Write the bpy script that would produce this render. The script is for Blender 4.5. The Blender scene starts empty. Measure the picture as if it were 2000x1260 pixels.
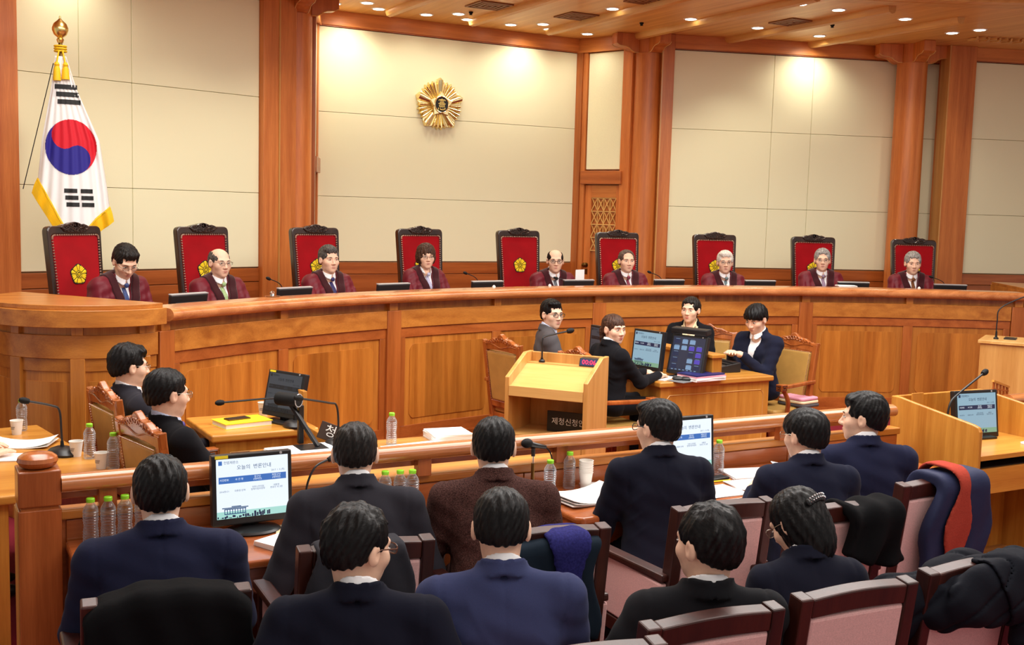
import bpy, bmesh, math, random
import numpy as np
from mathutils import Vector, Matrix

# ---------------------------------------------------------------- camera, world, lights, exposure
PI = math.pi
scene = bpy.context.scene
COL = scene.collection
CAM_H, CAM_F, CAM_PITCH, CAM_ROLL, CAM_YAW = 2.1, 2146.28, 0.1013, 0.0273, 0.5003


def make_camera():
    th, pi_, ro = CAM_YAW, CAM_PITCH, CAM_ROLL
    fw = Vector((math.sin(th) * math.cos(pi_), math.cos(th) * math.cos(pi_), -math.sin(pi_)))
    r0 = Vector((math.cos(th), -math.sin(th), 0))
    u0 = r0.cross(fw)
    c, s = math.cos(ro), math.sin(ro)
    r = r0 * c + u0 * s
    u = u0 * c - r0 * s
    cam = bpy.data.cameras.new('camera')
    cam.sensor_width = 36.0
    cam.lens = CAM_F / 2000.0 * 36.0
    cam.clip_end = 60
    o = bpy.data.objects.new('camera', cam)
    COL.objects.link(o)
    m = Matrix((r, u, -fw)).transposed().to_4x4()
    m.translation = (0, 0, CAM_H)
    o.matrix_world = m
    scene.camera = o


make_camera()
scene.view_settings.view_transform = 'Standard'
scene.view_settings.look = 'None'
scene.view_settings.gamma = 1.0
scene.view_settings.use_curve_mapping = False
scene.view_settings.exposure = 0.0
scene.cycles.transparent_max_bounces = 24

world = bpy.data.worlds.new('world')
scene.world = world
world.use_nodes = True
bg = world.node_tree.nodes['Background']
bg.inputs[0].default_value = (1.0, 0.97, 0.93, 1)
bg.inputs[1].default_value = 0.45


def area_light(name, loc, sx, sy, power, color=(1, 0.985, 0.94), rot=(0, 0, 0)):
    l = bpy.data.lights.new(name, 'AREA')
    l.shape = 'RECTANGLE'
    l.size, l.size_y, l.energy, l.color = sx, sy, power, color
    o = bpy.data.objects.new(name, l)
    COL.objects.link(o)
    o.location, o.rotation_euler = loc, rot
    return o


# the luminous ceiling of the hall, above the well and the tables
area_light('ceiling_light_well', (5.6, 5.4, 4.28), 6.0, 3.6, 470)
area_light('ceiling_light_hall', (3.2, 1.2, 4.28), 6.0, 2.6, 170)
area_light('ceiling_light_left', (0.9, 6.4, 4.28), 2.0, 3.0, 150)


def spot_light(loc, power, angle=75, blend=0.6, color=(1, 0.93, 0.76), aim=None, size=0.05):
    l = bpy.data.lights.new('downlight_lamp', 'SPOT')
    l.energy, l.color, l.spot_size, l.spot_blend, l.shadow_soft_size = power, color, math.radians(angle), blend, size
    o = bpy.data.objects.new('downlight_lamp', l)
    COL.objects.link(o)
    o.location = loc
    if aim is not None:
        o.rotation_euler = (Vector(aim) - Vector(loc)).to_track_quat('-Z', 'Y').to_euler()
    return o


# ---------------------------------------------------------------- materials
MATS = {}


def lin(c):
    def f(x):
        x /= 255.0
        return x / 12.92 if x <= 0.04045 else ((x + 0.055) / 1.055) ** 2.4
    return (f(c[0]), f(c[1]), f(c[2]), 1.0)


def new_mat(name):
    m = bpy.data.materials.new(name)
    m.use_nodes = True
    nt = m.node_tree
    b = nt.nodes['Principled BSDF']
    MATS[name] = m
    return m, nt, b


def plain(name, col, rough=0.5, metal=0.0, spec=0.5, noise=0.0, nscale=40, bump=0.0, bscale=200, coat=0.0, sheen=0.0, stretch=(1, 1, 1), emis=None, estr=1.0):
    m, nt, b = new_mat(name)
    c = lin(col)
    b.inputs['Base Color'].default_value = c
    b.inputs['Roughness'].default_value = rough
    b.inputs['Metallic'].default_value = metal
    b.inputs['Specular IOR Level'].default_value = spec
    b.inputs['Coat Weight'].default_value = coat
    b.inputs['Sheen Weight'].default_value = sheen
    if emis is not None:
        b.inputs['Emission Color'].default_value = lin(emis)
        b.inputs['Emission Strength'].default_value = estr
    if noise or bump:
        tc = nt.nodes.new('ShaderNodeTexCoord')
        mp = nt.nodes.new('ShaderNodeMapping')
        mp.inputs['Scale'].default_value = stretch
        nt.links.new(tc.outputs['Object'], mp.inputs['Vector'])
    if noise:
        n = nt.nodes.new('ShaderNodeTexNoise')
        n.inputs['Scale'].default_value = nscale
        n.inputs['Detail'].default_value = 4
        nt.links.new(mp.outputs[0], n.inputs['Vector'])
        r = nt.nodes.new('ShaderNodeValToRGB')
        r.color_ramp.elements[0].position, r.color_ramp.elements[1].position = 0.3, 0.7
        r.color_ramp.elements[0].color = [max(0, x * (1 - noise)) for x in c[:3]] + [1]
        r.color_ramp.elements[1].color = [min(1, x * (1 + noise)) for x in c[:3]] + [1]
        nt.links.new(n.outputs['Fac'], r.inputs[0])
        nt.links.new(r.outputs[0], b.inputs['Base Color'])
    if bump:
        n2 = nt.nodes.new('ShaderNodeTexNoise')
        n2.inputs['Scale'].default_value = bscale
        n2.inputs['Detail'].default_value = 3
        nt.links.new(mp.outputs[0], n2.inputs['Vector'])
        bp = nt.nodes.new('ShaderNodeBump')
        bp.inputs['Strength'].default_value = bump
        bp.inputs['Distance'].default_value = 0.004
        nt.links.new(n2.outputs['Fac'], bp.inputs['Height'])
        nt.links.new(bp.outputs[0], b.inputs['Normal'])
    return m


def wood(name, light, dark, rough=0.32, axis='Z', scale=1.0, coat=0.15, tone=False):
    """long-grained veneer: noise stretched along the grain axis, fine pores, slow tone drift"""
    m, nt, b = new_mat(name)
    N, L = nt.nodes, nt.links
    tc = N.new('ShaderNodeTexCoord')
    oi = N.new('ShaderNodeObjectInfo')
    add = N.new('ShaderNodeVectorMath')
    add.operation = 'ADD'
    sc = N.new('ShaderNodeVectorMath')
    sc.operation = 'SCALE'
    sc.inputs[0].default_value = (7.3, 3.1, 5.7)
    L.new(oi.outputs['Random'], sc.inputs['Scale'])
    L.new(tc.outputs['Object'], add.inputs[0])
    L.new(sc.outputs[0], add.inputs[1])
    mp = N.new('ShaderNodeMapping')
    k = {'X': (0.05, 1, 1), 'Y': (1, 0.05, 1), 'Z': (1, 1, 0.05)}[axis]
    mp.inputs['Scale'].default_value = [x * scale for x in k]
    L.new(add.outputs[0], mp.inputs['Vector'])
    n1 = N.new('ShaderNodeTexNoise')
    n1.inputs['Scale'].default_value = 14
    n1.inputs['Detail'].default_value = 6
    n1.inputs['Distortion'].default_value = 0.4
    L.new(mp.outputs[0], n1.inputs['Vector'])
    n2 = N.new('ShaderNodeTexNoise')
    n2.inputs['Scale'].default_value = 160
    n2.inputs['Detail'].default_value = 3
    L.new(mp.outputs[0], n2.inputs['Vector'])
    mx = N.new('ShaderNodeMath')
    mx.operation = 'MULTIPLY_ADD'
    L.new(n2.outputs['Fac'], mx.inputs[0])
    mx.inputs[1].default_value = 0.35
    L.new(n1.outputs['Fac'], mx.inputs[2])
    r = N.new('ShaderNodeValToRGB')
    r.color_ramp.elements[0].position, r.color_ramp.elements[1].position = 0.42, 0.92
    r.color_ramp.elements[0].color = lin(dark)
    r.color_ramp.elements[1].color = lin(light)
    L.new(mx.outputs[0], r.inputs[0])
    hv = N.new('ShaderNodeHueSaturation')
    mr = N.new('ShaderNodeMapRange')
    mr.inputs['To Min'].default_value, mr.inputs['To Max'].default_value = 0.9, 1.08
    L.new(oi.outputs['Random'], mr.inputs['Value'])
    L.new(mr.outputs[0], hv.inputs['Value'])
    L.new(r.outputs[0], hv.inputs['Color'])
    out = hv.outputs[0]
    if tone:
        at = N.new('ShaderNodeAttribute')
        at.attribute_name = 'tone'
        mm = N.new('ShaderNodeMixRGB')
        mm.blend_type = 'MULTIPLY'
        mm.inputs[0].default_value = 1
        L.new(out, mm.inputs[1])
        L.new(at.outputs['Color'], mm.inputs[2])
        out = mm.outputs[0]
    L.new(out, b.inputs['Base Color'])
    b.inputs['Roughness'].default_value = rough
    b.inputs['Coat Weight'].default_value = coat
    b.inputs['Coat Roughness'].default_value = 0.2
    bp = N.new('ShaderNodeBump')
    bp.inputs['Strength'].default_value = 0.06
    bp.inputs['Distance'].default_value = 0.003
    L.new(n2.outputs['Fac'], bp.inputs['Height'])
    L.new(bp.outputs[0], b.inputs['Normal'])
    return m


def clear_plastic(name, tint=(235, 240, 245), gloss=0.25, haze=0.0):
    m, nt, b = new_mat(name)
    N, L = nt.nodes, nt.links
    out = N['Material Output']
    t = N.new('ShaderNodeBsdfTransparent')
    t.inputs[0].default_value = lin(tint)
    g0 = N.new('ShaderNodeBsdfGlossy')
    g0.inputs['Roughness'].default_value = 0.08
    df = N.new('ShaderNodeBsdfTranslucent')
    df.inputs[0].default_value = (0.9, 0.92, 0.95, 1)
    d2 = N.new('ShaderNodeBsdfDiffuse')
    d2.inputs[0].default_value = (0.9, 0.92, 0.95, 1)
    m0 = N.new('ShaderNodeMixShader')
    m0.inputs[0].default_value = 0.5
    L.new(df.outputs[0], m0.inputs[1])
    L.new(d2.outputs[0], m0.inputs[2])
    g = N.new('ShaderNodeMixShader')
    g.inputs[0].default_value = haze
    L.new(g0.outputs[0], g.inputs[1])
    L.new(m0.outputs[0], g.inputs[2])
    lw = N.new('ShaderNodeLayerWeight')
    lw.inputs['Blend'].default_value = gloss
    mx = N.new('ShaderNodeMixShader')
    L.new(lw.outputs['Facing'], mx.inputs[0])
    L.new(t.outputs[0], mx.inputs[1])
    L.new(g.outputs[0], mx.inputs[2])
    L.new(mx.outputs[0], out.inputs['Surface'])
    return m


def emit(name, col, strength=1.0):
    m, nt, b = new_mat(name)
    b.inputs['Base Color'].default_value = (0.01, 0.01, 0.01, 1)
    b.inputs['Emission Color'].default_value = lin(col)
    b.inputs['Emission Strength'].default_value = strength
    b.inputs['Roughness'].default_value = 0.3
    return m


W_L, W_D = (204, 132, 54), (156, 86, 26)
wood('wood_v', W_L, W_D, axis='Z')
wood('wood_h', W_L, W_D, axis='X')
wood('wood_panel', (200, 126, 48), (154, 84, 24), axis='Z', tone=True)
wood('wood_col', (222, 136, 66), (180, 94, 36), axis='Z', rough=0.42, coat=0.05)
wood('wood_col_h', (226, 144, 70), (186, 102, 40), axis='X', rough=0.42, coat=0.05)
wood('wood_red', (190, 108, 48), (146, 74, 26), axis='Z')
wood('wood_red_h', (188, 104, 46), (144, 70, 24), axis='X')
wood('wood_rail', (214, 142, 86), (164, 94, 48), axis='X', rough=0.2, coat=0.5)
wood('wood_desk', (186, 104, 52), (146, 72, 30), axis='X', rough=0.22, coat=0.4)
wood('wood_desk_v', (186, 104, 52), (142, 70, 28), axis='Z', rough=0.3, coat=0.2)
wood('wood_yellow', (216, 154, 66), (180, 112, 38), axis='X', rough=0.3)
wood('wood_yellow_v', (216, 154, 66), (176, 108, 36), axis='Z', rough=0.3)
wood('wood_light', (232, 186, 112), (206, 150, 78), axis='X', rough=0.35)
wood('wood_light_v', (222, 168, 96), (190, 130, 60), axis='Z', rough=0.35)
wood('wood_carved', (190, 108, 50), (132, 62, 22), axis='Z', rough=0.25, coat=0.5)
wood('wood_ceiling', (236, 186, 106), (208, 148, 74), axis='Y', rough=0.4, coat=0.05)
wood('mahogany', (70, 27, 17), (36, 12, 8), axis='Z', rough=0.42, coat=0.08)
wood('ebony', (62, 38, 28), (30, 16, 12), axis='Z', rough=0.25, coat=0.5)
wood('floor_wood', (196, 140, 84), (156, 100, 52), axis='X', rough=0.35)
plain('fabric_wall', (244, 240, 204), rough=0.9, spec=0.1, noise=0.06, nscale=300, bump=0.25, bscale=500)
plain('wall_back', (186, 164, 120), rough=0.9)
plain('carpet', (128, 38, 50), rough=0.95, spec=0.1, noise=0.25, nscale=260, bump=0.6, bscale=400)
plain('red_velvet', (158, 8, 20), rough=0.8, spec=0.12, sheen=0.1, noise=0.12, nscale=6, bump=0.1, bscale=300)
plain('pink_fabric', (228, 182, 178), rough=0.85, spec=0.15, noise=0.1, nscale=200, bump=0.2, bscale=500)
plain('tan_leather', (188, 146, 76), rough=0.42, spec=0.4, noise=0.08, nscale=12, bump=0.08, bscale=150)
plain('gold', (244, 216, 140), rough=0.28, metal=1.0)
plain('gold_emblem', (246, 226, 168), rough=0.26, metal=1.0)
plain('brass_dark', (120, 92, 50), rough=0.3, metal=1.0)
plain('embroidery', (240, 205, 40), rough=0.7, spec=0.2, bump=0.3, bscale=400)
plain('embroidery_dark', (25, 22, 12), rough=0.8)
plain('nail', (225, 205, 190), rough=0.25, metal=0.9)
plain('black_plastic', (28, 28, 30), rough=0.38, spec=0.5)
plain('black_matte', (18, 18, 19), rough=0.7, spec=0.3)
plain('grey_plastic', (120, 122, 124), rough=0.4)
plain('silver_plastic', (190, 192, 196), rough=0.35, metal=0.4)
plain('chrome', (210, 210, 212), rough=0.15, metal=1.0)
plain('white_paper', (246, 246, 244), rough=0.8, spec=0.2)
plain('cream_paper', (232, 216, 176), rough=0.8, spec=0.2)
plain('yellow_card', (250, 226, 40), rough=0.6, spec=0.3)
plain('navy_cover', (28, 30, 92), rough=0.45)
plain('pink_edge', (220, 150, 170), rough=0.8)
plain('cup_paper', (240, 236, 228), rough=0.6)
plain('green_cap', (140, 214, 44), rough=0.35)
plain('sticker', (244, 226, 40), rough=0.5)
plain('flag_white', (244, 243, 242), rough=0.6, spec=0.3, sheen=0.3)
plain('flag_red', (214, 30, 48), rough=0.6, spec=0.3)
plain('flag_blue', (46, 40, 140), rough=0.6, spec=0.3)
plain('flag_black', (26, 26, 28), rough=0.65)
plain('fringe', (244, 196, 30), rough=0.55, spec=0.4, bump=0.5, bscale=120)
plain('plate_brown', (58, 40, 30), rough=0.4)
plain('plate_black', (20, 18, 17), rough=0.4)
plain('letter_white', (240, 240, 236), rough=0.6)
plain('letter_gold', (236, 200, 116), rough=0.25, metal=1.0)
plain('ink_dark', (30, 60, 110), rough=0.6)
plain('vent_dark', (44, 26, 14), rough=0.8)
plain('vent_wood', (150, 96, 52), rough=0.5)
plain('teal_cover', (36, 62, 74), rough=0.6)
plain('gap_dark', (20, 14, 10), rough=0.9)
clear_plastic('bottle_clear', (246, 248, 250), 0.28, 0.55)
clear_plastic('water', (246, 249, 252), 0.12)
clear_plastic('lens_glass', (235, 238, 240), 0.10)
emit('lamp_glow', (255, 246, 228), 14.0)
emit('screen_white', (236, 246, 255), 1.05)
emit('screen_mint', (176, 232, 222), 0.9)
emit('screen_blue', (72, 128, 214), 0.75)
emit('screen_ink', (60, 110, 170), 0.5)
emit('screen_pale', (214, 232, 246), 0.95)
emit('screen_navy', (36, 52, 100), 0.5)
emit('screen_dim', (120, 128, 140), 0.22)
emit('screen_dim_ink', (52, 58, 70), 0.12)
emit('screen_sky', (168, 206, 226), 0.7)
emit('screen_green', (150, 196, 160), 0.7)
emit('screen_dark', (52, 58, 86), 0.6)
emit('screen_violet', (92, 74, 200), 0.8)
emit('screen_icon', (150, 186, 226), 0.7)
emit('led_red', (255, 40, 70), 3.0)
emit('led_panel', (70, 90, 150), 0.5)
emit('led_white', (255, 255, 255), 1.5)


def M(x):
    return MATS[x]


# ---------------------------------------------------------------- mesh helpers
def link(o, parent=None):
    COL.objects.link(o)
    if parent is not None:
        o.parent = parent
    return o


def tag(o, label=None, cat=None, group=None, kind=None):
    if label:
        o['label'] = label
    if cat:
        o['category'] = cat
    if group:
        o['group'] = group
    if kind:
        o['kind'] = kind
    return o


def empty(name, loc=(0, 0, 0), rz=0.0, parent=None):
    o = bpy.data.objects.new(name, None)
    o.empty_display_size = 0.05
    link(o, parent)
    o.location = loc
    o.rotation_euler = (0, 0, rz)
    return o


def thing(name, label, cat, loc=(0, 0, 0), rz=0.0, group=None):
    return tag(empty(name, loc, rz), label, cat, group)


def kids(o):
    return [c for c in COL.objects if c.parent == o]


def copy_tree(o, parent=None, table=None):
    c = o.copy()
    COL.objects.link(c)
    c.parent = parent
    for ch in o.children:
        copy_tree(ch, c)
    return c


class MB:
    """collects shapes; build() links them as one mesh object"""

    def __init__(self):
        self.v, self.f, self.mi, self.sm = [], [], [], []
        self.T = None

    def add(self, verts, faces, mi=0, smooth=False):
        b = len(self.v)
        if self.T is not None:
            verts = [self.T @ Vector(p) for p in verts]
        self.v += [tuple(p) for p in verts]
        for f in faces:
            self.f.append(tuple(i + b for i in f))
            self.mi.append(mi)
            self.sm.append(smooth)
        return self

    def box(self, x0, x1, y0, y1, z0, z1, mi=0):
        v = [(x0, y0, z0), (x1, y0, z0), (x1, y1, z0), (x0, y1, z0), (x0, y0, z1), (x1, y0, z1), (x1, y1, z1), (x0, y1, z1)]
        f = [(0, 3, 2, 1), (4, 5, 6, 7), (0, 1, 5, 4), (1, 2, 6, 5), (2, 3, 7, 6), (3, 0, 4, 7)]
        return self.add(v, f, mi)

    def cbox(self, c, s, mi=0):
        return self.box(c[0] - s[0] / 2, c[0] + s[0] / 2, c[1] - s[1] / 2, c[1] + s[1] / 2, c[2] - s[2] / 2, c[2] + s[2] / 2, mi)

    def bar(self, a, b, w, h, up=(0, 0, 1), mi=0):
        a, b = Vector(a), Vector(b)
        d = (b - a).normalized()
        up = Vector(up)
        s = d.cross(up)
        if s.length < 1e-4:
            s = d.cross(Vector((1, 0, 0)))
        s.normalize()
        t = s.cross(d)
        q = [(-1, -1), (1, -1), (1, 1), (-1, 1)]
        v = [a + s * (w / 2 * i) + t * (h / 2 * j) for i, j in q] + [b + s * (w / 2 * i) + t * (h / 2 * j) for i, j in q]
        f = [(0, 3, 2, 1), (4, 5, 6, 7), (0, 1, 5, 4), (1, 2, 6, 5), (2, 3, 7, 6), (3, 0, 4, 7)]
        return self.add(v, [tuple(reversed(k)) for k in f], mi)

    def prism(self, poly, t0, t1, plane='XY', mi=0, smooth=False):
        """polygon (counter-clockwise) extruded along the plane's normal"""
        n = len(poly)

        def P(p, t):
            return {'XY': (p[0], p[1], t), 'XZ': (p[0], t, p[1]), 'YZ': (t, p[0], p[1])}[plane]
        v = [P(p, t0) for p in poly] + [P(p, t1) for p in poly]
        f = [(i, (i + 1) % n, (i + 1) % n + n, i + n) for i in range(n)]
        caps = [tuple(range(n - 1, -1, -1)), tuple(range(n, 2 * n))]
        if plane == 'XZ':
            f = [tuple(reversed(k)) for k in f]
            caps = [tuple(reversed(k)) for k in caps]
        self.add(v, f, mi, smooth)
        b = len(self.v) - 2 * n
        for k in caps:
            self.f.append(tuple(i + b for i in k))
            self.mi.append(mi)
            self.sm.append(False)
        return self

    def lathe(self, prof, c=(0, 0, 0), n=20, mi=0, smooth=True, squash=1.0):
        v, f = [], []
        m = len(prof)
        for r, z in prof:
            for i in range(n):
                a = 2 * PI * i / n
                v.append((c[0] + r * math.cos(a), c[1] + r * math.sin(a) * squash, c[2] + z))
        for j in range(m - 1):
            for i in range(n):
                i2 = (i + 1) % n
                f.append((j * n + i, j * n + i2, (j + 1) * n + i2, (j + 1) * n + i))
        self.add(v, f, mi, smooth)
        b = len(self.v) - m * n
        if prof[0][0] > 1e-5:
            self.f.append(tuple(b + i for i in range(n - 1, -1, -1))); self.mi.append(mi); self.sm.append(False)
        if prof[-1][0] > 1e-5:
            self.f.append(tuple(b + (m - 1) * n + i for i in range(n))); self.mi.append(mi); self.sm.append(False)
        return self

    def tube(self, pts, r, n=8, mi=0, closed=False, smooth=True):
        pts = [Vector(p) for p in pts]
        m = len(pts)
        rs = r if isinstance(r, (list, tuple)) else [r] * m
        up = None
        v, f = [], []
        for i, p in enumerate(pts):
            if closed:
                d = pts[(i + 1) % m] - pts[i - 1]
            else:
                d = pts[min(i + 1, m - 1)] - pts[max(i - 1, 0)]
            d.normalize()
            if up is None:
                up = Vector((0, 0, 1)) if abs(d.z) < 0.9 else Vector((1, 0, 0))
            s = d.cross(up)
            s.normalize()
            up = s.cross(d)
            for k in range(n):
                a = 2 * PI * k / n
                v.append(p + (s * math.cos(a) + up * math.sin(a)) * rs[i])
        for i in range(m if closed else m - 1):
            for k in range(n):
                k2 = (k + 1) % n
                i2 = (i + 1) % m
                f.append((i * n + k, i2 * n + k, i2 * n + k2, i * n + k2))
        self.add(v, f, mi, smooth)
        if not closed:
            b = len(self.v) - m * n
            self.f.append(tuple(b + k for k in range(n))); self.mi.append(mi); self.sm.append(False)
            self.f.append(tuple(b + (m - 1) * n + k for k in range(n - 1, -1, -1))); self.mi.append(mi); self.sm.append(False)
        return self

    def ball(self, c, r, n=14, m=8, mi=0):
        rx, ry, rz = r if isinstance(r, (list, tuple)) else (r, r, r)
        v, f = [], []
        for j in range(m + 1):
            t = PI * j / m
            for i in range(n):
                a = 2 * PI * i / n
                v.append((c[0] + rx * math.sin(t) * math.cos(a), c[1] + ry * math.sin(t) * math.sin(a), c[2] - rz * math.cos(t)))
        for j in range(m):
            for i in range(n):
                i2 = (i + 1) % n
                f.append((j * n + i, j * n + i2, (j + 1) * n + i2, (j + 1) * n + i))
        return self.add(v, f, mi, True)

    def arc(self, prof, a0, a1, n, C=(0, 0), mi=0, smooth=True):
        """closed (r, z) profile swept around C from angle a0 to a1; angle 0 is +y, growing towards +x"""
        v, f = [], []
        m = len(prof)
        for i in range(n + 1):
            a = a0 + (a1 - a0) * i / n
            for r, z in prof:
                v.append((C[0] + r * math.sin(a), C[1] + r * math.cos(a), z))
        for i in range(n):
            for j in range(m):
                j2 = (j + 1) % m
                f.append((i * m + j, i * m + j2, (i + 1) * m + j2, (i + 1) * m + j))
        f.append(tuple(range(m - 1, -1, -1)))
        f.append(tuple(n * m + j for j in range(m)))
        self.add(v, f, mi, smooth)
        return self

    def build(self, name, mat, parent=None, loc=None, rz=None, bevel=0.0, sharp=35, seg=2, recalc=True, clean=False):
        me = bpy.data.meshes.new(name)
        me.from_pydata([tuple(p) for p in self.v], [], self.f)
        mats = mat if isinstance(mat, (list, tuple)) else [mat]
        for x in mats:
            me.materials.append(M(x) if isinstance(x, str) else x)
        if len(mats) > 1:
            me.polygons.foreach_set('material_index', self.mi)
        if any(self.sm):
            me.polygons.foreach_set('use_smooth', self.sm)
        me.update()
        if recalc or clean:
            bm = bmesh.new()
            bm.from_mesh(me)
            if clean:
                bmesh.ops.remove_doubles(bm, verts=bm.verts, dist=1e-5)
            bmesh.ops.recalc_face_normals(bm, faces=bm.faces)
            bm.to_mesh(me)
            bm.free()
        if any(self.sm):
            me.set_sharp_from_angle(angle=math.radians(sharp))
        o = bpy.data.objects.new(name, me)
        link(o, parent)
        if loc is not None:
            o.location = loc
        if rz is not None:
            o.rotation_euler = (0, 0, rz)
        if bevel:
            md = o.modifiers.new('bevel', 'BEVEL')
            md.width, md.segments, md.limit_method, md.angle_limit = bevel, seg, 'ANGLE', math.radians(40)
        return o


TEXTS = {}


def text_obj(name, body, size, mat, parent=None, loc=(0, 0, 0), rot=(0, 0, 0), align='CENTER', depth=0.0006, sx=1.0):
    key = (body, align, mat)
    if key not in TEXTS:
        cu = bpy.data.curves.new(name, 'FONT')
        cu.body, cu.size, cu.align_x, cu.align_y = body, 1.0, align, 'CENTER'
        cu.extrude, cu.resolution_u = 0.01, 2
        cu.materials.append(M(mat))
        tmp = bpy.data.objects.new(name, cu)
        me = bpy.data.meshes.new_from_object(tmp)
        bpy.data.objects.remove(tmp)
        TEXTS[key] = me
    o = bpy.data.objects.new(name, TEXTS[key])
    link(o, parent)
    o.location, o.rotation_euler = loc, rot
    o.scale = (size * sx, size, size)
    return o


# ---------------------------------------------------------------- signed distance fields -> smooth meshes
def fgrid(lo, hi, h):
    ax = [np.arange(lo[i] - 2 * h, hi[i] + 2.5 * h, h, dtype=np.float32) for i in range(3)]
    X, Y, Z = np.meshgrid(*ax, indexing='ij')
    return (X, Y, Z), np.array([a[0] for a in ax], dtype=np.float32)


def s_ell(P, c, r):
    x, y, z = (P[0] - c[0]) / r[0], (P[1] - c[1]) / r[1], (P[2] - c[2]) / r[2]
    k0 = np.sqrt(x * x + y * y + z * z)
    k1 = np.sqrt((x / r[0]) ** 2 + (y / r[1]) ** 2 + (z / r[2]) ** 2) + 1e-6
    return k0 * (k0 - 1) / k1


def s_cap(P, a, b, ra, rb=None, sy=1.0):
    rb = ra if rb is None else rb
    ax, ay, az = P[0] - a[0], (P[1] - a[1]) / sy, P[2] - a[2]
    bx, by, bz = b[0] - a[0], (b[1] - a[1]) / sy, b[2] - a[2]
    h = np.clip((ax * bx + ay * by + az * bz) / (bx * bx + by * by + bz * bz + 1e-9), 0, 1)
    return (np.sqrt((ax - bx * h) ** 2 + (ay - by * h) ** 2 + (az - bz * h) ** 2) - (ra + (rb - ra) * h)) * min(sy, 1.0)


def s_box(P, c, s, r=0.0):
    q = [np.abs(P[i] - c[i]) - (s[i] - r) for i in range(3)]
    return np.sqrt(sum(np.maximum(k, 0) ** 2 for k in q)) + np.minimum(np.maximum(np.maximum(q[0], q[1]), q[2]), 0) - r


def smin(a, b, k):
    h = np.clip(0.5 + 0.5 * (b - a) / k, 0, 1)
    return b + (a - b) * h - k * h * (1 - h)


def smax(a, b, k):
    return -smin(-a, -b, k)


def frame(P, o, R):
    """points expressed in a frame with origin o and rotation R (3x3, columns = axes)"""
    x, y, z = P[0] - o[0], P[1] - o[1], P[2] - o[2]
    return tuple(x * R[0, i] + y * R[1, i] + z * R[2, i] for i in range(3))


def nets(F, org, h):
    """surface nets: vertices and quads of the zero level"""
    ins = F < 0
    nx, ny, nz = F.shape
    cnt = np.zeros((nx - 1, ny - 1, nz - 1), np.int8)
    for i in (0, 1):
        for j in (0, 1):
            for k in (0, 1):
                cnt += ins[i:nx - 1 + i, j:ny - 1 + j, k:nz - 1 + k]
    I, J, K = np.nonzero((cnt > 0) & (cnt < 8))
    n = len(I)
    idx = np.full(cnt.shape, -1, np.int32)
    idx[I, J, K] = np.arange(n)
    acc = np.zeros((n, 3), np.float32)
    num = np.zeros(n, np.float32)
    for ax in range(3):
        o1, o2 = [a for a in range(3) if a != ax]
        for p in (0, 1):
            for q in (0, 1):
                d = [0, 0, 0]
                d[o1], d[o2] = p, q
                e = list(d)
                e[ax] = 1
                f0 = F[I + d[0], J + d[1], K + d[2]]
                f1 = F[I + e[0], J + e[1], K + e[2]]
                m = (f0 < 0) != (f1 < 0)
                t = np.where(m, f0 / np.where(m, f0 - f1, 1), 0)
                pt = np.zeros((n, 3), np.float32)
                pt[:, o1], pt[:, o2], pt[:, ax] = p, q, t
                acc += pt * m[:, None]
                num += m
    co = (np.stack([I, J, K], 1) + acc / num[:, None]) * h + org
    quads = []
    for ax in range(3):
        o1, o2 = (ax + 1) % 3, (ax + 2) % 3
        sl0 = [slice(None)] * 3
        sl1 = [slice(None)] * 3
        sl0[ax], sl1[ax] = slice(0, -1), slice(1, None)
        a, b = ins[tuple(sl0)], ins[tuple(sl1)]
        E = np.nonzero(a != b)
        keep = (E[o1] > 0) & (E[o2] > 0) & (E[o1] < cnt.shape[o1]) & (E[o2] < cnt.shape[o2])
        E = [e[keep] for e in E]
        flip = b[E[0], E[1], E[2]]

        def cell(d1, d2):
            c = list(E)
            c[o1] = c[o1] - d1
            c[o2] = c[o2] - d2
            return idx[c[0], c[1], c[2]]
        q = np.stack([cell(1, 1), cell(0, 1), cell(0, 0), cell(1, 0)], 1)
        q[flip] = q[flip][:, ::-1]
        quads.append(q)
    Q = np.concatenate(quads)
    return co, Q[(Q >= 0).all(1)]


def sparse(field, lo, hi, h, q=4):
    """evaluate field(P) only near its zero level; returns (dense array, origin)"""
    lo = np.asarray(lo, np.float32) - 2 * h
    n = [int(math.ceil((hi[i] + 2 * h - lo[i]) / (q * h))) + 1 for i in range(3)]
    ax = [lo[i] + (np.arange(n[i], dtype=np.float32) * q + (q - 1) / 2) * h for i in range(3)]
    dc = field(tuple(np.meshgrid(*ax, indexing='ij'))).astype(np.float32)
    act = np.abs(dc) < q * h * 1.35 + 0.004
    F = dc.repeat(q, 0).repeat(q, 1).repeat(q, 2)
    I, J, K = np.nonzero(act)
    o = np.arange(q)
    oi, oj, ok = [a.ravel() for a in np.meshgrid(o, o, o, indexing='ij')]
    I = (I[:, None] * q + oi).ravel()
    J = (J[:, None] * q + oj).ravel()
    K = (K[:, None] * q + ok).ravel()
    P = (lo[0] + I.astype(np.float32) * h, lo[1] + J.astype(np.float32) * h, lo[2] + K.astype(np.float32) * h)
    F[I, J, K] = field(P)
    return F, lo


def quad_mesh(name, co, Q):
    me = bpy.data.meshes.new(name)
    me.vertices.add(len(co))
    me.vertices.foreach_set('co', np.ascontiguousarray(co, np.float32).ravel())
    me.loops.add(len(Q) * 4)
    me.loops.foreach_set('vertex_index', np.ascontiguousarray(Q, np.int32).ravel())
    me.polygons.add(len(Q))
    me.polygons.foreach_set('loop_start', np.arange(0, len(Q) * 4, 4, dtype=np.int32))
    me.polygons.foreach_set('use_smooth', np.ones(len(Q), bool))
    me.update(calc_edges=True)
    me.validate()
    return me


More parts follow.
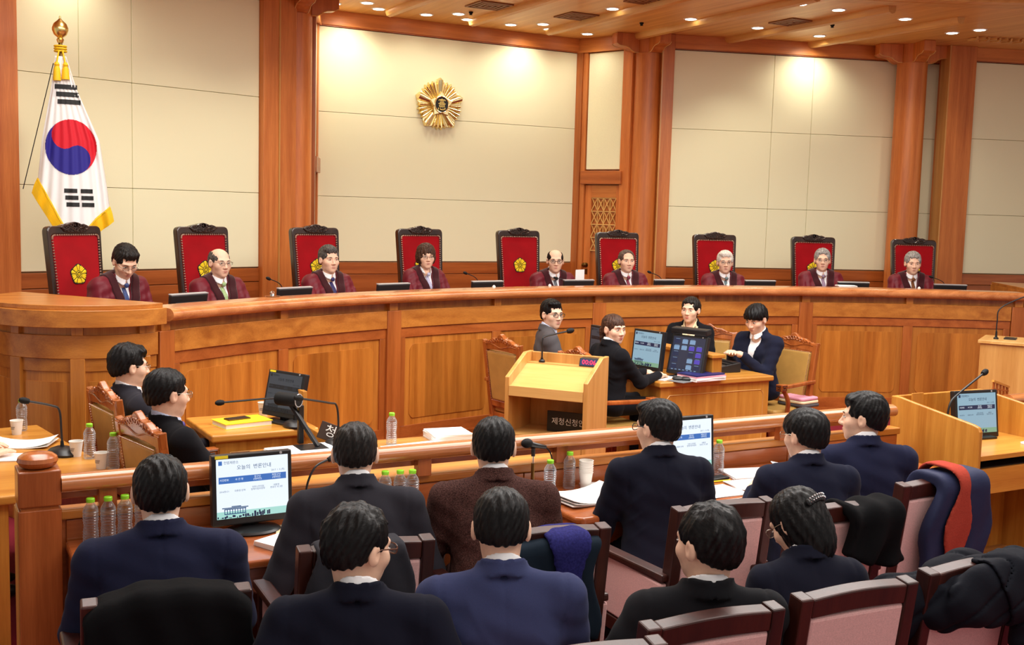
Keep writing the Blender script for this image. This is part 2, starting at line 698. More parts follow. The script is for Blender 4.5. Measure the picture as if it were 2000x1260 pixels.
def sdf_obj(name, field, lo, hi, h, mat, parent=None):
    F, org = sparse(field, lo, hi, h)
    co, Q = nets(F, org, h)
    me = quad_mesh(name, co, Q)
    me.materials.append(M(mat) if isinstance(mat, str) else mat)
    o = bpy.data.objects.new(name, me)
    return link(o, parent)


def rot_x(a):
    c, s = math.cos(a), math.sin(a)
    return np.array([[1, 0, 0], [0, c, -s], [0, s, c]])


def rot_y(a):
    c, s = math.cos(a), math.sin(a)
    return np.array([[c, 0, s], [0, 1, 0], [-s, 0, c]])


def rot_z(a):
    c, s = math.cos(a), math.sin(a)
    return np.array([[c, -s, 0], [s, c, 0], [0, 0, 1]])

# ================================================================ the room
AC = (5.89, 1.3245)          # centre of the bench arc
RB = 7.688                   # radius of the bench front
ZC = 4.33                    # ceiling
Z1, Z2, Z3 = 1.451, 2.211, 3.182
PHI = 0.3199
DAIS = 0.42


def polar(r, a, z=0.0):
    return Vector((AC[0] + r * math.sin(a), AC[1] + r * math.cos(a), z))


def struct(o):
    o['kind'] = 'structure'
    return o


struct(MB().box(-3, 14, -1.5, 13.2, -0.1, 0.0).build('floor', 'carpet'))
tag(struct(MB().arc([(7.78, 0.0), (11.4, 0.0), (11.4, DAIS), (7.78, DAIS)], -0.60, 0.60, 40, AC).build('floor_dais', 'carpet')), 'red carpeted raised floor behind the curved bench')
ceil = struct(MB().box(-3, 14, -1.5, 13.2, ZC, ZC + 0.08).build('ceiling', 'wood_ceiling'))


def wall_run(name, A, B, rows, seams, z0=0.0, wain=True, cornice=True, label=None, panel='fabric_wall'):
    """wall from A to B (plan), seen from the left-hand normal's other side: fabric panels proud of a dark backing, wood wainscot, wood cornice.
    local x runs from A to B, local -y faces the room"""
    A, B = Vector(A), Vector(B)
    d = B - A
    Lw = d.length
    rz = math.atan2(d.y, d.x)
    root = struct(MB().box(0, Lw, 0.012, 0.15, z0, ZC).build(name, 'wall_back', None, (A.x, A.y, 0), rz))
    if label:
        root['label'] = label
    zs = rows
    for i in range(len(zs) - 1):
        xs = [0.0] + [s * Lw for s in seams[i]] + [Lw]
        for j in range(len(xs) - 1):
            MB().box(xs[j] + 0.002, xs[j + 1] - 0.002, -0.02, 0.012, zs[i] + 0.002, zs[i + 1] - 0.002).build('panel', panel, root, bevel=0.004)
    if wain:
        MB().box(0, Lw, -0.03, 0.012, 1.303, Z1 - 0.012).build('wainscot_board', 'wood_red_h', root, bevel=0.004)
        MB().box(0, Lw, -0.03, 0.012, 0.80, 1.297).build('wainscot_board', 'wood_red_h', root, bevel=0.004)
        MB().box(0, Lw, -0.03, 0.012, z0, 0.795).build('wainscot_board', 'wood_red_h', root, bevel=0.004)
    if cornice:
        MB().box(0, Lw, -0.05, 0.012, 4.165, ZC).build('cornice', 'wood_col_h', root, bevel=0.004)
        MB().box(0, Lw, -0.035, 0.012, 4.152, 4.165).build('cornice_bead', 'wood_red_h', root)
    return root


rows = [Z1, Z2, Z3, 4.148]


def side_pt(off, s):
    """point on a side wall plane at lateral offset off from the axis (s=-1 left, +1 right)"""
    y = (10.29 - math.sin(PHI) * off) / math.cos(PHI)
    return (AC[0] + s * off, AC[1] + y)


# centre bay, recessed
wall_run('wall_center', (AC[0] - 1.77, 12.385), (AC[0] + 1.77, 12.385), rows, [[], [], []], label='beige fabric wall of three broad panels carrying the gold emblem')
# side bays
LWa, LWb = side_pt(5.11, -1), side_pt(2.76, -1)
RWa, RWb = side_pt(2.50, 1), side_pt(6.3, 1)
wl = wall_run('wall_left', LWa, LWb, rows, [[0.44], [0.44], [0.236, 0.44]], label='beige fabric wall of staggered panels behind the flag')
wr = wall_run('wall_right', RWa, RWb, rows, [[0.333, 0.467, 0.84]] * 3, label='beige fabric wall of nine panels right of the lattice door')
d = Vector((math.cos(-PHI), math.sin(-PHI)))
W3a = Vector((11.93, 9.80))
W3b = W3a + d * 1.02
wall_run('wall_far_right', W3a, W3b, rows, [[], [], []], label='beige fabric wall at the right edge beyond the square post')
wall_run('wall_far_corner', W3b, W3b + Vector((math.cos(-1.0), math.sin(-1.0))) * 2.5, rows, [[], [], []], label='beige fabric return wall at the far right corner')
wall_run('wall_far_left', (-2.2, 8.9), (AC[0] - 5.42, 10.33), rows, [[], [], []])
# square posts beside the bays
for nm, a, b, lab in (('post_bay_left', LWb, (3.52, 11.40), 'flat wooden pilaster between the left bay and the first round column'),
                      ('post_bay_right', (8.26, 11.40), RWa, 'flat wooden pilaster right of the second round column'),
                      ('post_end_right', (11.60, 9.90), (11.95, 9.78), 'square wooden post right of the last round column'),
                      ('post_end_left', (0.42, 10.38), (LWa[0] + 0.02, LWa[1]), 'wooden post at the left edge beside the flag bay')):
    a, b = Vector(a), Vector(b)
    dd = b - a
    o = struct(MB().box(0, dd.length, -0.09, 0.16, 0, ZC).build(nm, 'wood_col', None, (a.x, a.y, 0), math.atan2(dd.y, dd.x), bevel=0.006))
    o['label'] = lab
    xb = 0.19 if nm == 'post_bay_left' else -0.012
    MB().box(xb, xb + 0.016, -0.10, -0.085 if xb > 0 else 0.1, 0, ZC).build('edge_bead', 'wood_light_v', o)

# splayed return walls between the centre bay and the round columns; the right one holds the lattice door
for s in (-1, 1):
    far = Vector((AC[0] + s * 1.765, 12.39))
    near = Vector((AC[0] + s * 2.09, 11.60))
    a, b = (far, near) if s > 0 else (near, far)
    dd = b - a
    L_ = dd.length
    rz = math.atan2(dd.y, dd.x)
    root = struct(MB().box(0, L_, 0.03, 0.14, 0, ZC).build('wall_splay_right' if s > 0 else 'wall_splay_left', 'wood_red', None, (a.x, a.y, 0), rz))
    root['label'] = 'narrow splayed wooden wall with a fabric panel ' + ('above the lattice door' if s > 0 else 'behind the thick left column')
    # frame posts, transom beam and the fabric panel above
    MB().box(0.0, 0.10, -0.05, 0.03, 0, ZC).build('frame_post', 'wood_red', root, bevel=0.004)
    MB().box(0.10, 0.17, -0.03, 0.03, 0, ZC).build('frame_post', 'wood_col', root, bevel=0.004)
    MB().box(L_ - 0.14, L_, -0.03, 0.03, 0, ZC).build('frame_post', 'wood_col', root, bevel=0.004)
    MB().box(0.13, L_ - 0.10, -0.06, 0.03, 2.47, 2.64).build('transom_beam', 'wood_red_h', root, bevel=0.006)
    MB().box(0.18, L_ - 0.15, -0.012, 0.03, 2.66, 4.14).build('panel', 'fabric_wall', root, bevel=0.006)
    MB().box(0, L_, -0.055, 0.03, 4.15, ZC).build('cornice', 'wood_col_h', root, bevel=0.004)
    if s < 0:
        continue
    # door leaf
    x0, x1 = 0.175, L_ - 0.145
    dr = struct(empty('door_1', (a.x, a.y, 0), rz))
    dr['label'] = 'wooden door with a triangular lattice and round knob'
    w = x1 - x0
    MB().box(x0, x0 + 0.10, 0.0, 0.03, DAIS, 2.46).build('stile', 'wood_col', dr, bevel=0.003)
    MB().box(x1 - 0.05, x1, 0.0, 0.03, DAIS, 2.46).build('stile', 'wood_col', dr, bevel=0.003)
    MB().box(x0 + 0.10, x1 - 0.05, 0.0, 0.03, 2.30, 2.46).build('rail', 'wood_col_h', dr, bevel=0.003)
    MB().box(x0 + 0.10, x1 - 0.05, 0.02, 0.03, DAIS, 2.30).build('leaf_panel', 'wood_red', dr)
    gx0, gx1, gz1, cell = x0 + 0.10, x1 - 0.05, 2.30, 0.17
    nx = 4
    cw = (gx1 - gx0) / nx
    for r_ in range(5):
        zt = gz1 - r_ * cell
        MB().box(gx0, gx1, 0.004, 0.02, zt - 0.012, zt).build('lattice_slat', 'wood_light', dr)
        if r_ == 4:
            break
        for c_ in range(nx):
            xa, xb = gx0 + c_ * cw, gx0 + (c_ + 1) * cw
            MB().bar((xa, 0.012, zt - cell), (xb, 0.012, zt), 0.012, 0.010, (0, 1, 0)).build('lattice_slat', 'wood_light', dr)
            MB().bar((xa, 0.013, zt), (xb, 0.013, zt - cell), 0.012, 0.008, (0, 1, 0)).build('lattice_slat', 'wood_light', dr)
            if c_:
                MB().box(xa - 0.005, xa + 0.005, 0.006, 0.02, zt - cell, zt).build('lattice_slat', 'wood_light', dr)
    kx = x0 + 0.05
    kn = MB()
    kn.T = Matrix.Translation((kx, 0.0, 1.42)) @ Matrix.Rotation(PI / 2, 4, 'X')
    kn.lathe([(0.032, 0.0), (0.032, 0.006), (0.012, 0.01), (0.012, 0.03), (0.028, 0.04), (0.032, 0.055), (0.024, 0.068), (0.0, 0.072)], n=16)
    kn.build('knob', 'brass_dark', dr)
    MB().box(kx - 0.025, kx + 0.025, -0.004, 0.0, 1.30, 1.37).build('lock_plate', 'brass_dark', dr)

# round columns with cross brackets
BR = [(0.16, ZC), (0.16, 4.10), (0.22, 4.10), (0.27, 4.125), (0.30, 4.15), (0.34, 4.165), (0.43, 4.175), (0.47, 4.20), (0.47, ZC)]


def column(x, y, ang, label):
    root = struct(empty('column', (x, y, 0), ang))
    root['label'] = label
    MB().lathe([(0.2, 0.0), (0.2, 0.1), (0.192, 0.12), (0.190, 2.0), (0.186, 4.10), (0.172, 4.105), (0.172, ZC)], n=40).build('shaft', 'wood_col', root)
    for k in range(4):
        b = MB()
        b.T = Matrix.Rotation(k * PI / 2, 4, 'Z')
        b.prism([(p[0], p[1]) for p in BR], -0.075, 0.075, 'XZ')
        b.build('bracket', 'wood_col', root, bevel=0.008)
        e = MB()
        e.T = Matrix.Rotation(k * PI / 2, 4, 'Z')
        for s in (-1, 1):
            e.tube([(p[0], s * 0.078, p[1]) for p in BR[1:-1]], 0.005, 5)
        e.build('bracket_bead', 'wood_light', root)
    return root


column(AC[0] - 2.283, 11.575, 0.0, 'thick round wooden column left of the centre wall')
column(AC[0] + 2.283, 11.575, -0.16, 'round wooden column right of the lattice door')
column(11.24, 10.12, -0.42, 'round wooden column behind the rightmost red chair')
column(AC[0] - 5.45, 10.12, 0.42, 'round wooden column at the left edge behind the flag')

# ceiling beams, downlights, vents
for i, u in enumerate((2.74, 3.79, 4.84, 5.89, 6.94, 7.99, 9.04, 10.09)):
    end = 11.95 if 2.8 <= u - AC[0] + 4.5 and u < 7.9 else (12.9 - 0.33 * abs(u - AC[0]) if u > 7.9 else 11.3)
    b = MB()
    pr = [(-0.055, ZC), (-0.055, ZC - 0.03), (-0.04, ZC - 0.062), (0, ZC - 0.075), (0.04, ZC - 0.062), (0.055, ZC - 0.03), (0.055, ZC)]
    b.prism(pr, 8.45, end, 'XZ', smooth=True)
    o = struct(b.build('trim_%d' % (i + 1), 'wood_ceiling', None, (u, 0, 0)))
    o['label'] = 'rounded wooden ceiling beam running to the back wall'
# curved drop at the inner ceiling edge, seen at the top right
for i, (r, z) in enumerate(((7.35, 4.29), (7.0, 4.25))):
    o = struct(MB().arc([(r, z), (r + 0.18 - i * 0.05, z), (r + 0.18 - i * 0.05, ZC), (r, ZC)], -0.75, 0.9, 60, AC).build('trim_%d' % (20 + i), 'wood_ceiling'))
    o['label'] = 'curved wooden ceiling step above the well'

DL = [(4.168, 11.92), (4.45, 11.65), (4.69, 11.92), (5.28, 11.92), (5.56, 11.65), (5.81, 11.92), (6.39, 11.92), (6.68, 11.65), (6.925, 11.92), (7.484, 11.93),
      (6.79, 10.32), (7.85, 10.31), (8.83, 10.30), (9.80, 10.29), (8.204, 8.92), (8.746, 8.92), (9.194, 8.92), (9.706, 8.88), (10.12, 8.86), (10.835, 9.19), (10.903, 8.86)]
DLT = ['leftmost recessed downlight along the centre wall cornice', 'recessed downlight set forward, left of the first ceiling beam', 'recessed downlight just left of the first ceiling beam',
       'recessed downlight just right of the first ceiling beam', 'recessed downlight set forward between the first two beams', 'recessed downlight just left of the second ceiling beam',
       'recessed downlight just right of the second ceiling beam', 'recessed downlight set forward beside the second beam', 'recessed downlight just left of the third ceiling beam',
       'recessed downlight right of the third beam near the door corner', 'recessed downlight beside the topmost vent above the door', 'recessed downlight above the bracket of the second column',
       'recessed downlight left of the right-hand vent', 'recessed downlight that washes the right fabric wall', 'recessed downlight at the top edge, leftmost of the front row',
       'recessed downlight at the end of the fourth beam', 'recessed downlight between the fourth and fifth beam ends', 'recessed downlight at the end of the fifth beam',
       'recessed downlight right of the fifth beam end', 'bright recessed downlight above the last column', 'rightmost recessed downlight near the ceiling grille']
for (u, v), lab in zip(DL, DLT):
    t = thing('downlight', lab, 'ceiling light', (u, v, ZC), 0, 'recessed ceiling downlights')
    MB().lathe([(0.062, -0.006), (0.080, -0.006), (0.084, 0.0), (0.062, 0.0)], n=24).build('trim_ring', 'white_paper', t)
    MB().lathe([(0.0, -0.012), (0.062, -0.007)], n=24).build('lamp', 'lamp_glow', t)
for u, v, pw, aim in ((1.30, 10.28, 30, (1.20, 10.62, 3.0)), (4.45, 12.05, 26, (4.40, 12.4, 3.0)), (6.75, 12.05, 30, (6.8, 12.4, 3.0)), (9.95, 10.42, 46, (10.05, 10.78, 3.0))):
    spot_light((u, v, ZC - 0.03), pw, 140, 1.0, aim=aim, size=0.08)
for u, v in DL[:10]:
    spot_light((u, v, ZC - 0.03), 17, 155, 1.0, size=0.06)
for u, v, pw in ((6.79, 10.32, 55), (7.85, 10.31, 55), (8.83, 10.30, 55), (8.2, 8.92, 55), (9.2, 8.92, 55), (10.12, 8.86, 55), (10.9, 9.19, 30), (4.7, 10.32, 55), (5.75, 10.32, 55), (3.6, 10.3, 55), (2.6, 9.9, 55), (1.4, 9.3, 55)):
    spot_light((u, v, ZC - 0.03), pw, 110, 0.8)

VT = [(5.60, 10.96, 'square slatted ceiling vent between the first and second beams'), (6.72, 10.93, 'square slatted ceiling vent beside the second beam above the centre wall'),
      (6.83, 9.68, 'square ceiling vent at the top edge, partly cut off'), (8.89, 9.76, 'square slatted ceiling vent above the right fabric wall')]
for u, v, lab in VT:
    t = thing('ceiling_vent', lab, 'vent', (u, v, ZC), 0, 'ceiling vents')
    MB().box(-0.2, 0.2, -0.2, 0.2, -0.004, 0.0).build('backing', 'vent_dark', t)
    for k in range(4):
        s0, s1 = 0.2 - k * 0.05, 0.2 - k * 0.05 - 0.022
        b = MB()
        for x0, x1, y0, y1 in ((-s0, s0, -s0, -s1), (-s0, s0, s1, s0), (-s0, -s1, -s1, s1), (s1, s0, -s1, s1)):
            b.box(x0, x1, y0, y1, -0.014, -0.004)
        b.build('louvre_ring', 'vent_wood', t)
t = thing('ceiling_grille', 'carved openwork ceiling grille at the top right edge', 'grille', (11.55, 9.15, ZC), -PHI)
for k in range(5):
    MB().bar((-0.3 + k * 0.15, -0.1, -0.02), (-0.2 + k * 0.15, 0.1, -0.02), 0.02, 0.03).build('slat', 'wood_light', t)
    MB().bar((-0.2 + k * 0.15, -0.1, -0.022), (-0.3 + k * 0.15, 0.1, -0.022), 0.02, 0.03).build('slat', 'wood_light', t)
for u, v, lab in ((7.55, 10.85, 'small black ceiling sprinkler near the second column'), (9.35, 9.62, 'small black ceiling sprinkler above the right wall'), (5.62, 11.45, 'small black ceiling sprinkler left of the emblem')):
    tag(MB().lathe([(0.025, 0), (0.025, -0.01), (0.012, -0.03), (0.022, -0.035), (0.0, -0.037)], n=12).build('sprinkler', 'black_matte', None, (u, v, ZC)), lab, 'sprinkler', 'ceiling sprinklers')

# ================================================================ the curved bench
bench = thing('judges_bench', 'long curved wooden bench with recessed panels and a rounded rail', 'bench')
AE = 0.6165


def arcpart(name, prof, a0, a1, n, mat, parent=bench, bevel=0.0, sharp=35):
    return MB().arc(prof, a0, a1, n, AC).build(name, mat, parent, bevel=bevel, sharp=sharp)


def ring(r0, r1, z0, z1):
    return [(r0, z0), (r1, z0), (r1, z1), (r0, z1)]


arcpart('carcass', ring(RB + 0.030, RB + 0.09, 0.0, 1.30), -AE, AE, 72, 'wood_v')
arcpart('desk_top', ring(RB + 0.09, RB + 0.80, 1.13, 1.17), -AE, AE, 72, 'wood_desk')
arcpart('plinth', ring(RB - 0.02, RB + 0.04, 0.0, 0.11), -AE, AE, 72, 'wood_red_h')
# rounded rail
nose = [(RB + 0.16, 1.295), (RB - 0.045, 1.295)]
for k in range(9):
    a = -PI / 2 - PI * k / 8
    nose.append((RB - 0.05 + 0.052 * math.cos(a), 1.340 + 0.045 * math.sin(a)))
nose += [(RB + 0.16, 1.385)]
arcpart('rail', nose, -AE + 0.004, AE - 0.004, 96, 'wood_rail', sharp=50)
PA = [-0.6095, -0.3055, 0.0, 0.3110, 0.6095]
for i, a in enumerate(PA):
    hw = 0.0098 if 0 < i < 4 else 0.0090
    arcpart('pilaster', ring(RB - 0.022, RB + 0.035, 0.0, 1.228), a - hw, a + hw, 4, 'wood_red', bevel=0.003)
    arcpart('neck_block', ring(RB - 0.008, RB + 0.035, 1.228, 1.296), a - hw * 0.6, a + hw * 0.6, 4, 'wood_v', bevel=0.002)
rnd = random.Random(5)


def cyl_panel(a0, a1, z0, z1, r0, r1, notch=0.045, strips=5):
    """raised veneered field with scooped corners, following the bench curve; colour per veneer strip"""
    cols = []
    na = notch / RB
    for k in range(5):
        t = k / 4.0
        cols.append((a0 + na * t, math.sqrt(max(0, 1 - (1 - t) ** 2)) * 0 + (1 - t) ** 2 * notch))
    inner = 12
    for k in range(1, inner):
        cols.append((a0 + na + (a1 - a0 - 2 * na) * k / inner, 0.0))
    for k in range(5):
        t = 1 - k / 4.0
        cols.append((a1 - na * t, (1 - t) ** 2 * notch))
    v, f = [], []
    for a, dz in cols:
        for r in (r0, r1):
            for z in (z0 + dz, z1 - dz):
                v.append((AC[0] + r * math.sin(a), AC[1] + r * math.cos(a), z))
    n = len(cols)
    for i in range(n - 1):
        p, q = i * 4, i * 4 + 4
        f += [(p, p + 1, q + 1, q), (p + 2, q + 2, q + 3, p + 3), (p + 1, p + 3, q + 3, q + 1), (p, q, q + 2, p + 2)]
    f += [(0, 2, 3, 1), (n * 4 - 4, n * 4 - 3, n * 4 - 1, n * 4 - 2)]
    m = MB()
    m.add(v, f)
    o = m.build('panel', 'wood_panel', bench)
    me = o.data
    at = me.color_attributes.new('tone', 'FLOAT_COLOR', 'CORNER')
    tones = [rnd.uniform(0.86, 1.12) for _ in range(strips)]
    arr = np.ones((len(me.loops), 4), np.float32)
    for pl in me.polygons:
        c = pl.center
        a = math.atan2(c[0] - AC[0], c[1] - AC[1])
        k = min(strips - 1, max(0, int((a - a0) / (a1 - a0) * strips)))
        for li in pl.loop_indices:
            arr[li, :3] = tones[k]
    at.data.foreach_set('color', arr.ravel())
    return o


for i in range(4):
    a0, a1 = PA[i] + 0.0098, PA[i + 1] - 0.0098
    mid = (a0 + a1) / 2
    arcpart('band', ring(RB - 0.014, RB + 0.035, 1.076, 1.228), a0, a1, 18, 'wood_h', bevel=0.003)
    arcpart('neck_block', ring(RB - 0.008, RB + 0.035, 1.228, 1.296), mid - 0.005, mid + 0.005, 2, 'wood_v', bevel=0.002)
    arcpart('top_rail', ring(RB, RB + 0.035, 0.99, 1.076), a0, a1, 18, 'wood_red_h', bevel=0.002)
    arcpart('bottom_rail', ring(RB, RB + 0.035, 0.11, 0.213), a0, a1, 18, 'wood_red_h', bevel=0.002)
    for b0, b1 in ((a0, a0 + 0.0085), (mid - 0.0065, mid + 0.0065), (a1 - 0.0085, a1)):
        arcpart('stile', ring(RB, RB + 0.035, 0.213, 0.99), b0, b1, 3, 'wood_red', bevel=0.002)
    for b0, b1 in ((a0 + 0.0085, mid - 0.0065), (mid + 0.0065, a1 - 0.0085)):
        arcpart('field', ring(RB + 0.014, RB + 0.035, 0.213, 0.99), b0, b1, 10, 'wood_v')
        cyl_panel(b0 + 0.008, b1 - 0.008, 0.272, 0.925, RB + 0.007, RB + 0.02)

# half-round end cabinets
for s, lab in ((-1, 'half-round wooden end cabinet of the bench at the left edge'), (1, 'half-round wooden end cabinet of the bench at the right edge')):
    c = Vector((AC[0] + s * (AC[0] - 1.07), 8.07))
    dirv = Vector((s * 0.58, 0.81))                      # along the straight side, away from the well
    t = thing('bench_end_cabinet', lab, 'cabinet', (c.x, c.y, 0), 0, 'bench end cabinets')
    base = math.atan2(dirv.y, dirv.x)

    def dshape(R, ext=0.0):
        n = 28
        return [(R * math.cos(base + s * (-PI * k / n)), R * math.sin(base + s * (-PI * k / n))) for k in range(n + 1)]

    def drum(name, R, z0, z1, mat, bevel=0.003):
        poly = dshape(R)
        if s < 0:
            poly = poly[::-1]
        return MB().prism(poly, z0, z1, 'XY', smooth=True).build(name, mat, t, bevel=bevel)
    drum('plinth', 0.625, 0, 0.11, 'wood_red_h')
    drum('body', 0.60, 0.11, 1.30, 'wood_v')
    drum('lower_rail', 0.608, 0.11, 0.213, 'wood_h')
    drum('upper_rail', 0.608, 0.99, 1.076, 'wood_h')
    drum('band', 0.622, 1.076, 1.228, 'wood_h')
    drum('fascia', 0.70, 1.285, 1.395, 'wood_h')
    drum('top_slab', 0.665, 1.395, 1.425, 'wood_h')
    for k in range(5):
        a = base + s * (-PI * (0.06 + 0.22 * k))
        b = MB()
        b.T = Matrix.Rotation(a, 4, 'Z')
        b.box(0.55, 0.628, -0.045, 0.045, 0.0, 1.076)
        b.build('pilaster', 'wood_v', t, bevel=0.003)
        b = MB()
        b.T = Matrix.Rotation(a, 4, 'Z')
        b.box(0.55, 0.625, -0.035, 0.035, 1.228, 1.286)
        b.build('neck_block', 'wood_v', t, bevel=0.002)
    for k in range(4):
        m = []
        for q in range(9):
            m.append(base + s * (-PI * (0.06 + 0.22 * k + 0.035 + 0.15 * q / 8)))
        v, f = [], []
        for a in m:
            for r in (0.595, 0.606):
                for z in (0.272, 0.925):
                    v.append((r * math.cos(a), r * math.sin(a), z))
        for i in range(8):
            p, q = i * 4, i * 4 + 4
            f += [(p, p + 1, q + 1, q), (p + 2, q + 2, q + 3, p + 3), (p + 1, p + 3, q + 3, q + 1), (p, q, q + 2, p + 2)]
        f += [(0, 2, 3, 1), (32, 33, 35, 34)]
        MB().add(v, f, 0, True).build('panel', 'wood_v', t)

# ================================================================ furniture and objects
def tub(pts, r, n=8, **k):
    return MB().tube(pts, r, n, **k)


def smooth_path(pts, n=6):
    """Catmull-Rom through the points"""
    P = [Vector(p) for p in pts]
    out = []
    for i in range(len(P) - 1):
        p0, p1, p2, p3 = P[max(i - 1, 0)], P[i], P[i + 1], P[min(i + 2, len(P) - 1)]
        for k in range(n):
            t = k / n
            out.append(0.5 * ((2 * p1) + (p2 - p0) * t + (2 * p0 - 5 * p1 + 4 * p2 - p3) * t * t + (3 * p1 - p0 - 3 * p2 + p3) * t ** 3))
    out.append(P[-1])
    return out


# ---- flag of the republic on its standing pole
def make_flag():
    x, y = 1.10, 9.84
    t = thing('standing_flag', 'white national flag with red and blue disc hanging from a gold-tipped pole', 'flag', (x, y, DAIS), -0.10)
    base = MB().lathe([(0.0, 0.0), (0.17, 0.0), (0.17, 0.03), (0.05, 0.06), (0.03, 0.12), (0.0, 0.12)], n=24)
    base.build('base', 'brass_dark', t)
    tub([(0, 0, 0.05), (0, 0, 2.95)], 0.016, 10).build('pole', 'brass_dark', t)
    fin = MB().lathe([(0.0, 2.90), (0.022, 2.90), (0.030, 2.925), (0.02, 2.94), (0.05, 2.965), (0.063, 3.0), (0.063, 3.02), (0.05, 3.055), (0.022, 3.08), (0.008, 3.095), (0.006, 3.115), (0.0, 3.12)], (0, 0, 0.045), n=20)
    fin.build('finial', 'gold', t)
    # draped cloth: narrow at the top, opening towards the fringe; folds fade out over the printed front
    top, H = 2.83, 1.56

    def lerp(tab, s):
        return float(np.interp(s, [q[0] for q in tab], [q[1] for q in tab]))

    def edges(s):
        return lerp(((0, -0.04), (0.17, -0.075), (0.43, -0.15), (0.86, -0.22), (1.1, -0.25)), s), lerp(((0, 0.04), (0.17, 0.120), (0.43, 0.29), (0.7, 0.35), (1.1, 0.42)), s)

    def cloth(s, t_):
        l, r = edges(s)
        xx = l + (r - l) * t_
        edge = min(t_, 1 - t_)
        amp = 0.018 * (1 - min(edge / 0.25, 1.0)) + 0.006
        yy = -0.075 - 0.10 * s * math.sin(PI * t_) + amp * math.sin(14 * t_ * 3.1 + 2.2 * s) * (0.4 + s)
        zz = top - H * s
        return xx, yy, zz

    def bottom(t_):
        # hem: low points near the middle, high corner left
        return lerp(((0, 0.64), (0.2, 0.76), (0.42, 0.91), (0.6, 0.93), (0.8, 0.84), (1.0, 0.78)), t_)

    nu, nv = 56, 64
    V, F = [], []
    for j in range(nv + 1):
        for i in range(nu + 1):
            tt = i / nu
            s = bottom(tt) * j / nv
            V.append(cloth(s, tt))
    for j in range(nv):
        for i in range(nu):
            a = j * (nu + 1) + i
            F.append((a, a + 1, a + nu + 2, a + nu + 1))
    m = MB()
    m.add(V, F, 0, True)
    me_o = m.build('cloth', ['flag_white', 'flag_red', 'flag_blue', 'flag_black'], t, recalc=False, sharp=180)
    md = me_o.modifiers.new('thick', 'SOLIDIFY')
    md.thickness = 0.003
    md.offset = 0

    # printed marks: patches of the same cloth surface, a hair proud of it
    def patch(name, inside, mat, x0, x1, z0, z1, n=90):
        vs, fs, idx = [], [], {}

        def vert(i, j):
            if (i, j) not in idx:
                xx = x0 + (x1 - x0) * i / n
                zz = z0 + (z1 - z0) * j / n
                s = (top - zz) / H
                l, r = edges(s)
                tt = min(1, max(0, (xx - l) / (r - l)))
                p = cloth(s, tt)
                idx[(i, j)] = len(vs)
                vs.append((xx, p[1] - 0.006, zz))
            return idx[(i, j)]
        for i in range(n):
            for j in range(n):
                xx = x0 + (x1 - x0) * (i + 0.5) / n
                zz = z0 + (z1 - z0) * (j + 0.5) / n
                if inside(xx, zz):
                    fs.append((vert(i, j), vert(i + 1, j), vert(i + 1, j + 1), vert(i, j + 1)))
        mm = MB()
        mm.add(vs, fs, 0, True)
        return mm.build(name, mat, t, recalc=False, sharp=180)

    cx, cz, rx, rz_ = 0.070, 2.10, 0.196, 0.224

    def disc(xx, zz):
        return ((xx - cx) / rx) ** 2 + ((zz - cz) / rz_) ** 2 < 1

    def red(xx, zz):
        if not disc(xx, zz):
            return False
        # S-curve from upper left to lower right
        a = 1.05
        px, pz = (xx - cx) / rx, (zz - cz) / rz_
        qx, qz = px * math.cos(a) - pz * math.sin(a), px * math.sin(a) + pz * math.cos(a)
        if (qx + 0.5) ** 2 + qz ** 2 < 0.25:
            return True
        if (qx - 0.5) ** 2 + qz ** 2 < 0.25:
            return False
        return qz > 0
    patch('disc_red', red, 'flag_red', cx - rx, cx + rx, cz - rz_, cz + rz_, 110)
    patch('disc_blue', lambda a, b: disc(a, b) and not red(a, b), 'flag_blue', cx - rx, cx + rx, cz - rz_, cz + rz_, 110)
    for k in range(3):
        z = 2.585 - k * 0.060
        patch('trigram_bar', lambda a, b: True, 'flag_black', -0.048 + 0.010 * k, 0.122 + 0.012 * k, z - 0.019, z + 0.019, 14)
        z = 1.745 - k * 0.056
        patch('trigram_bar', lambda a, b: True, 'flag_black', 0.012 + 0.008 * k, 0.112 + 0.008 * k, z - 0.017, z + 0.017, 14)
        patch('trigram_bar', lambda a, b: True, 'flag_black', 0.138 + 0.004 * k, 0.230 + 0.006 * k, z - 0.017, z + 0.017, 14)
    # fringe: cords hanging from the hem
    fr = MB()
    for i in range(150):
        tt = i / 149
        s = bottom(tt)
        p = Vector(cloth(s, tt))
        tt2 = tt + (0.02 if tt < 0.5 else -0.02)
        dx = -0.045 + 0.075 * tt
        fr.tube([p + Vector((0, -0.004, 0.01)), p + Vector((dx * 0.6, -0.010, -0.05)), p + Vector((dx, -0.006, -0.115))], 0.005, 4)
    fr.build('fringe', 'fringe', t)
    e = tub([Vector(cloth(bottom(i / 40), i / 40)) + Vector((0, -0.006, 0.0)) for i in range(41)], 0.008, 6)
    e.build('fringe_braid', 'fringe', t)
    # cord and tassels under the finial
    cord = MB()
    for k in range(3):
        cord.tube([(0.045 * math.cos(a), 0.045 * math.sin(a) - 0.02, 2.915 - 0.02 * k) for a in [i * PI / 6 for i in range(12)]], 0.008, 6, closed=True)
    cord.build('cord', 'fringe', t)
    for dx, l in ((-0.03, 0.24), (0.035, 0.22)):
        ts = MB()
        ts.tube([(dx * 0.4, -0.07, 2.88), (dx, -0.095, 2.77)], 0.007, 6)
        ts.lathe([(0.0, 0.0), (0.012, 0.0), (0.022, -0.02), (0.016, -0.035), (0.024, -0.05), (0.032, -l * 0.62), (0.0, -l * 0.62)], (dx, -0.10, 2.78), 12)
        ts.build('tassel', 'fringe', t)
    # thin stay rod from the top to the wall side
    tub([(-0.055, 0.02, 2.78), (-0.30, 0.12, 1.75)], 0.004, 6).build('stay_rod', 'black_matte', t)


make_flag()


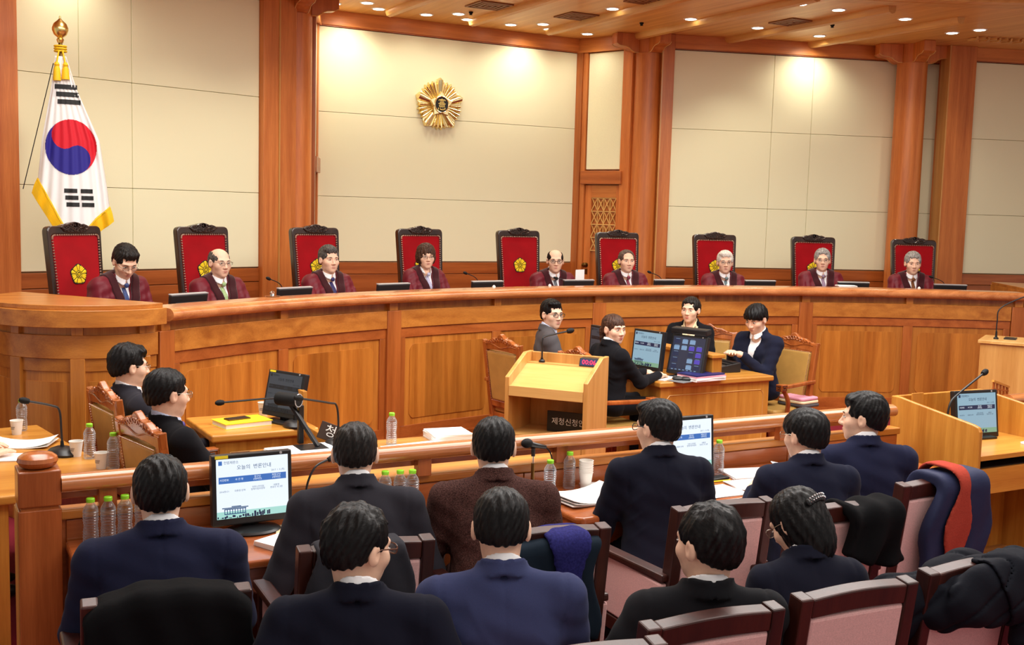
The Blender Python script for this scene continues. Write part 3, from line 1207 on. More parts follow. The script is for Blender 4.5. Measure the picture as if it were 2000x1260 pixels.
# ---- gold emblem on the centre wall
def rot2(x, z, a):
    return x * math.cos(a) - z * math.sin(a), x * math.sin(a) + z * math.cos(a)


def petal(mb, a, r0, r1, w0, w1, h, y0=0.0, mi=0, ridge=0.5):
    """bulged petal lying in the XZ plane, facing -y, pointing at angle a from up"""
    n, m = 8, 6
    V, F = [], []
    for i in range(n + 1):
        t = i / n
        r = r0 + (r1 - r0) * t
        w = (w0 + (w1 - w0) * t) * (math.sqrt(max(0.0, 1 - max(0, (t - 0.72) / 0.28) ** 2)) if t > 0.72 else 1)
        for j in range(m + 1):
            q = -1 + 2 * j / m
            x, z = rot2(q * w, r, -a)
            hh = h * (1 - q * q) ** 0.6 * (0.55 + 0.45 * t) * (1 if t < 0.95 else 0.55)
            V.append((x, y0 - hh, z))
    for i in range(n):
        for j in range(m):
            p = i * (m + 1) + j
            F.append((p, p + 1, p + m + 2, p + m + 1))
    mb.add(V, F, mi, True)


def star_poly(R, r, curve=0.0):
    return [((R if k % 2 == 0 else r) * math.sin(k * PI / 5), (R if k % 2 == 0 else r) * math.cos(k * PI / 5)) for k in range(10)]


HEON = [  # strokes of the character on the seal: x0, z0, x1, z1 in a -1..1 box
    (-0.06, 0.95, 0.06, 0.80), (-0.75, 0.80, 0.75, 0.68), (-0.75, 0.80, -0.63, 0.55), (0.63, 0.80, 0.75, 0.55),
    (-0.42, 0.58, 0.42, 0.49), (-0.52, 0.36, 0.52, 0.27), (-0.06, 0.66, 0.06, 0.12), (-0.78, 0.16, 0.78, 0.05),
    (-0.62, -0.04, 0.62, -0.13), (-0.62, -0.04, -0.50, -0.36), (0.50, -0.04, 0.62, -0.36), (-0.62, -0.30, 0.62, -0.39), (-0.22, -0.1, -0.12, -0.34), (0.12, -0.1, 0.22, -0.34),
    (-0.82, -0.50, -0.70, -0.85), (-0.42, -0.48, -0.30, -0.85), (-0.42, -0.76, 0.36, -0.88), (-0.02, -0.50, 0.10, -0.64), (0.40, -0.55, 0.52, -0.86), (0.66, -0.5, 0.78, -0.82)]


def make_emblem():
    t = thing('wall_emblem', 'large gold flower emblem with a star and seal character on the centre wall', 'emblem', (5.66, 12.362, 3.355))
    S = 0.325
    bk = MB()
    out = []
    for k in range(60):
        a = 2 * PI * k / 60
        r = S * (0.80 + 0.13 * math.cos(5 * a) + 0.04 * abs(math.cos(12.5 * a)))
        out.append((r * math.sin(a), r * math.cos(a)))
    bk.prism(out[::-1], -0.02, 0.0, 'XZ')
    bk.build('backing', 'gold_emblem', t, bevel=0.006)
    for k in range(5):
        a = 2 * PI * k / 5
        m = MB()
        petal(m, a, S * 0.25, S * 1.0, S * 0.10, S * 0.20, 0.080)
        m.build('petal', 'gold_emblem', t)
        for q in (-0.36, -0.12, 0.12, 0.36):
            m = MB()
            petal(m, a + PI / 5 + q * 0.78, S * 0.25, S * (0.94 - 0.10 * abs(q)), S * 0.035, S * 0.095, 0.060)
            m.build('stamen', 'gold_emblem', t)
    st = MB()
    st.prism(star_poly(S * 0.50, S * 0.32)[::-1], -0.085, -0.03, 'XZ')
    st.build('star', 'gold_emblem', t, bevel=0.008)
    rg = MB()
    rg.tube([(S * 0.28 * math.cos(a), -0.088, S * 0.30 * math.sin(a)) for a in [i * PI / 16 for i in range(32)]], 0.008, 6, closed=True)
    rg.build('seal_ring', 'gold_emblem', t)
    dk = MB()
    dk.prism([(S * 0.27 * math.cos(i * PI / 16), S * 0.29 * math.sin(i * PI / 16)) for i in range(32)], -0.088, -0.08, 'XZ')
    dk.build('seal_disc', 'flag_black', t)
    ch = MB()
    for x0, z1, x1, z0 in HEON:
        ch.box(x0 * S * 0.19, x1 * S * 0.19, -0.096, -0.088, z0 * S * 0.23, z1 * S * 0.23)
    ch.build('seal_character', 'letter_gold', t)


make_emblem()


# ---- high-backed red chairs of the bench
def rounded(poly, r, n=4):
    out = []
    k = len(poly)
    for i in range(k):
        p0, p1, p2 = Vector(poly[i - 1]), Vector(poly[i]), Vector(poly[(i + 1) % k])
        a = (p0 - p1).normalized()
        b = (p2 - p1).normalized()
        rr = min(r, (p0 - p1).length * 0.45, (p2 - p1).length * 0.45)
        s, e = p1 + a * rr, p1 + b * rr
        for q in range(n + 1):
            t = q / n
            out.append(tuple(s * (1 - t) ** 2 + p1 * 2 * t * (1 - t) + e * t * t))
    return out


def frame_ring(outer, inner, y0, y1, mb, mi=0):
    """flat ring between two outlines with equal point counts, in XZ, from y0 (front) to y1"""
    n = len(outer)
    V = [(p[0], y0, p[1]) for p in outer] + [(p[0], y0, p[1]) for p in inner] + [(p[0], y1, p[1]) for p in outer] + [(p[0], y1, p[1]) for p in inner]
    F = []
    for i in range(n):
        j = (i + 1) % n
        F += [(i, j, n + j, n + i), (2 * n + i, 3 * n + i, 3 * n + j, 2 * n + j), (i, 2 * n + i, 2 * n + j, j), (n + i, n + j, 3 * n + j, 3 * n + i)]
    mb.add(V, F, mi)


def make_judge_chair():
    """local frame: sitter faces -y, seat height 0.46, back top 1.5"""
    t = empty('high_back_chair')
    ZB, ZT = 0.42, 1.470
    wt, wb = 0.272, 0.240
    outer = rounded([(-wb, ZB), (wb, ZB), (wt, ZT), (-wt, ZT)], 0.05, 5)
    inner = rounded([(-wb + 0.032, ZB + 0.05), (wb - 0.032, ZB + 0.05), (wt - 0.034, ZT - 0.070), (-wt + 0.034, ZT - 0.070)], 0.03, 5)
    lean = Matrix.Translation((0, 0.26, 0.42)) @ Matrix.Rotation(-0.10, 4, 'X') @ Matrix.Translation((0, 0, -0.42))
    b = MB()
    b.T = lean
    frame_ring(outer, inner, -0.03, 0.035, b)
    b.build('back_frame', 'ebony', t, bevel=0.012, seg=3)
    b = MB()
    b.T = lean
    b.prism(inner, -0.028, 0.02, 'XZ')
    b.build('back_pad', 'red_velvet', t, bevel=0.015, seg=3)
    # carved crest
    b = MB()
    b.T = lean
    pr = [(-0.15, ZT - 0.010), (-0.125, ZT + 0.006), (-0.095, ZT + 0.016), (-0.07, ZT + 0.012), (-0.04, ZT + 0.026), (0, ZT + 0.032), (0.04, ZT + 0.026), (0.07, ZT + 0.012), (0.095, ZT + 0.016), (0.125, ZT + 0.006), (0.15, ZT - 0.010),
          (0.11, ZT - 0.05), (0.05, ZT - 0.058), (-0.05, ZT - 0.058), (-0.11, ZT - 0.05)]
    b.prism(pr[::-1], -0.040, 0.03, 'XZ')
    cr = b.build('crest', 'ebony', t, bevel=0.01, seg=3)
    b = MB()
    b.T = lean
    for s in (-1, 1):
        for k, (x, z, r) in enumerate(((0.0, 0.006, 0.020), (0.035, 0.002, 0.016), (0.068, -0.004, 0.014), (0.095, -0.008, 0.011), (0.02, -0.028, 0.013), (0.05, -0.034, 0.012), (0.08, -0.036, 0.009))):
            b.tube([(s * x + r * math.cos(a) * (1 - i * 0.035), -0.043, ZT + z + r * math.sin(a) * (1 - i * 0.035)) for i, a in enumerate([q * 0.55 for q in range(14)])], 0.005, 5)
        b.tube(smooth_path([(s * 0.005, -0.042, ZT - 0.045), (s * 0.05, -0.044, ZT - 0.015), (s * 0.10, -0.042, ZT - 0.03), (s * 0.14, -0.04, ZT - 0.012)]), 0.006, 5)
    b.build('carving', 'ebony', cr)
    # nail heads round the pad
    b = MB()
    b.T = lean
    per = []
    for i in range(len(inner)):
        p, q = Vector(inner[i]), Vector(inner[(i + 1) % len(inner)])
        d_ = (q - p).length
        n = max(1, int(d_ / 0.022))
        per += [p + (q - p) * (k / n) for k in range(n)]
    for p in per:
        b.ball((p.x * 0.985, -0.034, p.y - 0.003), 0.0085, 6, 4)
    nn = b.build('nail_heads', 'nail', t)
    nn['kind'] = 'stuff'
    # embroidered flower
    ez = 1.085
    em = MB()
    em.T = lean
    S = 0.080
    out = []
    for k in range(50):
        a = 2 * PI * k / 50
        r = S * (1.0 + 0.07 * math.cos(5 * a))
        out.append((r * math.sin(a), ez + r * math.cos(a)))
    em.prism(out[::-1], -0.033, -0.027, 'XZ')
    eo = em.build('embroidered_flower', 'embroidery_dark', t)
    for k in range(5):
        a0 = 2 * PI * k / 5
        for q, r1, w in ((0, 0.99, 0.24), (-0.42, 0.90, 0.135), (-0.21, 0.92, 0.10), (0.21, 0.92, 0.10), (0.42, 0.90, 0.135)):
            aa = a0 + (q * 1.0 if q else 0) + (0 if q == 0 else math.copysign(0.18, q))
            pm = MB()
            pm.T = lean @ Matrix.Translation((0, 0, ez))
            petal(pm, aa, S * 0.40, S * r1, S * 0.05, S * w, 0.006, -0.0325)
            pm.build('petal', 'embroidery', eo)
    sm = MB()
    sm.T = lean @ Matrix.Translation((0, 0, ez))
    sm.tube([(S * 0.30 * math.cos(a), -0.036, S * 0.30 * math.sin(a)) for a in [i * PI / 10 for i in range(20)]], 0.003, 4, closed=True)
    for z in (-0.12, -0.04, 0.04, 0.12):
        sm.box(-S * 0.16, S * 0.16, -0.037, -0.033, S * z - 0.0015, S * z + 0.0025)
    sm.build('seal', 'embroidery', eo)
    # seat, arms, legs
    MB().prism(rounded([(-0.26, -0.26), (0.26, -0.26), (0.235, 0.25), (-0.235, 0.25)], 0.06), 0.40, 0.47, 'XY').build('seat', 'red_velvet', t, bevel=0.025, seg=3)
    MB().prism(rounded([(-0.27, -0.27), (0.27, -0.27), (0.245, 0.26), (-0.245, 0.26)], 0.05), 0.33, 0.40, 'XY').build('seat_frame', 'ebony', t, bevel=0.008)
    for s in (-1, 1):
        a = tub(smooth_path([(s * 0.25, 0.27, 0.70), (s * 0.29, 0.1, 0.68), (s * 0.30, -0.15, 0.67), (s * 0.31, -0.26, 0.63)]), 0.024, 8)
        a.build('arm', 'ebony', t)
        tub([(s * 0.29, -0.20, 0.66), (s * 0.27, -0.18, 0.38)], 0.02, 8).build('arm_post', 'ebony', t)
        for y in (-0.22, 0.22):
            tub(smooth_path([(s * 0.23, y, 0.34), (s * 0.245, y * 1.06, 0.16), (s * 0.25, y * 1.15, 0.0)]), [0.03] * 6 + [0.022] * 7, 8).build('leg', 'ebony', t)
    return t


RC = 9.328
JL = ['leftmost high-backed red velvet chair, below the flag', 'second high-backed red velvet chair from the left', 'high-backed red velvet chair in front of the thick left column', 'high-backed red velvet chair of the woman in the robe',
      'middle high-backed red velvet chair left of the speaking judge', 'high-backed red velvet chair in front of the lattice door', 'high-backed red velvet chair before the left part of the right wall',
      'high-backed red velvet chair before the right part of the right wall', 'rightmost high-backed red velvet chair, by the last column']
DE = 0.1333
jc0 = make_judge_chair()
for k in range(9):
    a = (k - 4) * DE
    o = jc0 if k == 0 else copy_tree(jc0)
    p = polar(RC - 0.35, a)
    o.location = (p.x, p.y, DAIS)
    o.rotation_euler = (0, 0, -a + [0.10, 0.0, 0.0, 0.0, 0.05, 0.0, 0.0, 0.0, 0.05][k])
    tag(o, JL[k], 'chair', 'red chairs behind the bench')


# ---- monitors on the bench (seen from the back)
def make_bench_monitor():
    t = empty('bench_monitor')
    tilt = Matrix.Translation((0, 0, 0.02)) @ Matrix.Rotation(0.15, 4, 'X')
    b = MB()
    b.T = tilt
    b.prism(rounded([(-0.165, 0.0), (0.165, 0.0), (0.18, 0.232), (-0.18, 0.232)], 0.012), -0.012, 0.022, 'XZ')
    b.build('shell', 'black_plastic', t, bevel=0.008)
    b = MB()
    b.T = tilt
    b.prism(rounded([(-0.11, 0.05), (0.11, 0.05), (0.14, 0.18), (-0.14, 0.18)], 0.02), -0.028, -0.01, 'XZ')
    b.build('rear_bulge', 'black_plastic', t, bevel=0.01)
    b = MB()
    b.T = tilt
    b.box(-0.178, 0.178, -0.014, 0.024, 0.2325, 0.239)
    b.build('top_edge', 'silver_plastic', t)
    b = MB()
    b.T = tilt
    b.box(-0.12, 0.12, -0.018, -0.010, 0.008, 0.03)
    b.build('rear_label', 'grey_plastic', t)
    b = MB()
    b.T = tilt
    b.box(-0.155, 0.155, 0.022, 0.024, 0.02, 0.22)
    b.build('screen', 'screen_dim', t)
    MB().box(-0.09, 0.09, -0.06, 0.08, 0.0, 0.014).build('foot', 'black_plastic', t, bevel=0.004)
    MB().bar((0, 0.0, 0.01), (0, -0.01, 0.06), 0.06, 0.03).build('neck', 'black_plastic', t)
    return t


ML = ['bench monitor seen from behind, beside the left end cabinet', 'bench monitor seen from behind, left of the robed man with parted hair', 'bench monitor seen from behind, left of the robed woman',
      'bench monitor seen from behind, left of the middle chair', 'bench monitor seen from behind, beside the speaking judge', 'bench monitor seen from behind, right of the judge before the door',
      'bench monitor seen from behind, right of the white-haired judge', 'bench monitor seen from behind, between the last two judges', 'bench monitor seen from behind, rightmost on the bench']
bm0 = make_bench_monitor()
for k in range(9):
    a = (k - 4) * DE
    o = bm0 if k == 0 else copy_tree(bm0)
    p = polar(8.10, a)
    o.location = (p.x, p.y, 1.17)
    o.rotation_euler = (0, 0, -a)
    tag(o, ML[k], 'monitor', 'monitors on the bench')


# ---- gooseneck microphones
def make_mic(label, loc, rz, path, head=0.018, base=True, group=None, base_r=0.075, stem=0.006, headlen=0.05):
    """path: local polyline; last point carries the windscreen"""
    t = thing('gooseneck_microphone', label, 'microphone', loc, rz, group)
    if base:
        MB().lathe([(0.0, 0.0), (base_r, 0.0), (base_r * 1.02, 0.012), (base_r * 0.8, 0.03), (base_r * 0.45, 0.042), (0.0, 0.044)], n=24, squash=1.35).build('base', 'black_plastic', t)
    else:
        MB().lathe([(0.0, 0.0), (0.022, 0.0), (0.022, 0.012), (0.012, 0.02), (0.0, 0.02)], n=14).build('base', 'black_plastic', t)
    pts = smooth_path(path, 6)
    tub(pts, stem, 8).build('stem', 'black_plastic', t)
    low = [Vector(path[0]), Vector(path[0]) + (Vector(path[1]) - Vector(path[0])) * 0.45]
    tub(low, [stem * 2.0, stem * 1.4], 8).build('collar', 'black_matte', t)
    e = Vector(path[-1])
    d_ = (e - Vector(path[-2])).normalized()
    b = MB()
    b.T = Matrix.Translation(e) @ d_.to_track_quat('Z', 'Y').to_matrix().to_4x4()
    b.lathe([(0.0, -headlen * 0.5), (head * 0.75, -headlen * 0.4), (head, 0.0), (head * 0.9, headlen * 0.35), (head * 0.5, headlen * 0.6), (0.0, headlen * 0.66)], n=14)
    b.build('windscreen', 'black_matte', t)
    return t


for k, lab in ((1, 'thin gooseneck microphone on the bench by the thick left column'), (3, 'thin gooseneck microphone on the bench left of the middle chair'), (5, 'thin gooseneck microphone on the bench right of the lattice door'), (8, 'thin gooseneck microphone at the right end of the bench')):
    a = (k - 4) * DE
    p = polar(8.22, a + 0.004)
    make_mic(lab, (p.x, p.y, 1.17), -a + PI, [(0, 0, 0), (0.01, 0, 0.15), (0.06, 0.0, 0.27), (0.20, 0.02, 0.325)], head=0.014, base=False, group='microphones on the bench', stem=0.004, headlen=0.045)
p = polar(8.22, 0.006)
make_mic('thin gooseneck microphone in front of the speaking judge', (p.x, p.y, 1.17), PI, [(0, 0, 0), (0.02, 0, 0.14), (0.08, 0.0, 0.23), (0.21, -0.03, 0.262)], head=0.014, base=False, group='microphones on the bench', stem=0.004, headlen=0.045)


# ---- small things
def paper_stack(name, label, loc, rz, w, d_, h, mat='white_paper', group=None, n=3, cat='papers', curl=0.0, cover=None):
    t = thing(name, label, cat, loc, rz, group)
    r = random.Random(hash(label) % 1000)
    for k in range(n):
        z0, z1 = h * k / n, h * (k + 1) / n - 0.0004
        b = MB()
        b.T = Matrix.Rotation(r.uniform(-0.05, 0.05), 4, 'Z')
        if curl:
            N = 8
            V, F = [], []
            for i in range(N + 1):
                x = -w / 2 + w * i / N
                up = curl * (abs(x) / (w / 2)) ** 2.2 * (k + 1) / n
                for y in (-d_ / 2, d_ / 2):
                    V += [(x, y, z0 + up), (x, y, z1 + up)]
            for i in range(N):
                p, q = i * 4, i * 4 + 4
                F += [(p, q, q + 2, p + 2), (p + 1, p + 3, q + 3, q + 1), (p, p + 1, q + 1, q), (p + 2, q + 2, q + 3, p + 3)]
            F += [(0, 2, 3, 1), (N * 4, N * 4 + 1, N * 4 + 3, N * 4 + 2)]
            b.add(V, F)
        else:
            b.box(-w / 2, w / 2, -d_ / 2, d_ / 2, z0, z1)
        b.build('sheet' if h < 0.006 else 'sheaf', (cover if (cover and k == n - 1) else mat), t)
    return t


def bottle_mesh(t, H=0.187, R=0.031):
    s = H / 0.2
    prof = [(0.0, 0.002), (R * 0.8, 0.0), (R * 0.97, 0.006)]
    z = 0.012
    while z < 0.138 * s:
        waist = 1.0 - 0.10 * math.exp(-((z - 0.075 * s) / (0.016 * s)) ** 2)
        prof += [(R * 0.97 * waist, z), (R * 1.0 * waist, z + 0.004), (R * 0.87 * waist, z + 0.0085)]
        z += 0.0115
    prof += [(R * 0.98, 0.140 * s), (R * 0.9, 0.155 * s), (R * 0.62, 0.170 * s), (R * 0.46, 0.178 * s), (R * 0.46, 0.186 * s)]
    MB().lathe(prof, n=24).build('body', 'bottle_clear', t)
    MB().lathe([(0.0, 0.004), (R * 0.86, 0.004), (R * 0.86, 0.05), (R * 0.78, 0.075 * s), (R * 0.86, 0.1), (R * 0.86, 0.15 * s), (R * 0.5, 0.168 * s), (0, 0.168 * s)], n=20).build('water', 'water', t)
    MB().lathe([(0.0, 0.182 * s), (R * 0.53, 0.182 * s), (R * 0.55, 0.186 * s), (R * 0.55, 0.197 * s), (R * 0.48, 0.2 * s), (0, 0.2 * s)], n=20).build('cap', 'green_cap', t)


bt0 = None


def bottle(label, loc, group=None):
    global bt0
    if bt0 is None:
        bt0 = empty('water_bottle')
        bottle_mesh(bt0)
        o = bt0
    else:
        o = copy_tree(bt0)
    o.location = loc
    o.rotation_euler = (0, 0, loc[0] * 13)
    tag(o, label, 'bottle', group or 'water bottles with green caps')
    return o


def cup(label, loc, n=1):
    t = thing('paper_cup', label, 'cup', loc)
    for k in range(n):
        z = k * 0.012
        MB().lathe([(0.0, z + 0.003), (0.024, z + 0.003), (0.025, z), (0.035, z + 0.078), (0.037, z + 0.080), (0.037, z + 0.083), (0.034, z + 0.083), (0.0245, z + 0.006), (0.0, z + 0.006)], n=24).build('cup_wall' if n == 1 else 'nested_cup', 'cup_paper', t)
    if n == 1:
        b = MB()
        for k in range(3):
            b.T = Matrix.Rotation(-2.4 + 0.1 * k, 4, 'Z')
            b.box(0.0318 + 0.003 * k, 0.0326 + 0.003 * k, -0.012, 0.012, 0.034 + 0.007 * k, 0.036 + 0.007 * k)
        b.build('print', 'mahogany', t)
    return t


def screen_page(thing_, w, h, y, lit, Tm):
    """the hearing notice shown on the monitors: title, table header, rows, building picture. Lies in XZ at depth y, facing -y"""
    bgm, ink, bar = ('screen_white', 'screen_ink', 'screen_blue') if lit == 1 else (('screen_sky', 'screen_navy', 'screen_navy') if lit == 2 else ('screen_dim', 'screen_dim_ink', 'screen_dim_ink'))
    wt = 'screen_white' if lit else 'screen_dim'
    e = 0.0012

    par = thing_

    def R(name, x0, x1, z0, z1, mat, d=1):
        b = MB()
        b.box(x0 * w, x1 * w, y - e * d, y, z0 * h, z1 * h)
        return b.build(name, mat, par)
    par = R('screen', -0.5, 0.5, 0, 1, bgm, 1)
    par.matrix_local = Tm
    R('logo', -0.47, -0.42, 0.90, 0.97, bar, 2)

    def TX(name, s, x, z, size, mat, al='CENTER', sx=1.0):
        return text_obj(name, s, size * h, mat, par, (x * w, y - 2.2 * e, z * h), (PI / 2, 0, 0), al, 0.0003, sx)
    TX('heading_small', '헌법재판소', -0.40, 0.935, 0.055, ink, 'LEFT')
    TX('heading', '오늘의  변론안내', 0.02, 0.84, 0.085, ink)
    TX('date', '2017. 1. 5 (목)', 0.45, 0.75, 0.04, ink, 'RIGHT')
    R('table_header', -0.47, 0.47, 0.59, 0.70, bar, 2)
    for x, s in ((-0.395, '사건번호'), (-0.19, '사 건 명'), (0.065, '청구인\n(대리인)'), (0.33, '피청구인\n(대리인)')):
        text_obj('header_text', s, 0.042 * h, wt, par, (x * w, y - 3.4 * e, 0.648 * h), (PI / 2, 0, 0), 'CENTER', 0.0003)
    for x, z, s in ((-0.395, 0.455, '2016헌나1'), (-0.18, 0.455, '대통령 탄핵'), (0.07, 0.475, '국회소추위원\n법제사법위원장'), (0.33, 0.475, '대통령\n변호인 외 3명')):
        TX('row_text', s, x, z, 0.038, ink)
    R('lawn', -0.5, 0.5, 0.0, 0.12, 'screen_mint' if lit == 1 else ('screen_green' if lit == 2 else 'screen_dim_ink'), 1.5)
    bl = MB()
    for x0, x1, z0, z1 in ((-0.40, -0.10, 0.07, 0.085), (-0.40, -0.10, 0.15, 0.165), (-0.43, -0.07, 0.17, 0.185), (-0.30, -0.17, 0.19, 0.205)):
        bl.box(x0 * w, x1 * w, y - 2.4 * e, y, z0 * h, z1 * h)
    for k in range(9):
        bl.box((-0.40 + 0.0355 * k) * w, (-0.39 + 0.0355 * k) * w, y - 2.4 * e, y, 0.07 * h, 0.16 * h)
    bl.build('building_picture', ink, par)
    sh = MB()
    rr = random.Random(3)
    for k in range(26):
        x = -0.49 + 0.028 * k + rr.uniform(-0.01, 0.01)
        hh = rr.uniform(0.02, 0.06) + (0.04 if k > 17 else 0)
        sh.box(x * w, (x + rr.uniform(0.01, 0.03)) * w, y - 2.8 * e, y, rr.uniform(0.0, 0.02) * h, hh * h)
    sh.build('shrub_picture', 'screen_navy' if lit else 'screen_dim_ink', par)


def monitor(label, loc, rz, w=0.36, h=0.29, tilt=0.1, lit=1, lift=0.09, base='oval', sticker=True, name='desktop_monitor', page=True, hood=False):
    """flat monitor facing local -y"""
    t = thing(name, label, 'monitor', loc, rz)
    Tm = Matrix.Translation((0, 0, lift)) @ Matrix.Rotation(-tilt, 4, 'X')
    bz, bb = 0.018, 0.030

    def pt(shape, name, mat, bevel=0.0):
        o = shape.build(name, mat, t, bevel=bevel)
        o.matrix_local = Tm
        return o
    pt(MB().box(-w / 2, w / 2, -0.008, 0.035, 0, h), 'bezel', 'black_plastic', 0.005)
    pt(MB().prism([(-w * 0.36, 0.06), (w * 0.36, 0.06), (w * 0.42, h * 0.85), (-w * 0.42, h * 0.85)], 0.03, 0.06, 'XZ'), 'rear_shell', 'black_plastic', 0.01)
    Ts = Tm @ Matrix.Translation((0, 0, bb))
    if page:
        screen_page(t, w - 2 * bz, h - bz - bb, -0.0085, lit, Ts)
    else:
        icon_page(t, w - 2 * bz, h - bz - bb, -0.0085, Ts)
    ld = MB()
    ld.T = Matrix.Translation((w * 0.36, -0.008, h - 0.009)) @ Matrix.Rotation(PI / 2, 4, 'X')
    pt(ld.lathe([(0.0, 0), (0.006, 0), (0.006, 0.002), (0, 0.002)], n=12), 'logo_dot', 'silver_plastic')
    if sticker:
        pt(MB().box(-w * 0.46, -w * 0.30, -0.0095, -0.008, h - 0.0155, h - 0.003), 'sticker', 'sticker')
    if hood:
        b = MB()
        b.T = Matrix.Translation((0, -0.02, h + 0.01)) @ Matrix.Rotation(0.35, 4, 'X')
        pt(b.box(-w * 0.5, w * 0.5, -0.02, 0.06, 0.0, 0.045), 'hood', 'black_plastic', 0.008)
    MB().bar((0, 0.045, 0.0), (0, 0.04, lift + 0.08), 0.07, 0.03).build('stand', 'black_plastic', t, bevel=0.004)
    if base == 'oval':
        MB().lathe([(0.0, 0), (0.115, 0), (0.12, 0.006), (0.11, 0.014), (0.05, 0.022), (0, 0.022)], n=32, squash=0.75).build('base', 'black_plastic', t)
    else:
        MB().box(-0.10, 0.10, -0.07, 0.09, 0, 0.014).build('base', 'black_plastic', t, bevel=0.004)
    return t


def icon_page(thing_, w, h, y, Tm):
    e = 0.0012
    par = thing_

    def R(name, x0, x1, z0, z1, mat, d=2):
        return MB().box(x0 * w, x1 * w, y - e * d, y, z0 * h, z1 * h).build(name, mat, par)
    par = R('screen', -0.5, 0.5, 0, 1, 'screen_dark', 1)
    par.matrix_local = Tm
    rr = random.Random(8)
    for r_ in range(5):
        for c_ in range(4):
            x, z = -0.44 + 0.235 * c_, 0.80 - 0.185 * r_
            mt = 'screen_icon' if (r_, c_) in ((0, 1), (0, 2), (1, 0), (1, 1), (3, 2), (4, 2)) else ('screen_violet' if (r_, c_) in ((1, 2), (1, 3), (2, 3), (3, 3)) else ('screen_navy' if rr.random() < 0.5 else None))
            if mt:
                R('icon', x, x + 0.17, z, z + 0.12, mt)
                R('icon_caption', x + 0.02, x + 0.15, z + 0.128, z + 0.138, 'screen_icon')
    for k in range(7):
        R('button', -0.42 + 0.12 * k, -0.36 + 0.12 * k, 0.025, 0.045, 'screen_icon')


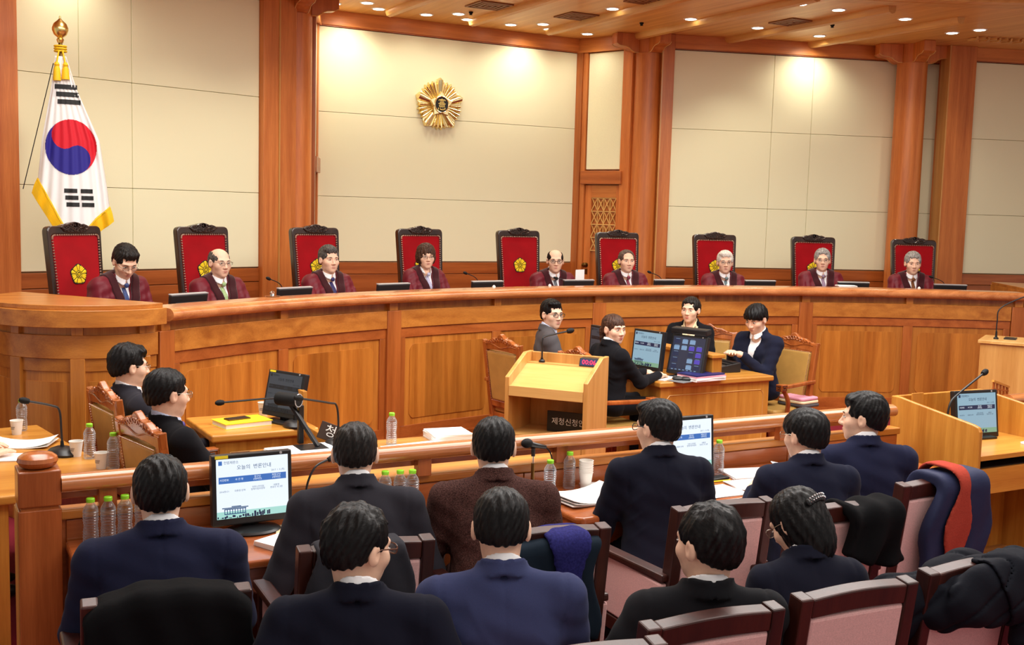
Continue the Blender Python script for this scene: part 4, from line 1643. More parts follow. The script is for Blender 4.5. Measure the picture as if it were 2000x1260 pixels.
# ---- chairs with carved crests and tan leather
def make_carved_chair():
    """sitter faces +y; seat 0.45, crest top 1.08"""
    t = empty('carved_armchair')
    lean = Matrix.Translation((0, -0.23, 0.42)) @ Matrix.Rotation(0.13, 4, 'X') @ Matrix.Translation((0, 0, -0.42))
    for s in (-1, 1):
        b = MB()
        b.T = lean
        b.prism([(s * 0.215 - 0.022, 0.0), (s * 0.215 + 0.022, 0.0), (s * 0.235 + 0.024, 1.0), (s * 0.235 - 0.024, 1.0)], -0.025, 0.022, 'XZ')
        b.build('back_post', 'wood_carved', t, bevel=0.006)
    b = MB()
    b.T = lean
    N = 28
    up, lo = [], []
    for i in range(N + 1):
        x = -0.268 + 0.536 * i / N
        q = x / 0.268
        z = 1.015 + 0.055 * math.exp(-(q / 0.45) ** 2) + 0.012 * math.cos(q * 13) * math.exp(-(q / 0.6) ** 2) - 0.012 * q * q + 0.010 * max(0, abs(q) - 0.86) * 8
        up.append((x, z))
        lo.append((x * 0.96, 0.925 + 0.018 * (1 - q * q)))
    b.prism(lo + up[::-1], -0.02, 0.02, 'XZ')
    cr = b.build('crest', 'wood_carved', t, bevel=0.007)
    b = MB()
    b.T = lean
    for sy in (-0.021, 0.022):
        for s in (-1, 1):
            for k in range(6):
                x = s * (0.012 + 0.034 * k)
                r = 0.019 - 0.0016 * k
                b.tube([(x + r * math.cos(a) * (1 - i * 0.04), sy, 1.0 + 0.035 * math.exp(-(x / 0.12) ** 2) + r * math.sin(a) * (1 - i * 0.04)) for i, a in enumerate([q * 0.6 + k for q in range(12)])], 0.0055, 5)
        b.tube(smooth_path([(-0.22, sy, 0.985), (-0.12, sy, 0.99), (0, sy, 0.965), (0.12, sy, 0.99), (0.22, sy, 0.985)]), 0.005, 5)
    b.build('carving', 'wood_carved', cr)
    inner = [(-0.185, 0.50), (0.185, 0.50), (0.205, 0.925), (-0.205, 0.925)]
    b = MB()
    b.T = lean
    b.prism(inner, -0.03, 0.032, 'XZ')
    b.build('back_pad', 'tan_leather', t, bevel=0.018, seg=3)
    b = MB()
    b.T = lean
    for sy in (-0.032, 0.034):
        for i in range(4):
            p, q = Vector(inner[i]), Vector(inner[(i + 1) % 4])
            n = int((q - p).length / 0.015)
            for k in range(n):
                c = p + (q - p) * k / n
                b.ball((c.x * 0.985, sy, c.y), 0.0045, 5, 3)
    nn = b.build('nail_heads', 'nail', t)
    nn['kind'] = 'stuff'
    b = MB()
    b.T = lean
    b.box(-0.215, 0.215, -0.018, 0.018, 0.44, 0.50)
    b.build('lower_rail', 'wood_carved', t, bevel=0.005)
    MB().prism(rounded([(-0.235, -0.22), (0.235, -0.22), (0.255, 0.25), (-0.255, 0.25)], 0.05), 0.385, 0.455, 'XY').build('seat', 'tan_leather', t, bevel=0.025, seg=3)
    MB().prism(rounded([(-0.245, -0.23), (0.245, -0.23), (0.265, 0.26), (-0.265, 0.26)], 0.04), 0.32, 0.385, 'XY').build('seat_frame', 'wood_carved', t, bevel=0.006)
    b = MB()
    for i in range(34):
        b.ball((-0.25 + 0.5 * i / 33, 0.262, 0.382), 0.0045, 5, 3)
        b.ball((0.258, -0.22 + 0.46 * i / 33, 0.382), 0.0045, 5, 3)
        b.ball((-0.258, -0.22 + 0.46 * i / 33, 0.382), 0.0045, 5, 3)
    nn = b.build('seat_nails', 'nail', t)
    nn['kind'] = 'stuff'
    for s in (-1, 1):
        b = MB()
        b.bar((s * 0.235, -0.30, 0.665), (s * 0.275, 0.20, 0.655), 0.045, 0.032)
        arm = b.build('arm', 'wood_carved', t, bevel=0.008)
        b = MB()
        b.box(s * 0.275 - 0.032, s * 0.275 + 0.032, 0.17, 0.25, 0.625, 0.685)
        b.build('arm_end', 'wood_carved', arm, bevel=0.006)
        b = MB()
        for k, d_ in enumerate((0.0, 0.014)):
            for sx in (-1, 1):
                x = s * 0.275 + sx * 0.033
                b.tube([(x, 0.182 + d_, 0.637 + d_), (x, 0.238 - d_, 0.637 + d_), (x, 0.238 - d_, 0.673 - d_), (x, 0.182 + d_, 0.673 - d_)], 0.0035, 4, closed=True)
            b.tube([(s * 0.275 - 0.024 + d_, 0.252, 0.637 + d_ * 0.7), (s * 0.275 + 0.024 - d_, 0.252, 0.637 + d_ * 0.7), (s * 0.275 + 0.024 - d_, 0.252, 0.673 - d_ * 0.7), (s * 0.275 - 0.024 + d_, 0.252, 0.673 - d_ * 0.7)], 0.0035, 4, closed=True)
        b.build('key_carving', 'mahogany', arm)
        tub(smooth_path([(s * 0.275, 0.19, 0.64), (s * 0.285, 0.13, 0.54), (s * 0.262, 0.10, 0.44), (s * 0.255, 0.12, 0.34)]), 0.02, 8).build('arm_support', 'wood_carved', t)
        b = MB()
        b.prism([(s * 0.235 - 0.026, 0.0), (s * 0.235 + 0.026, 0.0), (s * 0.235 + 0.03, 0.34), (s * 0.235 - 0.03, 0.34)], 0.20, 0.255, 'XZ')
        b.build('leg', 'wood_carved', t, bevel=0.006)
        MB().bar((s * 0.22, -0.30, 0.0), (s * 0.22, -0.215, 0.40), 0.045, 0.045, (1, 0, 0)).build('leg', 'wood_carved', t, bevel=0.005)
        MB().bar((s * 0.23, -0.25, 0.17), (s * 0.235, 0.21, 0.17), 0.025, 0.035).build('stretcher', 'wood_carved', t)
    return t


cc0 = None


def carved_chair(label, loc, rz, group='carved armchairs with tan leather'):
    global cc0
    if cc0 is None:
        cc0 = make_carved_chair()
        o = cc0
    else:
        o = copy_tree(cc0)
    o.location, o.rotation_euler = loc, (0, 0, rz)
    return tag(o, label, 'chair', group)


# ---- dark framed chairs with pink upholstery of the front rows
def make_pink_chair():
    """sitter faces +y; back top 0.95"""
    t = empty('upholstered_armchair')
    lean = Matrix.Translation((0, -0.22, 0.40)) @ Matrix.Rotation(0.14, 4, 'X') @ Matrix.Translation((0, 0, -0.40))
    Wc = 0.215
    for s in (-1, 1):
        b = MB()
        b.T = lean
        b.box(s * Wc - 0.024, s * Wc + 0.024, -0.03, 0.03, 0.30, 0.965)
        b.build('back_post', 'mahogany', t, bevel=0.006)
        MB().bar((s * Wc, -0.33, 0.0), (s * Wc, -0.215, 0.40), 0.045, 0.05, (1, 0, 0)).build('leg', 'mahogany', t, bevel=0.005)
        MB().box(s * 0.255 - 0.022, s * 0.255 + 0.022, 0.20, 0.25, 0.0, 0.64).build('leg', 'mahogany', t, bevel=0.005)
        arm = MB().bar((s * 0.235, -0.27, 0.668), (s * 0.262, 0.26, 0.66), 0.062, 0.032).build('arm', 'mahogany', t, bevel=0.008)
        b = MB()
        b.prism([(-0.235, 0.40), (0.20, 0.40), (0.20, 0.645), (-0.265, 0.645)], s * 0.25 - 0.016, s * 0.25 + 0.016, 'YZ')
        b.build('side_pad', 'pink_fabric', t, bevel=0.008)
        MB().bar((s * 0.245, -0.23, 0.365), (s * 0.255, 0.21, 0.365), 0.035, 0.06).build('side_rail', 'mahogany', t, bevel=0.004)
    b = MB()
    b.T = lean
    N = 10
    poly = [(-Wc + 0.024 + (2 * Wc - 0.048) * i / N, 0.895 + 0.008 * math.sin(PI * i / N)) for i in range(N + 1)] + [(Wc - 0.024 - (2 * Wc - 0.048) * i / N, 0.96 + 0.010 * math.sin(PI * i / N)) for i in range(N + 1)]
    b.prism(poly, -0.028, 0.026, 'XZ')
    b.build('top_rail', 'mahogany', t, bevel=0.006)
    b = MB()
    b.T = lean
    b.box(-Wc + 0.02, Wc - 0.02, -0.024, 0.024, 0.40, 0.45)
    b.build('lower_rail', 'mahogany', t, bevel=0.004)
    b = MB()
    b.T = lean
    b.box(-Wc + 0.022, Wc - 0.022, -0.026, 0.034, 0.45, 0.896)
    b.build('back_pad', 'pink_fabric', t, bevel=0.014, seg=3)
    MB().prism(rounded([(-0.225, -0.22), (0.225, -0.22), (0.225, 0.25), (-0.225, 0.25)], 0.04), 0.39, 0.46, 'XY').build('seat', 'pink_fabric', t, bevel=0.022, seg=3)
    MB().box(-0.225, 0.225, -0.22, 0.24, 0.33, 0.39).build('seat_frame', 'mahogany', t, bevel=0.004)
    return t


pc0 = None


def pink_chair(label, loc, rz, group='pink upholstered armchairs'):
    global pc0
    if pc0 is None:
        pc0 = make_pink_chair()
        o = pc0
    else:
        o = copy_tree(pc0)
    o.location, o.rotation_euler = loc, (0, 0, rz)
    return tag(o, label, 'chair', group)

# ================================================================ people
plain('skin', (236, 192, 164), rough=0.5, spec=0.35, noise=0.04, nscale=60)
plain('eye_white', (232, 226, 220), rough=0.3)
plain('eye_dark', (28, 18, 14), rough=0.25)
plain('shirt_white', (240, 240, 242), rough=0.8, spec=0.2, bump=0.1, bscale=60)
plain('shirt_blue', (196, 206, 232), rough=0.8, spec=0.2)
plain('lip', (176, 92, 88), rough=0.5)
plain('lip_red', (186, 40, 52), rough=0.4)
plain('glass_frame_dark', (24, 20, 20), rough=0.3)
plain('glass_frame_metal', (150, 140, 128), rough=0.25, metal=0.9)
plain('glass_frame_brown', (92, 52, 34), rough=0.3)
plain('robe', (104, 16, 32), rough=0.5, spec=0.3, sheen=0.04, bump=0.25, bscale=30, stretch=(1, 1, 0.3))
plain('robe_velvet', (54, 4, 14), rough=0.8, spec=0.15, sheen=0.3, bump=0.1, bscale=200)
plain('watch_steel', (200, 200, 204), rough=0.2, metal=1.0)
for nm, c in (('navy', (31, 34, 58)), ('blue_suit', (52, 58, 92)), ('black_suit', (20, 20, 24)), ('charcoal', (44, 43, 50)), ('grey_suit', (84, 80, 82)), ('dark_navy', (25, 28, 46)), ('midnight', (18, 20, 34))):
    plain('cloth_' + nm, c, rough=0.9, spec=0.12, sheen=0.03, noise=0.10, nscale=500, bump=0.35, bscale=14)
plain('cloth_tweed', (72, 48, 44), rough=0.95, spec=0.1, noise=0.8, nscale=260, bump=0.5, bscale=300)
for nm, c in (('tie_blue', (52, 70, 120)), ('tie_green', (160, 186, 130)), ('tie_navy', (44, 40, 92)), ('tie_lilac', (186, 186, 214)), ('tie_grey', (92, 96, 104)), ('tie_wine', (128, 44, 68)), ('tie_teal', (106, 128, 134)),
              ('tie_mauve', (150, 128, 150)), ('tie_brown', (112, 66, 32)), ('tie_yellow', (206, 166, 80)), ('tie_purple', (80, 66, 140))):
    plain(nm, c, rough=0.5, spec=0.4, noise=0.35, nscale=160)


def hair_mat(name, col, hi):
    m, nt, b = new_mat(name)
    N, L = nt.nodes, nt.links
    tc = N.new('ShaderNodeTexCoord')
    mp = N.new('ShaderNodeMapping')
    mp.inputs['Scale'].default_value = (1.0, 0.16, 0.35)
    L.new(tc.outputs['Object'], mp.inputs['Vector'])
    n = N.new('ShaderNodeTexNoise')
    n.inputs['Scale'].default_value = 170
    n.inputs['Detail'].default_value = 4
    L.new(mp.outputs[0], n.inputs['Vector'])
    r = N.new('ShaderNodeValToRGB')
    r.color_ramp.elements[0].position, r.color_ramp.elements[1].position = 0.35, 0.68
    r.color_ramp.elements[0].color, r.color_ramp.elements[1].color = lin(col), lin(hi)
    L.new(n.outputs['Fac'], r.inputs[0])
    L.new(r.outputs[0], b.inputs['Base Color'])
    b.inputs['Roughness'].default_value = 0.46
    b.inputs['Specular IOR Level'].default_value = 0.22
    bp = N.new('ShaderNodeBump')
    bp.inputs['Strength'].default_value = 0.45
    bp.inputs['Distance'].default_value = 0.005
    L.new(n.outputs['Fac'], bp.inputs['Height'])
    L.new(bp.outputs[0], b.inputs['Normal'])


hair_mat('hair_black', (7, 6, 7), (18, 16, 17))
hair_mat('hair_soft_black', (16, 13, 12), (38, 31, 28))
hair_mat('hair_brown', (44, 28, 22), (92, 62, 46))
hair_mat('hair_grey_dark', (50, 46, 44), (104, 98, 94))
hair_mat('hair_brown_grey', (60, 44, 38), (112, 90, 80))
hair_mat('hair_grey', (110, 106, 104), (178, 174, 170))
hair_mat('hair_white', (186, 180, 172), (238, 232, 222))



def head_field(P):
    """P in the head frame: x right, y forward, z up, origin between the ears"""
    ax = np.abs(P[0])
    Q = (ax, P[1], P[2])
    d = s_ell(P, (0, -0.018, 0.030), (0.078, 0.094, 0.080))
    d = smin(d, s_ell(P, (0, 0.018, -0.030), (0.063, 0.068, 0.078)), 0.03)
    d = smin(d, s_ell(P, (0, 0.030, -0.070), (0.049, 0.050, 0.043)), 0.03)
    d = smin(d, s_ell(P, (0, 0.064, -0.097), (0.022, 0.015, 0.016)), 0.022)
    d = smin(d, s_ell(Q, (0.043, 0.054, -0.024), (0.022, 0.022, 0.020)), 0.03)
    d = smin(d, s_cap(Q, (0.010, 0.080, 0.024), (0.044, 0.068, 0.024), 0.009), 0.018)
    d = smax(d, -s_ell(Q, (0.033, 0.098, 0.005), (0.019, 0.020, 0.0125)), 0.010)
    d = smin(d, s_cap(P, (0, 0.080, 0.010), (0, 0.103, -0.030), 0.0065, 0.0105), 0.012)
    d = smin(d, s_ell(Q, (0.0125, 0.092, -0.034), (0.009, 0.011, 0.008)), 0.007)
    d = smin(d, s_ell(P, (0, 0.082, -0.0585), (0.024, 0.011, 0.006)), 0.006)
    d = smin(d, s_ell(P, (0, 0.081, -0.0690), (0.020, 0.011, 0.007)), 0.006)
    d = smax(d, -s_cap(Q, (0.0, 0.0945, -0.0635), (0.024, 0.086, -0.0645), 0.0022), 0.003)
    ear = s_ell(Q, (0.081, -0.008, -0.006), (0.012, 0.020, 0.033))
    ear = smax(ear, -s_ell(Q, (0.095, 0.000, -0.003), (0.010, 0.011, 0.018)), 0.006)
    return smin(d, ear, 0.008)


def hair_field(P, st):
    ax = np.abs(P[0])
    Q = (ax, P[1], P[2])
    kind = st.get('kind', 'short')
    tt, ts = st.get('top', 0.016), st.get('side', 0.007)
    base = s_ell(P, (0, -0.020, 0.029 + tt * 0.40), (0.0785 + ts, 0.0955 + ts, 0.080 + tt * 0.62))
    # stop the back at the nape
    back = s_ell(P, (0, -0.028, -0.018), (0.071 + ts * 0.8, 0.076 + ts, 0.066))
    d = smin(base, back, 0.03)
    hl = st.get('hairline', 0.009)                 # larger = higher forehead
    face = s_ell(P, (0, 0.108, -0.030 + hl * 0.5), (0.068, 0.078, 0.090 + hl))
    if kind == 'bowl':
        face = smax(s_ell(P, (0, 0.10, -0.06), (0.070, 0.080, 0.080)), P[2] - 0.018, 0.01)
        d = smin(d, s_ell(P, (0, 0.012, 0.045), (0.079, 0.088, 0.070)), 0.03)
    ear = s_ell(Q, (0.096, 0.000, -0.020), (0.036, 0.032, 0.044))
    zc = st.get('nape', -0.063)
    low = (zc + 0.062 * np.clip((P[1] + 0.10) / 0.12, 0, 2)) - P[2]
    if kind in ('bob', 'clip', 'pony'):
        low = st.get('len', -0.088) - P[2] + 0.0 * P[0]
        if kind == 'bob':
            d = smin(d, s_ell(P, (0, -0.016, -0.018), (0.097, 0.092, 0.088)), 0.03)
            face = smax(s_ell(P, (-0.004, 0.112, -0.052), (0.066, 0.098, 0.098)), -(P[1] - 0.016), 0.01)
            ear = s_ell(Q, (0.2, 0, 0), (0.01, 0.01, 0.01))
        if kind == 'clip':
            d = smin(d, s_ell(P, (0, -0.030, -0.050), (0.088, 0.085, 0.120)), 0.04)
            face = smax(s_ell(P, (0, 0.115, -0.045), (0.060, 0.085, 0.098)), -(P[1] - 0.015), 0.01)
            ear = s_ell(Q, (0.2, 0, 0), (0.01, 0.01, 0.01))
        if kind == 'pony':
            low = (-0.055 + 0.04 * np.clip((P[1] + 0.10) / 0.12, 0, 2)) - P[2]
            if st.get('fringe'):
                face = smax(s_ell(P, (0, 0.105, -0.055), (0.060, 0.085, 0.082)), P[2] - 0.024, 0.008)
    if kind in ('short', 'receding', 'pony') and not st.get('fringe'):
        face = smin(face, s_ell(Q, (0.050, 0.088, 0.046 + hl), (0.022, 0.040, 0.026)), 0.010)
    if kind == 'bald':
        face = smin(face, s_ell(P, (0, 0.03, 0.10), (0.066, 0.13, 0.088)), 0.02)
    if kind == 'receding':
        face = smin(face, s_ell(P, (0.0, 0.085, 0.052), (0.064, 0.060, 0.052)), 0.02)
    d = smax(d, -face, 0.007)
    d = smax(d, -ear, 0.006)
    d = smax(d, low, 0.010)
    if kind in ('short', 'bald', 'receding', 'bowl'):
        d = smax(d, ax - (0.060 + ts) - 0.45 * np.clip(P[2] + 0.060, 0, 1), 0.012)
    if st.get('swoop'):
        s = st['swoop']
        d = smin(d, s_ell(P, (s * 0.014, 0.046, 0.092), (0.056, 0.034, 0.024)), 0.022)
    if kind == 'pony':
        d = smin(d, s_cap(P, (0, -0.095, 0.0), (0, -0.135, -0.03), 0.022, 0.024), 0.02)
        d = smin(d, s_cap(P, (0, -0.135, -0.03), (0.01, -0.125, -0.16), 0.027, 0.016), 0.02)
    # locks
    a = np.arctan2(P[0], P[1] + 0.02)
    w = st.get('lock', 0.0026)
    d = d + w * np.sin(a * 23 + P[2] * 60) * np.cos(P[2] * 95 + a * 5) + 0.6 * w * np.sin(P[0] * 210 + P[1] * 130) + st.get('mess', 0.0) * np.sin(P[0] * 75 + 1) * np.sin(P[1] * 85) * np.clip((P[2] - 0.02) * 20, 0, 1)
    return d


def hand_field(P, curl=0.5, spread=0.12, grip=False):
    """right hand, wrist at origin, fingers along +y, palm facing -z, thumb on the -x side"""
    d = s_box(P, (0, 0.045, 0), (0.038, 0.042, 0.0125), 0.012)
    d = smin(d, s_cap(P, (0, -0.02, 0), (0, 0.02, 0), 0.026, 0.028, 1.0), 0.02)
    lens = (0.066, 0.076, 0.070, 0.054)
    for k in range(4):
        x = -0.028 + 0.0188 * k
        fan = spread * (k - 1.5) / 1.5
        p = np.array([x, 0.082 - 0.004 * abs(k - 1.3), 0.0])
        ang = 0.0
        for j, fr in enumerate((0.45, 0.32, 0.23)):
            ang += curl * (0.55, 0.75, 0.6)[j]
            q = p + lens[k] * fr * np.array([math.sin(fan) * math.cos(ang), math.cos(ang) * math.cos(fan), -math.sin(ang)])
            r0 = (0.0088, 0.0082, 0.0074)[j]
            d = smin(d, s_cap(P, p, q, r0, r0 - 0.0008), 0.004)
            p = q
    p = np.array([-0.030, 0.022, -0.006])
    for j, (dx, dy, dz) in enumerate(((-0.022, 0.026, -0.010), (-0.006, 0.030, -0.010 - 0.01 * curl), (0.004, 0.024, -0.006 - 0.008 * curl))):
        q = p + np.array([dx, dy, dz])
        r0 = (0.0125, 0.0100, 0.0090)[j]
        d = smin(d, s_cap(P, p, q, r0, r0 - 0.001), 0.006)
        p = q
    return d


def ik(S, Wt, l1, l2, hint):
    S, Wt = np.array(S, float), np.array(Wt, float)
    d = Wt - S
    L_ = np.linalg.norm(d)
    mx = (l1 + l2) * 0.985
    if L_ > mx:
        Wt = S + d / L_ * mx
        d = Wt - S
        L_ = mx
    a = (l1 * l1 - l2 * l2 + L_ * L_) / (2 * L_)
    h = math.sqrt(max(0, l1 * l1 - a * a))
    u = d / L_
    hint = np.array(hint, float)
    n = hint - u * (hint @ u)
    n /= (np.linalg.norm(n) + 1e-9)
    return S + u * a + n * h, Wt


def person(label, head, heading, lean=0.05, side=0.0, hyaw=0.0, hpitch=0.0, hroll=0.0, hair=None, hairmat='hair_black', dress='suit', cloth='cloth_navy', shirt='shirt_white', tie=None,
           glasses=None, hands=None, desk=None, curl=0.5, skin='skin', female=False, twist=0.0, sc=1.0, neck_fwd=0.0, group=None, hands_vis=True, belly=0.0, shoulder=1.0, watch=False, earrings=False, vneck=1.0, seat=None, curlR=None):
    """seated figure. head = (x, y, z of the crown); heading: clockwise from +y; lean: forward; hyaw: head turn to its right, hpitch: down"""
    hair = hair or {}
    k = 1.035 * sc * (0.95 if female else 1.0)
    top = 0.111 + hair.get('top', 0.016)
    Rt = rot_y(side) @ rot_x(-lean)
    # head orientation in body frame
    Rh = rot_z(-hyaw) @ rot_x(-hpitch) @ rot_y(hroll)
    Rn = rot_x(-(lean * 0.7 + hpitch * 0.25 + neck_fwd))
    nb = Rt @ np.array([0, -0.012, 0.475]) * k              # neck base over the hip
    hc = nb + Rn @ np.array([0, 0.026, 0.132]) * k
    crown = hc[2] + top * k * math.cos(hpitch * 0.5)
    hip = head[2] - crown
    lo_ = hc[:2]
    hd = heading
    # hip centre is local (0,0,hip); world so that head xy fits
    wx = head[0] - (hc[0] * math.cos(-hd) - hc[1] * math.sin(-hd))
    wy = head[1] - (hc[0] * math.sin(-hd) + hc[1] * math.cos(-hd))
    P0 = np.array([0, 0, hip])
    O = P0
    nbw, hcw = nb + O, hc + O
    Rtw = rot_z(-twist)
    RT = Rtw @ Rt

    # arms
    sw = 0.180 * (0.9 if female else 1.0) * shoulder
    arms = {}
    l1, l2 = 0.285 * k, 0.255 * k
    for s in (-1, 1):
        S = O + RT @ np.array([s * sw, -0.012, 0.400]) * k
        tgt = (hands or {}).get('L' if s < 0 else 'R')
        if tgt is None:
            z = (desk if desk is not None else hip + 0.10)
            tgt = (s * 0.16, 0.36 * k, z + 0.03)
        E, Wr = ik(S, tgt, l1, l2, (s * 0.42, -0.50, -0.80))
        arms[s] = (S, E, Wr)
    # ---- one continuous skin surface: head, neck, trunk, arms, hands
    fs = 0.9 if female else 1.0

    def torso(P, g=0.0):
        B = tuple(c / k for c in frame(P, O, RT))
        Q = (np.abs(B[0]), B[1], B[2])
        d = s_cap(B, (-0.085 * fs, 0.0, 0.30), (0.085 * fs, 0.0, 0.30), 0.108 + g, sy=0.95)
        d = smin(d, s_cap(B, (-0.070 * fs, 0.012, 0.14), (0.070 * fs, 0.012, 0.14), 0.102 + belly + g, sy=0.98), 0.08)
        d = smin(d, s_cap(B, (-0.085, 0.0, 0.0), (0.085, 0.0, 0.0), 0.112 + g), 0.08)
        d = smin(d, s_cap(Q, (0.035, -0.022, 0.462), (sw - 0.01, -0.014, 0.408), 0.043 + g, 0.058 + g), 0.05)
        d = smin(d, s_ell(B, (0, -0.035, 0.375), (0.125 + g, 0.070 + g, 0.105 + g)), 0.05)
        if female:
            d = smin(d, s_ell(Q, (0.060, 0.070, 0.275), (0.050 + g, 0.045 + g, 0.055 + g)), 0.05)
        return d * k, B

    hf = []
    for s in (-1, 1):
        S, E, Wr = arms[s]
        f = (Wr - E) / np.linalg.norm(Wr - E)
        f2 = f * 0.75 + np.array([-s * 0.22, 0.15, -0.18])
        f2 /= np.linalg.norm(f2)
        upv = np.array([0, 0, 1.0]) - f2 * f2[2]
        upv /= np.linalg.norm(upv)
        hf.append((s, Wr + f2 * 0.012, np.stack([np.cross(f2, upv), f2, upv], 1), curlR if (curlR is not None and s > 0) else curl))
    nkt = hcw + Rh @ np.array([0, -0.024, -0.050]) * k
    nkr = 0.047 if female else 0.054

    def body_field(P):
        H = tuple(c / k for c in frame(P, hcw, Rh))
        F = head_field(H) * k
        F = smin(F, s_cap(P, tuple(nkt), tuple(nbw + RT @ np.array([0, 0.016, -0.03]) * k), nkr * k, nkr * k), 0.022)
        F = smin(F, torso(P, -0.024)[0], 0.02)
        for s, wr, R, cu in hf:
            S, E, Wr = arms[s]
            F = smin(F, s_cap(P, S, E, 0.042 * k, 0.036 * k), 0.02)
            F = smin(F, s_cap(P, E, Wr, 0.036 * k, 0.025 * k), 0.015)
            hp = frame(P, wr, R)
            F = smin(F, hand_field((hp[0] * s / k, hp[1] / k, hp[2] / k), cu) * k, 0.008)
        return F
    apts = np.array([arms[s][i] for s in (-1, 1) for i in range(3)] + [w_ + R_[:, 1] * 0.17 for _, w_, R_, _c in hf])
    lo = np.minimum(np.minimum(O - 0.22, hcw - 0.14 * k), apts.min(0) - 0.07)
    hi = np.maximum(np.maximum(O + 0.22, hcw + 0.14 * k), apts.max(0) + 0.07)
    lo[2] = min(lo[2], O[2] - 0.15)
    F, org = sparse(body_field, lo, hi, 0.005 * k)
    co, Q = nets(F, org, 0.005 * k)
    me = quad_mesh('person', co, Q)
    me.materials.append(M(skin))
    root = bpy.data.objects.new('person', me)
    link(root)
    root.location = (wx, wy, 0)
    root.rotation_euler = (0, 0, -hd)
    tag(root, label, 'person', group)
    Mh = Matrix.Translation(Vector(hcw)) @ Matrix([list(r) for r in Rh]).to_4x4() @ Matrix.Scale(k, 4)

    # ---- hair
    hl = 0.15 if hair.get('kind') not in ('pony', 'clip') else 0.24
    F, org = sparse(lambda P: hair_field(P, hair), (-0.115, -0.185 if hair.get('kind') == 'pony' else -0.14, -hl), (0.115, 0.12, 0.155), 0.0045)
    co, Q = nets(F, org, 0.0045)
    hm = quad_mesh('hair', co, Q)
    hm.materials.append(M(hairmat))
    ho = link(bpy.data.objects.new('hair', hm), root)
    ho.matrix_local = Mh
    if hair.get('kind') == 'clip':
        b = MB()
        for i in range(9):
            a = -0.9 + 1.8 * i / 8
            b.ball((0.058 * math.sin(a), -0.092 - 0.034 * math.cos(a), 0.030 + 0.014 * math.cos(a)), (0.011, 0.010, 0.014), 8, 5, 0)
            for q in (-0.006, 0.006):
                b.ball((0.058 * math.sin(a) + 0.003, -0.101 - 0.034 * math.cos(a), 0.034 + 0.014 * math.cos(a) + q), 0.0035, 6, 4, 1)
        c = b.build('hair_clip', ['black_plastic', 'chrome'], root)
        c.matrix_local = Mh

    # ---- face details
    for s in (-1, 1):
        b = MB()
        b.ball((s * 0.033, 0.0775, 0.003), (0.0135, 0.0085, 0.0038), 12, 7)
        b.ball((s * 0.033, 0.0825, 0.003), (0.0056, 0.0052, 0.0038), 10, 6, 1)
        e = b.build('eye', ['eye_white', 'eye_dark'], root)
        e.matrix_local = Mh
        b = MB()
        b.tube([(s * 0.019, 0.0850, 0.0072), (s * 0.033, 0.0850, 0.0088), (s * 0.047, 0.0765, 0.0060)], [0.0009, 0.0015, 0.0008], 5)
        b.build('eyelid_line', 'eye_dark', root).matrix_local = Mh
        b = MB()
        ez = 0.0225
        b.tube([(s * 0.016, 0.0890, ez), (s * 0.030, 0.0880, ez + 0.0035), (s * 0.048, 0.0760, ez + 0.0015)], [0.0022, 0.0028, 0.0012], 6)
        b.build('eyebrow', hairmat if hairmat not in ('hair_white', 'hair_grey') else 'hair_grey_dark', root).matrix_local = Mh
    b = MB()
    b.ball((0, 0.0852, -0.0590), (0.0200, 0.0090, 0.0042), 14, 6)
    b.ball((0, 0.0840, -0.0685), (0.0170, 0.0092, 0.0048), 14, 6)
    b.build('lips', 'lip_red' if female and glasses is None else 'lip', root).matrix_local = Mh
    if glasses:
        gm = {'dark': 'glass_frame_dark', 'metal': 'glass_frame_metal', 'brown': 'glass_frame_brown'}[glasses]
        rr = 0.0021 if glasses != 'metal' else 0.0014
        g = MB()
        loops = {}
        for s in (-1, 1):
            lp = []
            for i in range(16):
                a = 2 * PI * i / 16
                x = s * 0.034 + 0.0235 * math.copysign(abs(math.cos(a)) ** 0.75, math.cos(a))
                z = 0.001 + 0.0150 * math.copysign(abs(math.sin(a)) ** 0.75, math.sin(a))
                lp.append((x, 0.1000 - 0.10 * max(0, abs(x) - 0.03), z))
            loops[s] = lp
            g.tube(lp, rr, 6, closed=True)
            g.tube([(s * 0.058, 0.0972, 0.006), (s * 0.075, 0.075, 0.008), (s * 0.086, 0.01, 0.012), (s * 0.083, -0.018, -0.006)], rr, 6)
        g.tube([(-0.0105, 0.1005, 0.004), (0, 0.1030, 0.007), (0.0105, 0.1005, 0.004)], rr, 6)
        go = g.build('glasses', gm, root)
        go.matrix_local = Mh
        for s in (-1, 1):
            l = MB()
            l.add(loops[s], [tuple(range(16))])
            l.build('lens', 'lens_glass', go, recalc=False)
    if earrings:
        b = MB()
        for s in (-1, 1):
            b.ball((s * 0.084, -0.002, -0.040), 0.006, 8, 6)
        b.build('earrings', 'chrome', root).matrix_local = Mh

    # ---- clothing
    robe = dress == 'robe'
    ez = np.array([0.0, 0.0, 0.0])
    pts = np.array([arms[s][i] for s in (-1, 1) for i in range(3)] + [nbw + [0, 0, 0.06], O + [0.2, 0.16, -0.09], O + [-0.2, -0.18, -0.09]])
    pad = 0.13 if robe else 0.10
    lo, hi = pts.min(0) - pad, pts.max(0) + pad
    hi[2] = max(nbw[2] + 0.05, pts[:, 2].max() + 0.07)
    zb = 0.20 if not robe else 0.24
    vw = 0.070 * vneck

    def vee_f(B, y0=0.02):
        v = np.maximum(np.abs(B[0]) - vw * np.clip((B[2] - zb) / (0.47 - zb), 0, 1.4), -B[1] + y0)
        return np.maximum(v, zb - B[2])

    def hole_f(B, r):
        return s_cap(B, (0, 0.022, 0.465), (0, 0.002, 0.66), r, r)

